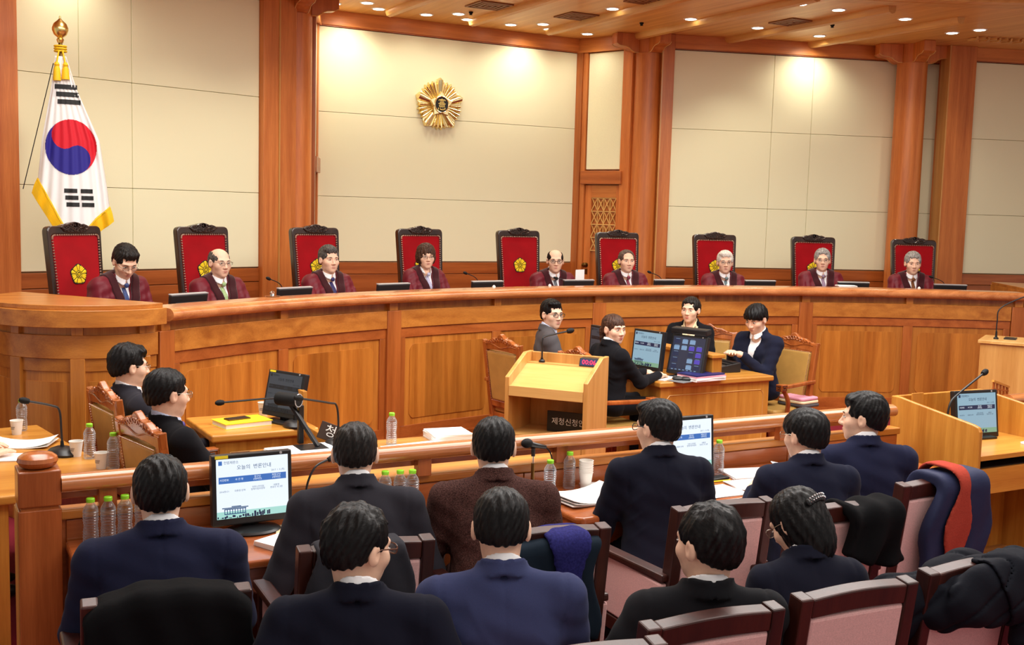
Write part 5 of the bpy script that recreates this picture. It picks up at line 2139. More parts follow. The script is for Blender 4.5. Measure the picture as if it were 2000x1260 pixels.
    def coat_field(P):
        d, B = torso(P, 0.012 if robe else 0.0)
        for s in (-1, 1):
            S, E, Wr = arms[s]
            if robe:
                d = smin(d, s_cap(P, S, E, 0.066 * k, 0.078 * k), 0.05)
                d = smin(d, s_cap(P, E, Wr, 0.078 * k, 0.095 * k), 0.04)
            else:
                f = 0.88 if female else 1.0
                d = smin(d, s_cap(P, S, E, 0.066 * k * f, 0.054 * k * f), 0.045)
                We = E + (Wr - E) * 0.96
                d = smin(d, s_cap(P, E, We, 0.053 * k * f, 0.039 * k * f), 0.03)
        # creases across elbows, waist and back
        w = np.sin(P[0] * 21 + P[2] * 47 + 3 * np.sin(P[1] * 9 + heading * 5)) * np.sin(P[2] * 31 - P[1] * 26 + P[0] * 11 + head[0] * 7)
        w2 = np.exp(-(np.sin(P[2] * 17 + P[0] * 9 - P[1] * 13 + head[1] * 5 + 2.0 * np.sin(P[0] * 6)) / 0.22) ** 2) * np.clip(0.5 + np.sin(P[0] * 8 + P[2] * 5 + head[0] * 3), 0, 1)
        d = d + (0.0042 if robe else 0.0030) * w - 0.0040 * w2 * np.clip(1.2 - B[2] * 2.2, 0.15, 1)
        if robe:
            d = d + 0.006 * np.sin(B[0] * 95 + 5 * B[2]) * np.clip((np.abs(B[0]) - 0.13) * 14, 0, 1) * np.clip((0.47 - B[2]) * 9, 0, 1)
        else:
            # collar rolls round the back of the neck
            rc = np.sqrt(B[0] ** 2 + ((B[1] + 0.006) * 0.95) ** 2)
            colr = np.maximum(np.abs(rc - (0.069 + 0.30 * np.clip(0.51 - B[2], 0, 0.1))) - 0.008, np.abs(B[2] - 0.482 + 0.35 * np.clip(B[1], -0.05, 0.2)) - 0.026)
            colr = np.maximum(colr, B[1] - 0.045)
            d = smin(d, colr * k, 0.010)
            # centre back seam, sleeve-head seams, folds below the armpits
            d = d + 0.0026 * np.exp(-(B[0] / 0.006) ** 2) * np.clip(-B[1] * 20, 0, 1)
            d = d + 0.0042 * np.exp(-((np.abs(B[0]) - sw * 0.97 + 0.10 * np.clip(0.40 - B[2], 0, 0.2)) / 0.0065) ** 2) * np.clip((B[2] - 0.24) * 12, 0, 1)
            fo_ = np.abs(np.abs(B[0]) - sw * 0.72)
            d = d - 0.0055 * np.exp(-(np.sin(B[2] * 42 + np.abs(B[0]) * 30 + head[0] * 4) / 0.35) ** 2) * np.exp(-(fo_ / 0.05) ** 2) * np.exp(-((B[2] - 0.22) / 0.10) ** 2)
        d = smax(d, -vee_f(B) * k, 0.004)
        d = smax(d, -hole_f(B, 0.060) * k, 0.004)
        return smax(d, ((-0.085 if not robe else -0.02) - B[2]) * k, 0.02)
    sdf_obj('robe' if robe else 'jacket', coat_field, lo, hi, 0.0085, 'robe' if robe else cloth, root)

    # shirt: inner torso in the V plus the folded collar
    lo2 = O + RT @ np.array([0, 0, 0.33]) * k - 0.20
    hi2 = O + RT @ np.array([0, 0, 0.40]) * k + 0.20
    hs = 0.006

    def shirt_field(P):
        d2, B = torso(P, -0.008)
        d2 = np.maximum(d2, np.maximum(np.abs(B[0]) - 0.10, 0.14 - B[2]) * k)
        d2 = smax(d2, -hole_f(B, 0.052) * k, 0.003)
        rc = np.sqrt(B[0] ** 2 + ((B[1] + 0.002) * 0.92) ** 2)
        fy = np.clip(B[1] / 0.06, -1, 1)
        bz = 0.492 - 0.034 * fy
        hh = 0.016 + 0.006 * np.clip(fy, 0, 1)
        cb = np.maximum(np.abs(rc - 0.057 - 0.22 * np.clip(bz + 0.01 - B[2], 0, 0.08)) - 0.0048, np.abs(B[2] - bz) - hh)
        # the collar opens to two points in front
        op = np.maximum(np.abs(B[0]) - 0.4 * np.clip(bz + 0.012 - B[2], 0, 0.1) - (0.022 if female else 0.003), -B[1])
        cb = np.maximum(cb, -op)
        d2 = np.minimum(d2, cb * k)
        if female:
            d2 = np.maximum(d2, -np.maximum(np.abs(B[0]) - 0.040 * np.clip((B[2] - 0.35) / 0.12, 0, 1.3), np.maximum(0.35 - B[2], -B[1])) * k)
        return d2
    sdf_obj('shirt', shirt_field, lo2, hi2, hs, shirt, root)
    if tie:
        def tie_field(P):
            d3, B = torso(P, -0.008)
            tw = 0.012 + 0.022 * np.clip((0.43 - B[2]) / 0.2, 0, 1)
            shell = np.maximum(np.abs(d3 / k - 0.004) - 0.006, np.abs(B[0]) - tw)
            shell = np.maximum(shell, np.maximum(B[2] - 0.432, 0.16 - B[2]))
            shell = np.maximum(shell, -B[1])
            return smin(shell, s_ell(B, (0, 0.073, 0.436), (0.019, 0.014, 0.020)), 0.008) * k
        sdf_obj('tie', tie_field, lo2, hi2, hs, tie, root)
    if robe:
        def yoke_field(P):
            d3, B = torso(P, 0.016)
            wv = 0.052 + 0.085 * np.clip((B[2] - 0.10) / 0.37, 0, 1.3)
            y = np.maximum(np.abs(d3 / k) - 0.008, np.abs(B[0]) - wv)
            y = np.maximum(y, np.maximum(0.10 - B[2], -B[1] - 0.10))
            y = np.maximum(y, -vee_f(B, 0.0))
            return smax(y * k, -hole_f(B, 0.060) * k, 0.003)
        sdf_obj('robe_yoke', yoke_field, lo2 - 0.05, hi2 + 0.05, 0.0055, 'robe_velvet', root)
    # ---- legs and shoes
    zs = hip
    def leg_field(P):
        Q = (np.abs(P[0]), P[1], P[2])
        d4 = s_cap(Q, (0.085, 0.0, hip), (0.115, 0.40, hip - 0.02), 0.092 * k, 0.066 * k)
        return smin(d4, s_cap(Q, (0.115, 0.40, hip - 0.02), (0.11, 0.40, 0.09 + DZ(head)), 0.064 * k, 0.05 * k), 0.04)
    sdf_obj('trousers', leg_field, (-0.24, -0.16, DZ(head)), (0.24, 0.52, hip + 0.12), 0.014, cloth if not robe else 'cloth_black_suit', root)
    for s in (-1, 1):
        b = MB()
        b.ball((s * 0.11, 0.45, 0.045 + DZ(head)), (0.045, 0.13, 0.042), 12, 8)
        b.build('shoe', 'black_plastic', root)
    if watch:
        S, E, Wr = arms[-1]
        f = Vector(Wr - E).normalized()
        b = MB()
        b.T = Matrix.Translation(Vector(Wr)) @ f.to_track_quat('Z', 'Y').to_matrix().to_4x4()
        b.lathe([(0.033, -0.02), (0.036, -0.018), (0.036, 0.0), (0.033, 0.002)], n=16)
        b.build('wristwatch', 'watch_steel', root)
    print('person', label[:30], 'hip', round(hip, 3))
    return root


def DZ(head):
    return DAIS if head[2] > 1.6 else 0.0

# ================================================================ the well: tables, podium, clerks' desk
def inlay(b, x0, x1, z0, z1, y, r=0.004, c=0.03):
    pts = [(x0 + c, z0), (x1 - c, z0), (x1, z0 + c), (x1, z1 - c), (x1 - c, z1), (x0 + c, z1), (x0, z1 - c), (x0, z0 + c)]
    b.tube([(p[0], y, p[1]) for p in pts], r, 4, closed=True)


def panel_table(name, label, loc, rz, w, d_, h, top_t=0.045, mat='wood_yellow', matv='wood_yellow_v', over=0.03):
    """local: x along width, y 0 (near) .. d_; panelled on four sides"""
    t = thing(name, label, 'table', loc, rz)
    MB().box(-over, w + over, -over, d_ + over, h - top_t, h).build('table_top', mat, t, bevel=0.012, seg=3)
    MB().box(0.0, w, -0.0, 0.025, 0.0, h - top_t).build('front_panel', matv, t, bevel=0.002)
    MB().box(0.0, w, d_ - 0.025, d_, 0.0, h - top_t).build('rear_panel', matv, t)
    for x in (0.0, w - 0.03):
        MB().box(x, x + 0.03, 0.025, d_ - 0.025, 0.0, h - top_t).build('side_panel', matv, t, bevel=0.002)
    b = MB()
    inlay(b, 0.06, w - 0.06, 0.08, h - top_t - 0.07, -0.001)
    b.build('inlay_line', 'wood_light', t)
    MB().box(-0.005, w + 0.005, -0.008, d_ + 0.005, 0.0, 0.06).build('plinth', mat, t)
    return t


# far-left table
lt = thing('counsel_table', 'long wooden table at the left edge with bottles and cups', 'table', (0.0, 0, 0))
TOPL = [(-1.6, 5.30), (0.93, 5.44), (0.635, 7.09), (-1.6, 6.75)]
MB().prism(TOPL, 0.695, 0.74, 'XY').build('table_top', 'wood_yellow', lt, bevel=0.012, seg=3)
MB().prism([(-1.5, 5.40), (0.28, 5.50), (0.28, 5.53), (-1.5, 5.43)], 0.0, 0.695, 'XY').build('front_panel', 'wood_yellow_v', lt)
MB().prism([(0.24, 5.47), (0.36, 5.475), (0.36, 5.58), (0.24, 5.58)], 0.0, 0.695, 'XY').build('corner_post', 'wood_yellow_v', lt, bevel=0.004)
MB().prism([(0.74, 5.55), (0.77, 5.55), (0.53, 6.98), (0.50, 6.98)], 0.0, 0.695, 'XY').build('side_panel', 'wood_yellow_v', lt)
bottle('water bottle standing at the far end of the left table', (0.535, 6.93, 0.74))
bottle('water bottle on the left table beside two paper cups', (0.792, 6.05, 0.74))
bottle('water bottle nearest the rail on the left table', (0.868, 5.77, 0.74))
cup('paper cup at the far end of the left table', (0.500, 6.83, 0.74))
cup('paper cup beside the microphone base on the left table', (0.735, 6.13, 0.74))
cup('paper cup nearest the rail on the left table', (0.815, 5.80, 0.74))
make_mic('gooseneck desk microphone with an oval base on the left table', (0.675, 6.20, 0.74), 0.3, [(0, 0, 0.035), (0.0, 0.01, 0.12), (-0.005, 0.02, 0.235), (-0.05, 0.02, 0.268), (-0.18, 0.03, 0.305)])
paper_stack('open_document', 'open white document with curled pages on the left table', (0.50, 6.52, 0.741), -0.35, 0.34, 0.22, 0.006, n=2, curl=0.03)
paper_stack('paper_sheets', 'white sheets under the hand at the left edge', (0.47, 6.20, 0.741), -0.25, 0.26, 0.18, 0.004, n=2)
tag(tub([(0.46, 6.02, 0.747), (0.58, 6.08, 0.747)], 0.004, 6).build('pen', 'grey_plastic'), 'grey pen lying on the left table near the rail post', 'pen')

# table of the two men on the left
t2 = panel_table('counsel_table', 'light wooden table with yellow binder in front of two seated men', (1.54, 6.42, 0), 0.03, 0.60, 0.56, 0.74)
bd = thing('yellow_binder', 'yellow binder lying on the light wooden table', 'binder', (1.76, 6.66, 0.741), 0.18)
MB().box(-0.15, 0.15, -0.10, 0.10, 0.0, 0.028).build('pages', 'white_paper', bd, bevel=0.002)
MB().box(-0.155, 0.155, -0.105, 0.105, 0.028, 0.032).build('cover', 'yellow_card', bd)
MB().box(-0.155, 0.155, -0.105, 0.105, -0.001, 0.0).build('rear_cover', 'yellow_card', bd)
ph = thing('mobile_phone', 'dark mobile phone lying on the yellow binder', 'phone', (1.735, 6.68, 0.773), 0.25)
MB().box(-0.075, 0.075, -0.036, 0.036, 0.0, 0.009).build('case', 'brass_dark', ph, bevel=0.004)
MB().box(-0.068, 0.068, -0.031, 0.031, 0.009, 0.0098).build('glass', 'black_plastic', ph)
cup('paper cup behind the monitor of the left counsel table', (1.97, 6.93, 0.74))
monitor('dim tilted monitor on the left counsel table', (2.00, 6.66, 0.74), -1.13, w=0.33, h=0.29, tilt=0.22, lit=0, lift=0.03, base='box')
tag(MB().box(0, 0.028, 0, 0.30, 0, 0.22).build('desk_screen', 'wood_yellow_v', None, (2.085, 6.47, 0.741), 0.03, bevel=0.004), 'short wooden privacy board behind the dim monitor', 'board')
make_mic('gooseneck microphone lying level above the yellow binder', (2.03, 6.48, 0.741), 0.15, [(0.01, 0, 0.04), (0.0, 0, 0.12), (-0.04, 0.0, 0.178), (-0.16, 0.0, 0.19), (-0.47, 0.0, 0.19)], base_r=0.06)

# table just behind the rail
t3 = panel_table('counsel_table', 'wooden table just behind the rail with papers and a name plate', (1.64, 5.16, 0), 0.0, 1.52, 0.76, 0.74)
tag(MB().box(0, 0.03, 0, 0.42, 0, 0.075).build('desk_screen', 'wood_yellow', None, (2.075, 5.98, 0.69), 0.0, bevel=0.004), 'low wooden board carrying the name plate', 'board')
paper_stack('paper_stack', 'stack of white papers at the left end of the table behind the rail', (1.86, 5.76, 0.741), 0.12, 0.36, 0.24, 0.022, n=4)
np_ = thing('name_plate', 'dark brown name plate with white Korean letters, tilted against the board', 'sign', (2.035, 5.965, 0.80), 0.0)
np_.rotation_euler = (-0.25, 0.36, -0.30)
MB().box(-0.02, 0.30, -0.006, 0.006, -0.03, 0.07).build('plate', 'plate_brown', np_, bevel=0.002)
for i, ch in enumerate('청구인'):
    text_obj('letter', ch, 0.075, 'letter_white', np_, (0.045 + 0.092 * i, -0.0065, 0.022), (PI / 2, 0, 0))
make_mic('gooseneck microphone bent over beside the name plate', (2.085, 5.86, 0.741), 0.25, [(0.01, 0, 0.04), (0.015, 0, 0.14), (0.0, 0, 0.235), (-0.05, 0.0, 0.255), (-0.245, 0.0, 0.30)], base_r=0.062)
dc = thing('document_camera', 'black document camera with a cylindrical head on a slanted arm', 'camera', (1.93, 5.80, 0.741), 0.0)
MB().box(-0.10, 0.08, -0.08, 0.09, 0.0, 0.022).build('base', 'black_plastic', dc, bevel=0.008)
MB().bar((0.03, 0.0, 0.02), (-0.09, 0.14, 0.25), 0.028, 0.02).build('arm', 'black_plastic', dc, bevel=0.004)
b = MB()
b.T = Matrix.Translation((-0.10, 0.15, 0.27)) @ Matrix.Rotation(-0.9, 4, 'Z') @ Matrix.Rotation(PI / 2, 4, 'Y')
b.lathe([(0.0, -0.07), (0.034, -0.07), (0.038, -0.06), (0.038, 0.06), (0.034, 0.075), (0.0, 0.075)], n=24)
b.build('camera_head', 'black_matte', dc)
b = MB()
b.T = Matrix.Translation((-0.10, 0.15, 0.27)) @ Matrix.Rotation(-0.9, 4, 'Z') @ Matrix.Rotation(PI / 2, 4, 'Y')
b.tube([(0.036 * math.cos(a), 0.036 * math.sin(a), 0.074) for a in [i * PI / 10 for i in range(20)]], 0.003, 5, closed=True)
b.build('ring', 'silver_plastic', dc)
MB().box(-0.05, -0.02, 0.10, 0.135, 0.02, 0.24).build('rear_post', 'black_plastic', dc, bevel=0.004)
bottle('water bottle standing alone on the table behind the rail', (2.395, 5.79, 0.74))
paper_stack('paper_stack', 'thick stack of papers on the table behind the rail', (2.77, 5.82, 0.741), -0.1, 0.24, 0.22, 0.045, n=6, mat='white_paper')
paper_stack('paper_sheets', 'loose white sheets beside the lone bottle', (2.50, 5.66, 0.741), 0.1, 0.36, 0.22, 0.005, n=2)

# podium, speaker side towards the camera
PF = Vector((3.625, 6.148))
pd = thing('speaker_podium', 'light wooden podium with open shelf and sloping top in the well', 'podium', (PF.x, PF.y, 0), -0.906)
for s in (-1, 1):
    b = MB()
    x0, x1 = (-0.292, -0.262) if s < 0 else (0.262, 0.292)
    b.prism([(0.0, 0.0), (0.42, 0.0), (0.42, 1.135), (0.30, 1.135), (0.0, 1.0)], x0, x1, 'YZ')
    b.build('side_panel', 'wood_light_v', pd, bevel=0.004)
MB().box(-0.262, 0.262, 0.39, 0.42, 0.0, 1.13).build('front_board', 'wood_light_v', pd, bevel=0.003)
b = MB()
b.add([(-0.262, 0.0, 0.93), (0.262, 0.0, 0.93), (0.262, 0.31, 1.06), (-0.262, 0.31, 1.06), (-0.262, 0.0, 0.905), (0.262, 0.0, 0.905), (0.262, 0.31, 1.035), (-0.262, 0.31, 1.035)],
      [(0, 1, 2, 3), (7, 6, 5, 4), (0, 4, 5, 1), (1, 5, 6, 2), (2, 6, 7, 3), (3, 7, 4, 0)])
b.build('sloping_top', 'wood_light', pd)
MB().box(-0.262, 0.262, 0.31, 0.39, 1.04, 1.065).build('ledge', 'wood_light', pd)
MB().box(-0.262, 0.262, -0.004, 0.02, 0.875, 0.945).build('apron', 'wood_light', pd, bevel=0.003)
MB().box(-0.262, 0.262, 0.0, 0.39, 0.600, 0.622).build('shelf', 'wood_light', pd)
for x0, x1 in ((-0.260, -0.003), (0.003, 0.260)):
    dd = MB().box(x0, x1, 0.0, 0.02, 0.05, 0.598).build('door', 'wood_light_v', pd, bevel=0.002)
    MB().box((x1 - 0.012 if x1 < 0.1 else x0 + 0.002), (x1 - 0.002 if x1 < 0.1 else x0 + 0.012), -0.008, 0.0, 0.44, 0.53).build('handle', 'brass_dark', dd)
MB().box(-0.27, 0.27, 0.03, 0.40, 0.0, 0.05).build('plinth', 'wood_light', pd)
sg = thing('name_plate', 'black name plate with white Korean letters inside the podium shelf', 'sign', (PF.x, PF.y, 0.623), -0.906)
MB().box(-0.06, 0.245, 0.20, 0.215, 0.0, 0.14).build('plate', 'plate_black', sg, bevel=0.002)
text_obj('lettering', '제청신청인', 0.052, 'letter_white', sg, (0.0925, 0.199, 0.07), (PI / 2, 0, 0))
ck = thing('led_clock', 'small black clock with red LED digits on the podium', 'clock', (PF.x, PF.y, 1.066), -0.906)
b = MB()
b.prism([(0.31, 0.0), (0.385, 0.0), (0.385, 0.055), (0.33, 0.055)], 0.115, 0.255, 'YZ')
b.build('case', 'black_plastic', ck, bevel=0.003)
Tf = Matrix.Rotation(-0.35, 4, 'X')
b = MB()
b.add([(0.122, 0.312, 0.008), (0.248, 0.312, 0.008), (0.248, 0.3255, 0.049), (0.122, 0.3255, 0.049)], [(0, 1, 2, 3)])
b.build('window', 'led_panel', ck, recalc=False)
text_obj('digits', '00:06', 0.045, 'led_red', ck, (0.185, 0.3155, 0.029), (PI / 2 - 0.32, 0, 0), sx=1.0)
make_mic('gooseneck microphone mounted on the podium ledge', (PF.x - 0.17 * 0.617 + 0.35 * 0.787, PF.y + 0.17 * 0.787 + 0.35 * 0.617, 1.066), 0.0, [(0, 0, 0), (0, 0, 0.07), (0.0, 0, 0.155), (0.03, 0.0, 0.18), (0.20, -0.03, 0.215)], base=False, head=0.019)

# clerks' desk
TC = 0.78
ct = panel_table('clerk_desk', 'wooden clerks\' desk with monitors in front of the bench', (5.19, 7.0, 0), 0.0, 1.12, 0.95, TC, mat='wood_yellow', matv='wood_yellow_v')
dv = thing('desk_divider', 'wooden divider standing across the clerks\' desk', 'divider', (5.69, 6.99, TC + 0.001), 0.03)
MB().box(0, 0.10, 0.0, 0.85, 0.0, 0.17).build('body', 'wood_yellow_v', dv, bevel=0.003)
MB().box(-0.02, 0.12, -0.02, 0.87, 0.17, 0.20).build('cap', 'wood_yellow', dv, bevel=0.006)
monitor('monitor with the hearing notice facing the clerk with a fringe', (5.36, 7.46, TC), -1.38, w=0.34, h=0.33, tilt=0.12, lit=2, lift=0.03, base='box', sticker=False)
monitor('hooded monitor with dark icon grid on the clerks\' desk', (5.52, 7.14, TC), -1.22, w=0.34, h=0.33, tilt=0.25, lit=2, lift=0.02, base='box', sticker=False, page=False, hood=True)
monitor('monitor half hidden behind the clerk with a fringe', (5.30, 8.05, TC - 0.03), -1.5, w=0.34, h=0.30, tilt=0.05, lit=0, lift=0.06, base='box', sticker=False)
tag(panel_table('side_table', 'low wooden side table behind the clerk with a fringe', (5.14, 7.98, 0), 0.0, 0.40, 0.30, TC - 0.03), None, None)
paper_stack('paper_sheets', 'white papers under the writing hand of the clerk', (5.30, 7.18, TC + 0.001), 0.5, 0.26, 0.20, 0.006, n=2)
mp_ = tag(MB().box(-0.11, 0.11, -0.08, 0.08, 0, 0.003).build('mouse_pad', 'grey_plastic', None, (5.40, 6.99, TC + 0.0005), 0.3), 'grey mouse pad at the corner of the clerks\' desk', 'mouse pad')
for (x, y, lab) in ((5.38, 7.03, 'black computer mouse farther back on the pad'), (5.43, 6.985, 'black computer mouse at the front of the pad')):
    ms = thing('computer_mouse', lab, 'mouse', (x, y, TC + 0.004), 0.9)
    MB().ball((0, 0, 0.012), (0.030, 0.052, 0.018), 14, 8).build('shell', 'black_plastic', ms)
    MB().box(-0.003, 0.003, 0.015, 0.035, 0.026, 0.031).build('wheel', 'grey_plastic', ms)
fo = thing('document_folder', 'navy blue folder on top of papers on the clerks\' desk', 'folder', (5.60, 7.02, TC + 0.042), 0.15)
MB().box(-0.165, 0.165, -0.11, 0.11, 0.0, 0.012).build('cover', 'navy_cover', fo, bevel=0.003)
text_obj('title', '헌법재판소', 0.016, 'letter_white', fo, (0.05, 0.05, 0.0125), (0, 0, 0))
paper_stack('paper_stack', 'pile of papers and a pink-edged book under the navy folder', (5.60, 7.01, TC + 0.001), 0.12, 0.33, 0.22, 0.040, n=4, cover='pink_edge')
st = thing('stenotype', 'black stenograph keyboard in front of the typing man', 'keyboard', (6.09, 7.36, TC + 0.001), 1.50)
b = MB()
b.prism([(-0.10, 0.0), (0.10, 0.0), (0.10, 0.055), (-0.10, 0.085)], -0.14, 0.14, 'YZ')
b.build('case', 'black_plastic', st, bevel=0.006)
for r_ in range(2):
    for c_ in range(9):
        b = MB()
        b.T = Matrix.Translation((-0.112 + 0.028 * c_, -0.05 + 0.06 * r_, 0.073 - 0.009 * r_ * 1.0))
        b.box(-0.012, 0.012, -0.024, 0.024, 0.0, 0.010)
        b.build('key', 'black_matte', st)

# the carved chairs of clerks and left-hand counsel
carved_chair('carved tan leather armchair behind the podium, turned away', (4.60, 8.06, 0), -1.43)
carved_chair('carved tan leather armchair of the clerk with a fringe', (4.80, 7.15, 0), -1.52)
carved_chair('carved tan leather armchair of the clerk with pinned-back hair', (6.48, 8.06, 0), 2.40)
carved_chair('carved tan leather armchair of the typing man, a cushion on its seat', (6.66, 7.36, 0), 1.75)
carved_chair('carved wooden armchair of the farther man on the left', (1.235, 6.56, 0), -1.41)
carved_chair('carved wooden armchair of the nearer man on the left', (1.255, 5.60, 0), -1.34)
carved_chair('carved tan leather armchair cut by the right edge', (5.78, 3.70, 0), 0.33)
cu_ = thing('folded_blanket', 'folded patterned blanket on the chair seat of the typing man', 'blanket', (6.86, 7.22, 0.458), 1.75)
for k, (mt, w) in enumerate((('cloth_grey_suit', 0.30), ('cream_paper', 0.28), ('pink_edge', 0.27))):
    b = MB()
    b.prism(rounded([(-w / 2, -0.12), (w / 2, -0.12), (w / 2, 0.12), (-w / 2, 0.12)], 0.04), 0.028 * k, 0.028 * k + 0.027, 'XY')
    b.build('fold', mt, cu_, bevel=0.011, seg=3)

# right-hand podium seen past the booth
rp = thing('wooden_lectern', 'tall wooden lectern with a microphone at the right edge', 'lectern', (8.75, 6.55, 0), 0.55)
MB().box(-0.25, 0.25, -0.22, 0.22, 0.0, 1.03).build('body', 'wood_light_v', rp, bevel=0.003)
MB().box(-0.27, 0.27, -0.24, 0.24, 1.03, 1.06).build('top', 'wood_light', rp, bevel=0.004)
MB().box(-0.05, 0.10, -0.05, 0.05, 1.06, 1.072).build('mic_plate', 'black_plastic', rp)
make_mic('long gooseneck microphone on the right-hand lectern', (8.62, 6.60, 1.06), -0.5, [(0, 0, 0), (0, 0, 0.16), (0.03, 0, 0.29), (0.30, 0.0, 0.42), (0.55, 0, 0.50)], base=False)

# booth at the right end of the rail
bo = thing('witness_booth', 'light wooden booth desk with raised sides and a monitor at the right', 'desk', (5.43, 4.22, 0))


def booth_side(x0, x1, name):
    b = MB()
    pr = [(0.0, 0.0), (0.67, 0.0), (0.67, 1.0), (0.60, 1.0), (0.50, 0.985), (0.05, 0.925), (0.015, 0.915), (0.0, 0.89)]
    b.prism(pr, x0, x1, 'YZ')
    b.build(name, 'wood_yellow_v', bo, bevel=0.006)


booth_side(0.0, 0.028, 'side_panel')
booth_side(0.80, 0.828, 'side_panel')
MB().box(0.028, 0.80, 0.642, 0.67, 0.0, 1.0).build('back_panel', 'wood_yellow_v', bo, bevel=0.004)
MB().box(0.028, 0.80, 0.0, 0.642, 0.715, 0.745).build('desk_top', 'wood_yellow', bo, bevel=0.003)
MB().box(0.028, 0.80, 0.03, 0.10, 0.50, 0.655).build('drawer_front', 'wood_yellow', bo, bevel=0.003)
MB().box(0.028, 0.80, 0.05, 0.60, 0.655, 0.662).build('tray', 'black_matte', bo)
MB().box(0.028, 0.80, 0.40, 0.43, 0.0, 0.50).build('knee_panel', 'wood_yellow_v', bo)
MB().box(0.10, 0.20, 0.59, 0.60, 0.745, 1.02).build('cable_board', 'wood_yellow_v', bo, bevel=0.002)
MB().box(0.05, 0.12, 0.20, 0.28, 0.745, 0.748).build('cable_grommet', 'black_matte', bo)
monitor('monitor with the hearing notice inside the right-hand booth', (5.92, 4.62, 0.745), -0.12, w=0.35, h=0.30, tilt=0.14, lit=2, lift=0.0, base='box', sticker=False)
make_mic('long gooseneck microphone rising over the booth monitor', (5.68, 4.66, 0.746), 0.1, [(0, 0, 0), (0.0, 0, 0.12), (0.02, 0, 0.22), (0.09, 0.0, 0.275), (0.37, 0.0, 0.40)], base=False, stem=0.007, head=0.020)
paper_stack('paper_sheets', 'white papers on the booth desk at the right edge', (6.10, 4.33, 0.746), 0.2, 0.16, 0.12, 0.012, n=3)
fw_ = thing('fretwork_panel', 'small openwork wooden panel beside the booth monitor', 'panel', (6.27, 4.80, 0.90), 0.0)
MB().bar((0, 0, 0.165), (0.16, 0, 0.115), 0.02, 0.014).build('top_rail', 'wood_yellow', fw_)
MB().bar((0, 0, 0.0), (0.16, 0, 0.0), 0.02, 0.014).build('bottom_rail', 'wood_yellow', fw_)
for k in range(5):
    x = 0.012 + 0.034 * k
    MB().bar((x, 0, 0.0), (x, 0, 0.16 - 0.3 * x), 0.012, 0.012, (1, 0, 0)).build('slat', 'wood_carved', fw_)
for k in range(3):
    MB().bar((0, 0, 0.04 + 0.036 * k), (0.16, 0, 0.02 + 0.034 * k), 0.010, 0.010).build('slat', 'wood_carved', fw_)
struct(MB().box(5.30, 7.6, 3.45, 5.2, 0.0, 0.012).build('floor_booth', 'floor_wood'))

# ================================================================ foreground rail, partition and desks
rl = thing('bar_rail', 'long rounded wooden rail on short posts crossing the room', 'rail')
prof = []
for k in range(16):
    a = 2 * PI * k / 16
    prof.append((4.675 + 0.052 * math.cos(a), 0.957 + 0.037 * math.copysign(abs(math.sin(a)) ** 0.85, math.sin(a))))


def rail_piece(x0, x1):
    b = MB()
    b.prism(prof, x0, x1, 'YZ', smooth=True)
    return b.build('handrail', 'wood_rail', rl)


rail_piece(0.50, 5.20)
rail_piece(6.26, 9.0)
for u in (0.68, 1.40, 2.10, 2.86, 3.60, 4.34, 5.08):
    MB().box(u - 0.035, u + 0.035, 4.66, 4.71, 0.84, 0.925).build('baluster', 'wood_desk_v', rl, bevel=0.003)
pt_ = thing('rail_partition', 'low wooden partition wall under the rail', 'partition')
MB().box(0.50, 5.30, 4.71, 4.76, 0.0, 0.80).build('wall_board', 'wood_desk', pt_)
MB().box(0.50, 5.30, 4.685, 4.775, 0.80, 0.84).build('ledge', 'wood_h', pt_, bevel=0.006)
MB().box(0.50, 5.20, 4.705, 4.735, 0.885, 0.925).build('under_rail_board', 'wood_desk', pt_)
for x0, x1 in ((0.52, 2.0), (2.0, 2.66), (2.66, 4.40), (4.40, 5.28)):
    MB().box(x0 + 0.002, x1 - 0.002, 4.698, 4.71, 0.20, 0.795).build('panel', 'wood_desk', pt_, bevel=0.003)
MB().box(6.26, 9.0, 4.70, 4.76, 0.0, 0.84).build('wall_board', 'wood_desk', pt_)
ps = thing('rail_post', 'square wooden post with a flattened round cap at the left end of the rail', 'post', (0.42, 4.72, 0))
MB().box(-0.08, 0.08, -0.08, 0.08, 0.0, 0.862).build('shaft', 'wood_desk_v', ps, bevel=0.004)
MB().box(-0.070, 0.070, -0.070, 0.070, 0.862, 0.874).build('groove', 'wood_red', ps)
MB().box(-0.08, 0.08, -0.08, 0.08, 0.874, 1.02).build('head_block', 'wood_desk_v', ps, bevel=0.006)
MB().lathe([(0.0, 1.018), (0.045, 1.018), (0.068, 1.030), (0.078, 1.048), (0.074, 1.064), (0.058, 1.076), (0.030, 1.083), (0.0, 1.085)], n=32).build('cap', 'wood_carved', ps)
MB().box(-0.085, -0.079, -0.06, 0.06, 0.0, 0.86).build('edge_strip', 'wood_light_v', ps)

ZD = 0.712


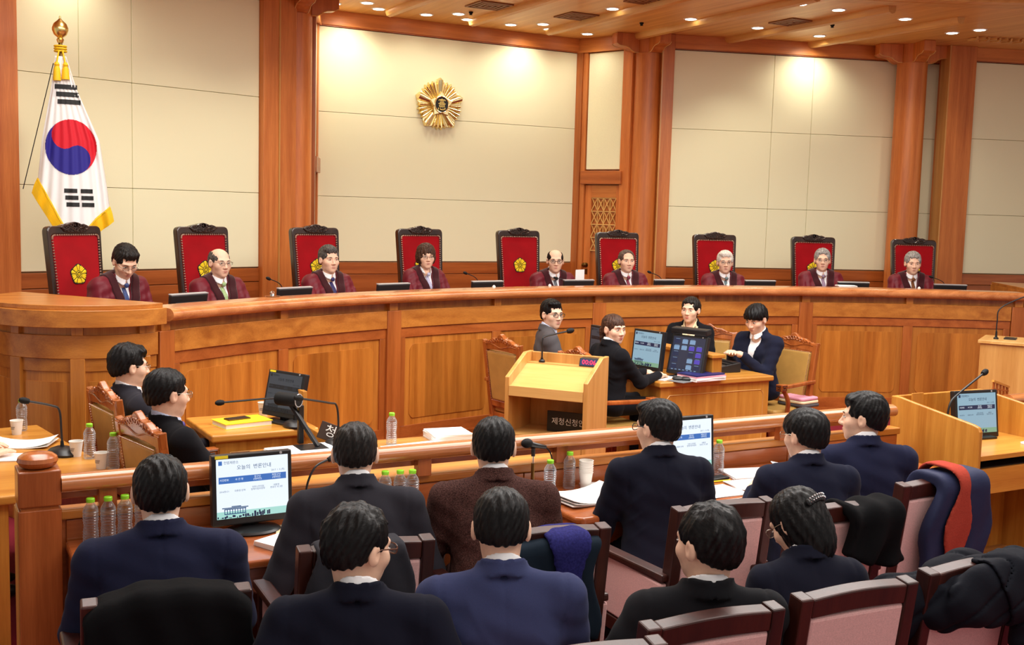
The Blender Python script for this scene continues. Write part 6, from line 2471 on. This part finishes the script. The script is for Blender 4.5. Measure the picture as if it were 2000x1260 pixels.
def front_desk(label, x0, x1, y0=4.13):
    t = thing('front_desk', label, 'desk', (0, 0, 0))
    b = MB()
    b.prism([(x0, y0 + 0.03), (x0 + 0.03, y0), (x1 - 0.03, y0), (x1, y0 + 0.03), (x1, 4.69), (x0, 4.69)], ZD - 0.035, ZD, 'XY')
    b.build('desk_top', 'wood_desk', t, bevel=0.012, seg=3)
    for x in (x0 + 0.01, x1 - 0.05):
        sp = MB().box(x, x + 0.04, y0 + 0.06, 4.69, 0.0, ZD - 0.035).build('side_panel', 'wood_desk_v', t, bevel=0.003)
        for i in range(2):
            for j in range(3):
                b = MB()
                yy, zz = y0 + 0.22 + 0.14 * i, 0.50 - 0.085 * j
                for q in range(2):
                    b.prism([(yy - 0.05 + 0.05 * q, zz), (yy - 0.03 + 0.05 * q, zz - 0.03), (yy - 0.01 + 0.05 * q, zz), (yy - 0.03 + 0.05 * q, zz + 0.03)], x - 0.003, x + 0.001, 'YZ')
                b.build('fretwork', 'mahogany', sp)
    MB().box(x0 + 0.05, x1 - 0.05, y0 + 0.10, y0 + 0.12, ZD - 0.16, ZD - 0.035).build('apron', 'wood_desk', t)
    n = max(1, int((x1 - x0) / 0.75))
    for k in range(1, n + 1):
        x = x0 + (x1 - x0) * k / (n + 1)
        MB().box(x - 0.03, x + 0.03, y0 + 0.07, 4.5, 0.0, ZD - 0.035).build('support', 'wood_desk_v', t)
    MB().box(x0 + 0.05, x1 - 0.05, y0 + 0.12, 4.6, ZD - 0.175, ZD - 0.16).build('shelf', 'wood_desk', t)
    MB().box(x0 + 0.05, x1 - 0.05, 4.60, 4.62, 0.02, ZD - 0.175).build('modesty_panel', 'wood_red_h', t)
    return t


front_desk('reddish front desk on the left with a bright monitor', 0.515, 2.03)
front_desk('reddish front desk on the right strewn with white papers', 2.63, 5.10)
D0 = ZD + 0.001
for (x, y), lab in zip(((0.605, 4.615), (0.672, 4.612), (0.738, 4.615), (0.806, 4.62)), ('leftmost of four bottles beside the rail post', 'second of four bottles beside the rail post', 'third of four bottles beside the rail post', 'bottle half hidden by a head, last of four by the post')):
    bottle(lab, (x, y, D0), 'bottles on the left front desk')
for (x, y), lab in zip(((1.875, 4.60), (1.945, 4.59), (2.0, 4.575)), ('left one of three bottles beside the tweed jacket', 'middle one of three bottles beside the tweed jacket', 'right one of three bottles beside the tweed jacket')):
    bottle(lab, (x, y, D0), 'bottles on the left front desk')
bottle('bottle crossed by the microphone cable on the right front desk', (2.70, 4.51, D0), 'bottles on the right front desk')
bottle('bottle next to the nested paper cups', (2.885, 4.63, D0), 'bottles on the right front desk')
bottle('bottle right of the monitor half hidden by a head', (3.80, 4.58, D0), 'bottles on the right front desk')
bottle('bottle half hidden behind the man with round glasses', (4.36, 4.60, D0), 'bottles on the right front desk')
cup('stack of nested white paper cups on the right front desk', (2.965, 4.60, D0), n=6)
cup('paper cup half hidden behind the charcoal shoulder', (1.74, 4.62, D0))
monitor('bright monitor with the hearing notice on the left front desk', (1.245, 4.53, D0), 0.02, w=0.345, h=0.30, tilt=0.08, lit=1, lift=0.035)
monitor('monitor half hidden behind the man in dark glasses on the right desk', (3.56, 4.54, D0), 0.0, w=0.345, h=0.30, tilt=0.08, lit=1, lift=0.035, sticker=False)
make_mic('gooseneck microphone on the left front desk beside the monitor', (1.50, 4.60, D0), 0.2, [(0, 0, 0.03), (0.0, 0, 0.10), (0.01, 0, 0.17), (0.05, 0.0, 0.235), (0.13, 0, 0.262)], base_r=0.05, stem=0.005, head=0.014)
wm = thing('clip_microphone', 'black handheld microphone clipped to a short desk stand', 'microphone', (2.665, 4.62, D0), 0.0)
MB().lathe([(0.0, 0), (0.06, 0), (0.06, 0.01), (0.015, 0.02), (0.0, 0.02)], n=20).build('base', 'black_matte', wm)
tub([(0, 0, 0.01), (0, 0, 0.15)], 0.009, 10).build('tube', 'brass_dark', wm)
tub([(0, 0, 0.15), (0, 0, 0.185)], 0.006, 10).build('inner_tube', 'chrome', wm)
tub([(0, 0, 0.185), (0, 0, 0.225)], 0.010, 10).build('clip', 'black_plastic', wm)
tub([(-0.03, -0.005, 0.25), (0.01, 0, 0.238), (0.075, 0.01, 0.222)], [0.016, 0.014, 0.010], 10).build('handle', 'black_plastic', wm)
MB().ball((-0.04, -0.006, 0.254), (0.031, 0.024, 0.024), 14, 10).build('windscreen', 'black_matte', wm)
tub(smooth_path([(0.075, 0.01, 0.222), (0.10, 0.0, 0.19), (0.11, -0.02, 0.10), (0.11, -0.03, 0.0)]), 0.004, 6).build('cable', 'black_matte', wm)
paper_stack('paper_sheets', 'cream sheet in front of the left monitor', (1.06, 4.50, D0), 0.2, 0.20, 0.13, 0.003, mat='cream_paper', n=1)
paper_stack('paper_stack', 'white printed papers at the elbow of the charcoal suit', (1.37, 4.30, D0), 0.45, 0.30, 0.20, 0.022, n=4)
paper_stack('paper_sheets', 'cream envelope lying by the right corner of the bright monitor', (1.44, 4.46, D0), -0.3, 0.22, 0.14, 0.004, mat='cream_paper', n=1)
paper_stack('paper_stack', 'stack of papers with a pen beside the tweed jacket', (1.93, 4.36, D0), -0.3, 0.30, 0.21, 0.020, n=4, curl=0.008)
paper_stack('yellow_folder', 'yellow folder lying behind the stack with a pen', (1.84, 4.44, D0), 0.15, 0.34, 0.04, 0.012, mat='yellow_card', n=1)
tag(tub([(1.90, 4.34, ZD + 0.034), (1.98, 4.31, ZD + 0.034)], 0.005, 8).build('pen', 'black_plastic'), 'black pen on the papers beside the tweed jacket', 'pen')
paper_stack('paper_stack', 'small roll of folded papers behind the charcoal elbow', (1.80, 4.52, D0), 0.7, 0.08, 0.10, 0.05, n=5)
paper_stack('open_document', 'large open white booklet on the right front desk', (2.86, 4.42, D0), 0.12, 0.36, 0.26, 0.012, n=3, curl=0.03)
paper_stack('paper_sheets', 'white sheets behind the open booklet', (3.08, 4.56, D0), -0.2, 0.26, 0.18, 0.008, n=2)
paper_stack('paper_sheets', 'white sheets under the elbow of the man with dark glasses', (3.02, 4.32, D0), 0.5, 0.22, 0.16, 0.006, n=2)
paper_stack('paper_sheets', 'flat white sheets at the desk edge between two men', (3.52, 4.27, D0), 0.0, 0.30, 0.20, 0.005, n=2)
paper_stack('note_pad', 'white spiral note pad at the desk edge by a pencil', (3.82, 4.31, D0), -0.15, 0.26, 0.19, 0.008, n=2)
tag(tub([(3.62, 4.44, ZD + 0.005), (3.76, 4.43, ZD + 0.005)], 0.004, 6).build('pencil', 'yellow_card'), 'yellow pencil lying above the spiral note pad', 'pencil')
paper_stack('paper_stack', 'fanned white papers right of the monitor bottle', (3.98, 4.50, D0), -0.25, 0.32, 0.22, 0.010, n=3)
paper_stack('open_document', 'open white booklet before the man with round glasses', (4.28, 4.42, D0), 0.3, 0.36, 0.22, 0.010, n=2, curl=0.06)
paper_stack('paper_sheets', 'white papers at the far right of the front desk', (4.72, 4.50, D0), 0.1, 0.28, 0.18, 0.008, n=2)
ph = thing('mobile_phone', 'black mobile phone lying in front of the bottle by the monitor', 'phone', (3.70, 4.48, D0), 0.15)
MB().box(-0.05, 0.08, -0.03, 0.03, 0.0, 0.014).build('case', 'black_plastic', ph, bevel=0.004)
MB().box(-0.044, 0.074, -0.026, 0.026, 0.014, 0.0148).build('glass', 'black_matte', ph)
lt_ = thing('iron_scroll', 'dark wrought-iron scroll on the floor beside the rail post', 'ironwork', (0.60, 4.38, 0), 0.2)
for x in (0.0, 0.07):
    tub(smooth_path([(x, 0, 0.0), (x, 0, 0.20), (x + 0.015, 0, 0.27), (x + 0.035, 0, 0.25), (x + 0.04, 0, 0.20)]), 0.012, 8).build('hoop', 'black_matte', lt_)
MB().box(-0.02, 0.13, -0.02, 0.02, 0.0, 0.012).build('foot', 'black_matte', lt_)

# small things on the judges' bench
for k, (a, lab) in enumerate(((-0.455, 'small silver tray with a cup on the bench by the bald judge'),)):
    p = polar(7.84, a)
    t = thing('silver_tray', lab, 'tray', (p.x, p.y, 1.386))
    MB().lathe([(0.0, 0.0), (0.055, 0.0), (0.062, 0.006), (0.0, 0.004)], n=20).build('tray', 'chrome', t)
    MB().lathe([(0.0, 0.005), (0.016, 0.005), (0.02, 0.03), (0.016, 0.035), (0.005, 0.045), (0.0, 0.046)], n=14).build('cup', 'chrome', t)
pp = polar(8.32, 0.015)
o = paper_stack('paper_sheets', 'white sheet held up before the speaking judge', (pp.x - 0.02, pp.y - 0.10, 1.36), 0.35, 0.15, 0.003, 0.16, n=1)
pp = polar(7.93, 0.382)
o = paper_stack('paper_sheets', 'white papers lying on the bench before the eighth judge', (pp.x, pp.y, 1.386), -0.5, 0.20, 0.14, 0.012, n=2)
for a, lab in ((-0.148, 'small white bell on the bench before the robed woman'), (-0.065, 'small white bell on the bench by the middle chair'), (0.202, 'small white bell on the bench before the white-haired judge'), (0.478, 'small white bell on the bench before the last judge')):
    pp = polar(7.80, a)
    tag(MB().lathe([(0.0, 0.0), (0.016, 0.0), (0.015, 0.012), (0.006, 0.02), (0.0, 0.024)], n=14).build('bell', 'cup_paper', None, (pp.x, pp.y, 1.386)), lab, 'bell', 'small bells on the bench')

# ================================================================ people in place
def deg(x):
    return math.radians(x)


JH = [(-0.537, 1.765), (-0.430, 1.72), (-0.295, 1.749), (-0.167, 1.765), (0.012, 1.704), (0.113, 1.713), (0.252, 1.726), (0.387, 1.775), (0.509, 1.765)]
JS = [
    dict(label='robed judge with dark hair and silver glasses looking down at his papers', hyaw=0.28, hpitch=0.55, lean=0.22, hair=dict(top=0.024, side=0.012, swoop=-1), hairmat='hair_soft_black', tie='tie_blue', glasses='metal'),
    dict(label='bald robed judge with glasses and a pale green tie', hyaw=0.14, hpitch=0.06, lean=0.02, hair=dict(kind='bald', side=0.003, top=0.004), hairmat='hair_grey_dark', tie='tie_green', glasses='metal'),
    dict(label='robed judge with grey parted hair and a dark patterned tie', hyaw=0.16, hpitch=0.0, lean=0.0, hair=dict(top=0.026, side=0.009, hairline=0.014, swoop=1), hairmat='hair_grey_dark', tie='tie_navy'),
    dict(label='robed woman judge with a brown bob and glasses', hyaw=0.32, hpitch=0.02, lean=0.02, hair=dict(kind='bob', top=0.030, side=0.016, len=-0.068, lock=0.004), hairmat='hair_brown', tie='tie_lilac', glasses='metal', female=True),
    dict(label='balding robed judge with dark glasses speaking into the microphone', hyaw=0.42, hpitch=0.05, lean=0.15, hair=dict(kind='bald', side=0.005, top=0.006), hairmat='hair_soft_black', tie='tie_grey', glasses='dark'),
    dict(label='robed judge with receding dark hair before the lattice door', hyaw=0.16, hpitch=0.02, lean=0.0, hair=dict(kind='receding', top=0.012), hairmat='hair_brown_grey', tie='tie_wine'),
    dict(label='white-haired robed judge with glasses', hyaw=0.30, hpitch=0.02, lean=0.0, hair=dict(top=0.026, side=0.010, hairline=0.014, swoop=1), hairmat='hair_white', tie='tie_teal', glasses='metal'),
    dict(label='slim grey-haired robed judge with glasses and mauve tie', hyaw=0.30, hpitch=-0.02, lean=0.0, hair=dict(top=0.030, side=0.010, hairline=0.022), hairmat='hair_grey', tie='tie_mauve', glasses='metal'),
    dict(label='grey-haired robed judge with brown tie at the right end', hyaw=0.12, hpitch=0.08, lean=0.04, hair=dict(top=0.030, side=0.011, hairline=0.018), hairmat='hair_grey', tie='tie_brown'),
]
for (a, z), sp in zip(JH, JS):
    p = polar(8.72, a)
    person(head=(p.x, p.y, z), heading=a + PI, dress='robe', desk=1.17, group='judges in maroon robes', cloth='cloth_black_suit', **sp)

# clerks
person('clerk in a grey suit with dark glasses looking back from the first carved chair', (4.82, 8.10, 1.36), deg(112), lean=0.06, hyaw=deg(62), hpitch=0.02, hair=dict(top=0.022, swoop=1), cloth='cloth_grey_suit', glasses='dark', shirt='shirt_blue', desk=0.76)
person('woman clerk in black with a brown fringe and ponytail, writing', (4.86, 7.20, 1.312), deg(88), lean=0.08, hyaw=deg(84), hpitch=0.05, hair=dict(kind='pony', fringe=True, top=0.012), hairmat='hair_brown', cloth='cloth_black_suit', female=True, desk=TC,
       hands={'R': (0.10, 0.44, TC + 0.035), 'L': (-0.10, 0.46, TC + 0.03)}, curl=0.7)
person('woman clerk in a black jacket with pinned-back hair facing the room', (6.29, 8.08, 1.36), deg(232), lean=0.05, hyaw=deg(6), hpitch=0.02, hair=dict(kind='pony', top=0.018, side=0.010, hairline=0.018), hairmat='hair_soft_black', cloth='cloth_black_suit', shirt='cream_paper', female=True, desk=TC, vneck=1.25)
person('young man in a dark suit typing on the stenograph', (6.50, 7.42, 1.345), deg(262), lean=0.10, hyaw=deg(-8), hpitch=0.38, hair=dict(kind='bowl', top=0.022, side=0.012), cloth='cloth_dark_navy', desk=TC, hands={'L': (-0.09, 0.33, TC + 0.13), 'R': (0.05, 0.33, TC + 0.13)}, curl=0.55, watch=True)
# left-hand counsel
person('man in a charcoal suit with wire glasses, farther of the two at left', (1.105, 6.69, 1.272), deg(80), lean=-0.12, hyaw=deg(4), hpitch=0.05, hair=dict(top=0.028, side=0.012, mess=0.004, swoop=1), cloth='cloth_charcoal', tie='tie_yellow', glasses='metal')
person('man in a black suit with wire glasses, nearer of the two at left', (1.11, 5.61, 1.272), deg(76), lean=-0.12, hyaw=deg(2), hpitch=0.08, hair=dict(top=0.018, side=0.010), cloth='cloth_black_suit', tie='tie_purple', shirt='shirt_blue', glasses='metal')
person('person at the left edge whose hand rests on white sheets', (-0.02, 6.25, 1.27), deg(88), lean=0.15, cloth='cloth_charcoal', desk=0.74, hands={'R': (0.08, 0.43, 0.768), 'L': (-0.20, 0.40, 0.768)}, curl=0.25)

# front rows, seen from behind
person('man in a navy suit with a black coat on his chair, leftmost in front', (0.712, 3.74, 1.258), deg(8), lean=0.16, hyaw=deg(4), hpitch=0.10, hair=dict(top=0.014, side=0.006), cloth='cloth_navy', desk=ZD, shoulder=1.12)
person('man in a charcoal suit bending over the left front desk', (1.525, 4.06, 1.25), deg(14), lean=0.32, hyaw=deg(8), hpitch=0.25, hair=dict(top=0.014, side=0.005), hairmat='hair_soft_black', cloth='cloth_charcoal', desk=ZD, shoulder=1.08, hands={'L': (-0.20, 0.30, ZD + 0.05), 'R': (0.2, 0.34, ZD + 0.05)})
person('man in a navy suit with brown glasses, head turned right', (1.150, 3.02, 1.225), deg(22), lean=0.12, hyaw=deg(50), hpitch=0.15, hair=dict(top=0.024, side=0.010, mess=0.005), cloth='cloth_midnight', glasses='brown', hands={'L': (-0.3, 0.2, 0.62), 'R': (0.42, 0.16, 0.60)}, shoulder=1.1)
person('man in a brown tweed jacket at the front desk', (2.083, 3.94, 1.258), deg(20), lean=0.26, hyaw=deg(8), hpitch=0.18, hair=dict(top=0.014, side=0.006), cloth='cloth_tweed', desk=ZD, shoulder=1.08)
person('man in a blue suit with bowed head in the second row', (1.605, 2.97, 1.235), deg(22), lean=0.20, hyaw=deg(6), hpitch=0.30, hair=dict(top=0.016, side=0.006), cloth='cloth_blue_suit', shoulder=1.06)
person('man in a black suit with dark glasses turning left at the right desk', (3.035, 4.11, 1.25), deg(18), lean=0.26, hyaw=deg(-32), hpitch=0.10, hair=dict(top=0.022, side=0.009, swoop=-1), cloth='cloth_midnight', glasses='dark', desk=ZD, shoulder=1.0)
person('man in a black jacket leaning back with one arm stretched out', (2.12, 2.59, 1.235), deg(24), lean=-0.02, hyaw=deg(-34), hpitch=0.05, hair=dict(top=0.020, side=0.009, mess=0.005), cloth='cloth_black_suit', hands={'L': (-0.46, 0.16, 0.60), 'R': (0.10, 0.36, 0.58)}, shoulder=1.0)
person('man with round glasses in a dark suit at the right desk', (3.72, 3.86, 1.205), deg(22), lean=0.22, hyaw=deg(-28), hpitch=0.12, hair=dict(kind='bowl', top=0.018, side=0.010), cloth='cloth_dark_navy', glasses='metal', desk=ZD)
person('man in a navy suit looking left in profile at the far right of the desk', (4.21, 3.97, 1.245), deg(24), lean=0.16, hyaw=deg(-62), hpitch=0.02, hair=dict(top=0.024, side=0.011, swoop=-1), cloth='cloth_navy', desk=ZD, shoulder=1.1)
person('woman in a black jacket with a jewelled hair clip, head bent down', (2.70, 2.82, 1.155), deg(14), lean=0.34, hyaw=deg(-30), hpitch=0.60, hair=dict(kind='clip', top=0.012, len=-0.165), cloth='cloth_midnight', female=True, glasses='metal', hands={'L': (-0.12, 0.30, 0.62), 'R': (0.12, 0.30, 0.62)})

# ================================================================ chairs of the front rows and what hangs on them
CH = [('pink chair of the leftmost man, under the black coat', 0.66, 3.50, -0.10), ('pink chair of the man bending over the left desk', 1.37, 3.74, -0.10), ('pink chair of the man in tweed', 2.03, 3.62, -0.12),
      ('pink chair with a bare back behind the man in dark glasses', 2.84, 3.66, -0.04), ('pink chair of the man with round glasses', 3.27, 3.45, -0.08), ('pink chair draped with the navy coat and red scarf', 4.00, 3.60, -0.02),
      ('pink chair of the man with brown glasses in the second row', 1.06, 2.72, -0.12), ('pink chair of the man in the blue suit', 1.56, 2.64, -0.12), ('pink chair of the man with the outstretched arm', 2.02, 2.70, -0.06),
      ('pink chair of the woman with the hair clip', 2.58, 2.70, -0.05), ('pink chair under the dark padded coat at lower right', 3.13, 2.72, 0.0)]
for lab, x, y, rz in CH:
    pink_chair(lab, (x, y, 0), rz)

plain('coat_black', (16, 16, 18), rough=0.95, spec=0.1, bump=0.4, bscale=30)
plain('coat_grey', (48, 48, 54), rough=0.9, spec=0.15, bump=0.4, bscale=30)
plain('coat_navy', (36, 42, 72), rough=0.7, spec=0.25, bump=0.4, bscale=26)
plain('coat_slate', (20, 22, 30), rough=0.8, spec=0.12, bump=0.5, bscale=24)
plain('coat_teal', (24, 36, 48), rough=0.9, spec=0.15, bump=0.3, bscale=30)
plain('scarf_navy', (40, 40, 98), rough=0.9, spec=0.1, noise=0.3, nscale=120)
plain('fleece_navy', (36, 34, 66), rough=0.95, spec=0.1, bump=0.7, bscale=70)
plain('scarf_red', (168, 66, 52), rough=0.95, spec=0.1, noise=0.1, nscale=200, bump=0.3, bscale=120)
plain('fur_grey', (74, 66, 62), rough=0.95, spec=0.1, noise=0.4, nscale=150, bump=1.0, bscale=160)


def drape(name, label, cat, x, y, rz, w, zt, back, front, mat, th=0.016, amp=0.010, flare=0.15, off=0.03, shift=0.0, h=0.009, puff=0.0, gap=0.035, sag=0.006):
    """cloth folded over a chair back (chair at x, y facing +y, turned by rz)"""
    root = None

    def fld(P):
        yb = -0.22 - 0.14 * (P[2] - 0.40)
        X, Y, Z = P[0] - shift, P[1] - yb, P[2]
        # distance to the back slab
        qy = np.abs(Y) - gap
        qz = Z - zt + sag * np.clip(np.abs(X) / (w / 2), 0, 1.2) ** 3
        d = np.sqrt(np.maximum(qy, 0) ** 2 + np.maximum(qz, 0) ** 2) + np.minimum(np.maximum(qy, qz), 0)
        dep = np.clip(zt - Z, 0, 1)
        wave = np.sin(X * 38 + 2.5 * np.sin(Z * 7 + x * 9)) * np.sin(X * 13 + Z * 5 + y * 3) * amp * (0.35 + 2.2 * dep)
        pf = puff * (1 - (np.sin(Z * 55 + X * 4) ** 2) * 0.5)
        s = np.abs(d - off - pf + wave) - th - pf
        hw = w / 2 + flare * dep + 0.02 * np.sin(Z * 17 + x * 5)
        s = smax(s, np.abs(X) - hw, 0.02)
        hem = np.where(Y < 0, zt - back, zt - front) + 0.05 * np.sin(X * 9 + x * 7)
        return smax(s, hem - Z, 0.02)
    o = sdf_obj(name, fld, (-w / 2 - 0.32 + shift, -0.55, zt - max(back, front) - 0.08), (w / 2 + 0.32 + shift, 0.10, zt + 0.14), h, mat)
    o.location = (x, y, 0)
    o.rotation_euler = (0, 0, rz)
    return tag(o, label, cat)


drape('black_coat', 'black coat hung over the chair of the leftmost man', 'coat', 0.66, 3.50, -0.10, 0.46, 0.94, 0.60, 0.25, 'coat_black', amp=0.016, flare=0.24, off=0.035, th=0.016, sag=0.06)
drape('grey_jacket', 'dark grey jacket hanging on the chair beside the man with brown glasses', 'jacket', 1.37, 3.74, -0.10, 0.34, 0.93, 0.42, 0.2, 'coat_grey', amp=0.014, flare=0.05, shift=-0.03)
drape('teal_jacket', 'dark teal jacket on the chair of the man in tweed', 'jacket', 2.03, 3.62, -0.12, 0.36, 0.89, 0.36, 0.2, 'coat_teal', amp=0.010, flare=0.05)
drape('navy_scarf', 'navy patterned scarf lying over the dark teal jacket', 'scarf', 2.03, 3.62, -0.12, 0.15, 0.895, 0.25, 0.15, 'scarf_navy', amp=0.006, flare=0.04, off=0.062, shift=0.05, th=0.007)
drape('black_coat', 'black coat bunched over the chair of the man with round glasses', 'coat', 3.27, 3.45, -0.08, 0.24, 0.90, 0.15, 0.2, 'coat_black', amp=0.045, flare=0.34, shift=0.13, off=0.045, th=0.028)
drape('navy_coat', 'navy coat hanging over the chair with a red scarf', 'coat', 4.00, 3.60, -0.02, 0.34, 0.925, 0.50, 0.3, 'coat_navy', amp=0.010, flare=0.10, shift=0.07, off=0.050, th=0.028)
sc_ = drape('red_scarf', 'rust red fringed scarf laid over the navy coat', 'scarf', 4.00, 3.60, -0.02, 0.115, 0.935, 0.42, 0.2, 'scarf_red', amp=0.004, flare=0.05, off=0.092, shift=0.03, th=0.008)
fr = MB()
for i in range(16):
    fx = 0.03 - 0.068 + 0.009 * i
    fr.tube([(fx, -0.405, 0.52), (fx + 0.003, -0.405, 0.48), (fx - 0.002, -0.40, 0.445)], 0.0028, 4)
fr.build('fringe', 'scarf_red', sc_)


def padded(P):
    d = s_cap(P, (-0.22, -0.25, 0.875), (0.21, -0.31, 0.930), 0.058, 0.062)
    d = smin(d, s_ell(P, (0.02, -0.365, 0.865), (0.22, 0.05, 0.115)), 0.05)
    d = smin(d, s_ell(P, (0.215, -0.375, 0.76), (0.075, 0.045, 0.24)), 0.05)
    d = smin(d, s_ell(P, (-0.25, -0.19, 0.80), (0.11, 0.11, 0.11)), 0.05)
    d = smin(d, s_ell(P, (-0.13, -0.30, 0.83), (0.10, 0.07, 0.09)), 0.03)
    d = smin(d, s_ell(P, (0.10, -0.16, 0.82), (0.20, 0.08, 0.13)), 0.05)
    f = np.exp(-(np.sin(P[0] * 17 - P[2] * 15 + 2.5 * np.sin(P[2] * 8 + P[1] * 7)) / 0.22) ** 2)
    f2 = np.sin(P[0] * 31 + P[2] * 17) * np.sin(P[2] * 23 - P[1] * 19)
    return d + 0.009 * f + 0.006 * f2


pc = sdf_obj('padded_coat', padded, (-0.45, -0.50, 0.42), (0.38, 0.02, 1.06), 0.008, 'coat_slate')
pc.location = (3.13, 2.72, 0)
tag(pc, 'dark padded coat with fur trim thrown over the empty chair', 'coat')
sdf_obj('fur_trim', lambda P: s_cap(P, (0.26, -0.36, 0.90), (0.31, -0.36, 0.74), 0.045, 0.035) + 0.008 * np.sin(P[0] * 160) * np.sin(P[1] * 140 + P[2] * 170), (0.1, -0.5, 0.7), (0.42, -0.2, 1.08), 0.008, 'fur_grey', pc)
sdf_obj('lapel', lambda P: np.maximum(np.abs(padded(P) - 0.006) - 0.006, np.maximum(np.abs(P[0] - 0.115 + 0.35 * (P[2] - 0.8)) - 0.035 - 0.2 * np.clip(P[2] - 0.72, 0, 0.2), np.maximum(P[1] + 0.30, 0.62 - P[2]))), (-0.05, -0.5, 0.58), (0.3, -0.28, 1.06), 0.007, 'coat_slate', pc)
fl = sdf_obj('fleece_bundle', lambda P: smin(s_ell(P, (0, 0, 0), (0.16, 0.10, 0.07)), s_ell(P, (0.10, 0.05, -0.02), (0.12, 0.08, 0.07)), 0.03) + 0.008 * np.sin(P[0] * 40 + P[2] * 30) * np.sin(P[1] * 45), (-0.2, -0.15, -0.12), (0.25, 0.18, 0.1), 0.008, 'fleece_navy')
fl.location = (2.93, 2.80, 0.74)
tag(fl, 'navy fleece bundle between the hair-clip woman and the padded coat', 'clothing')
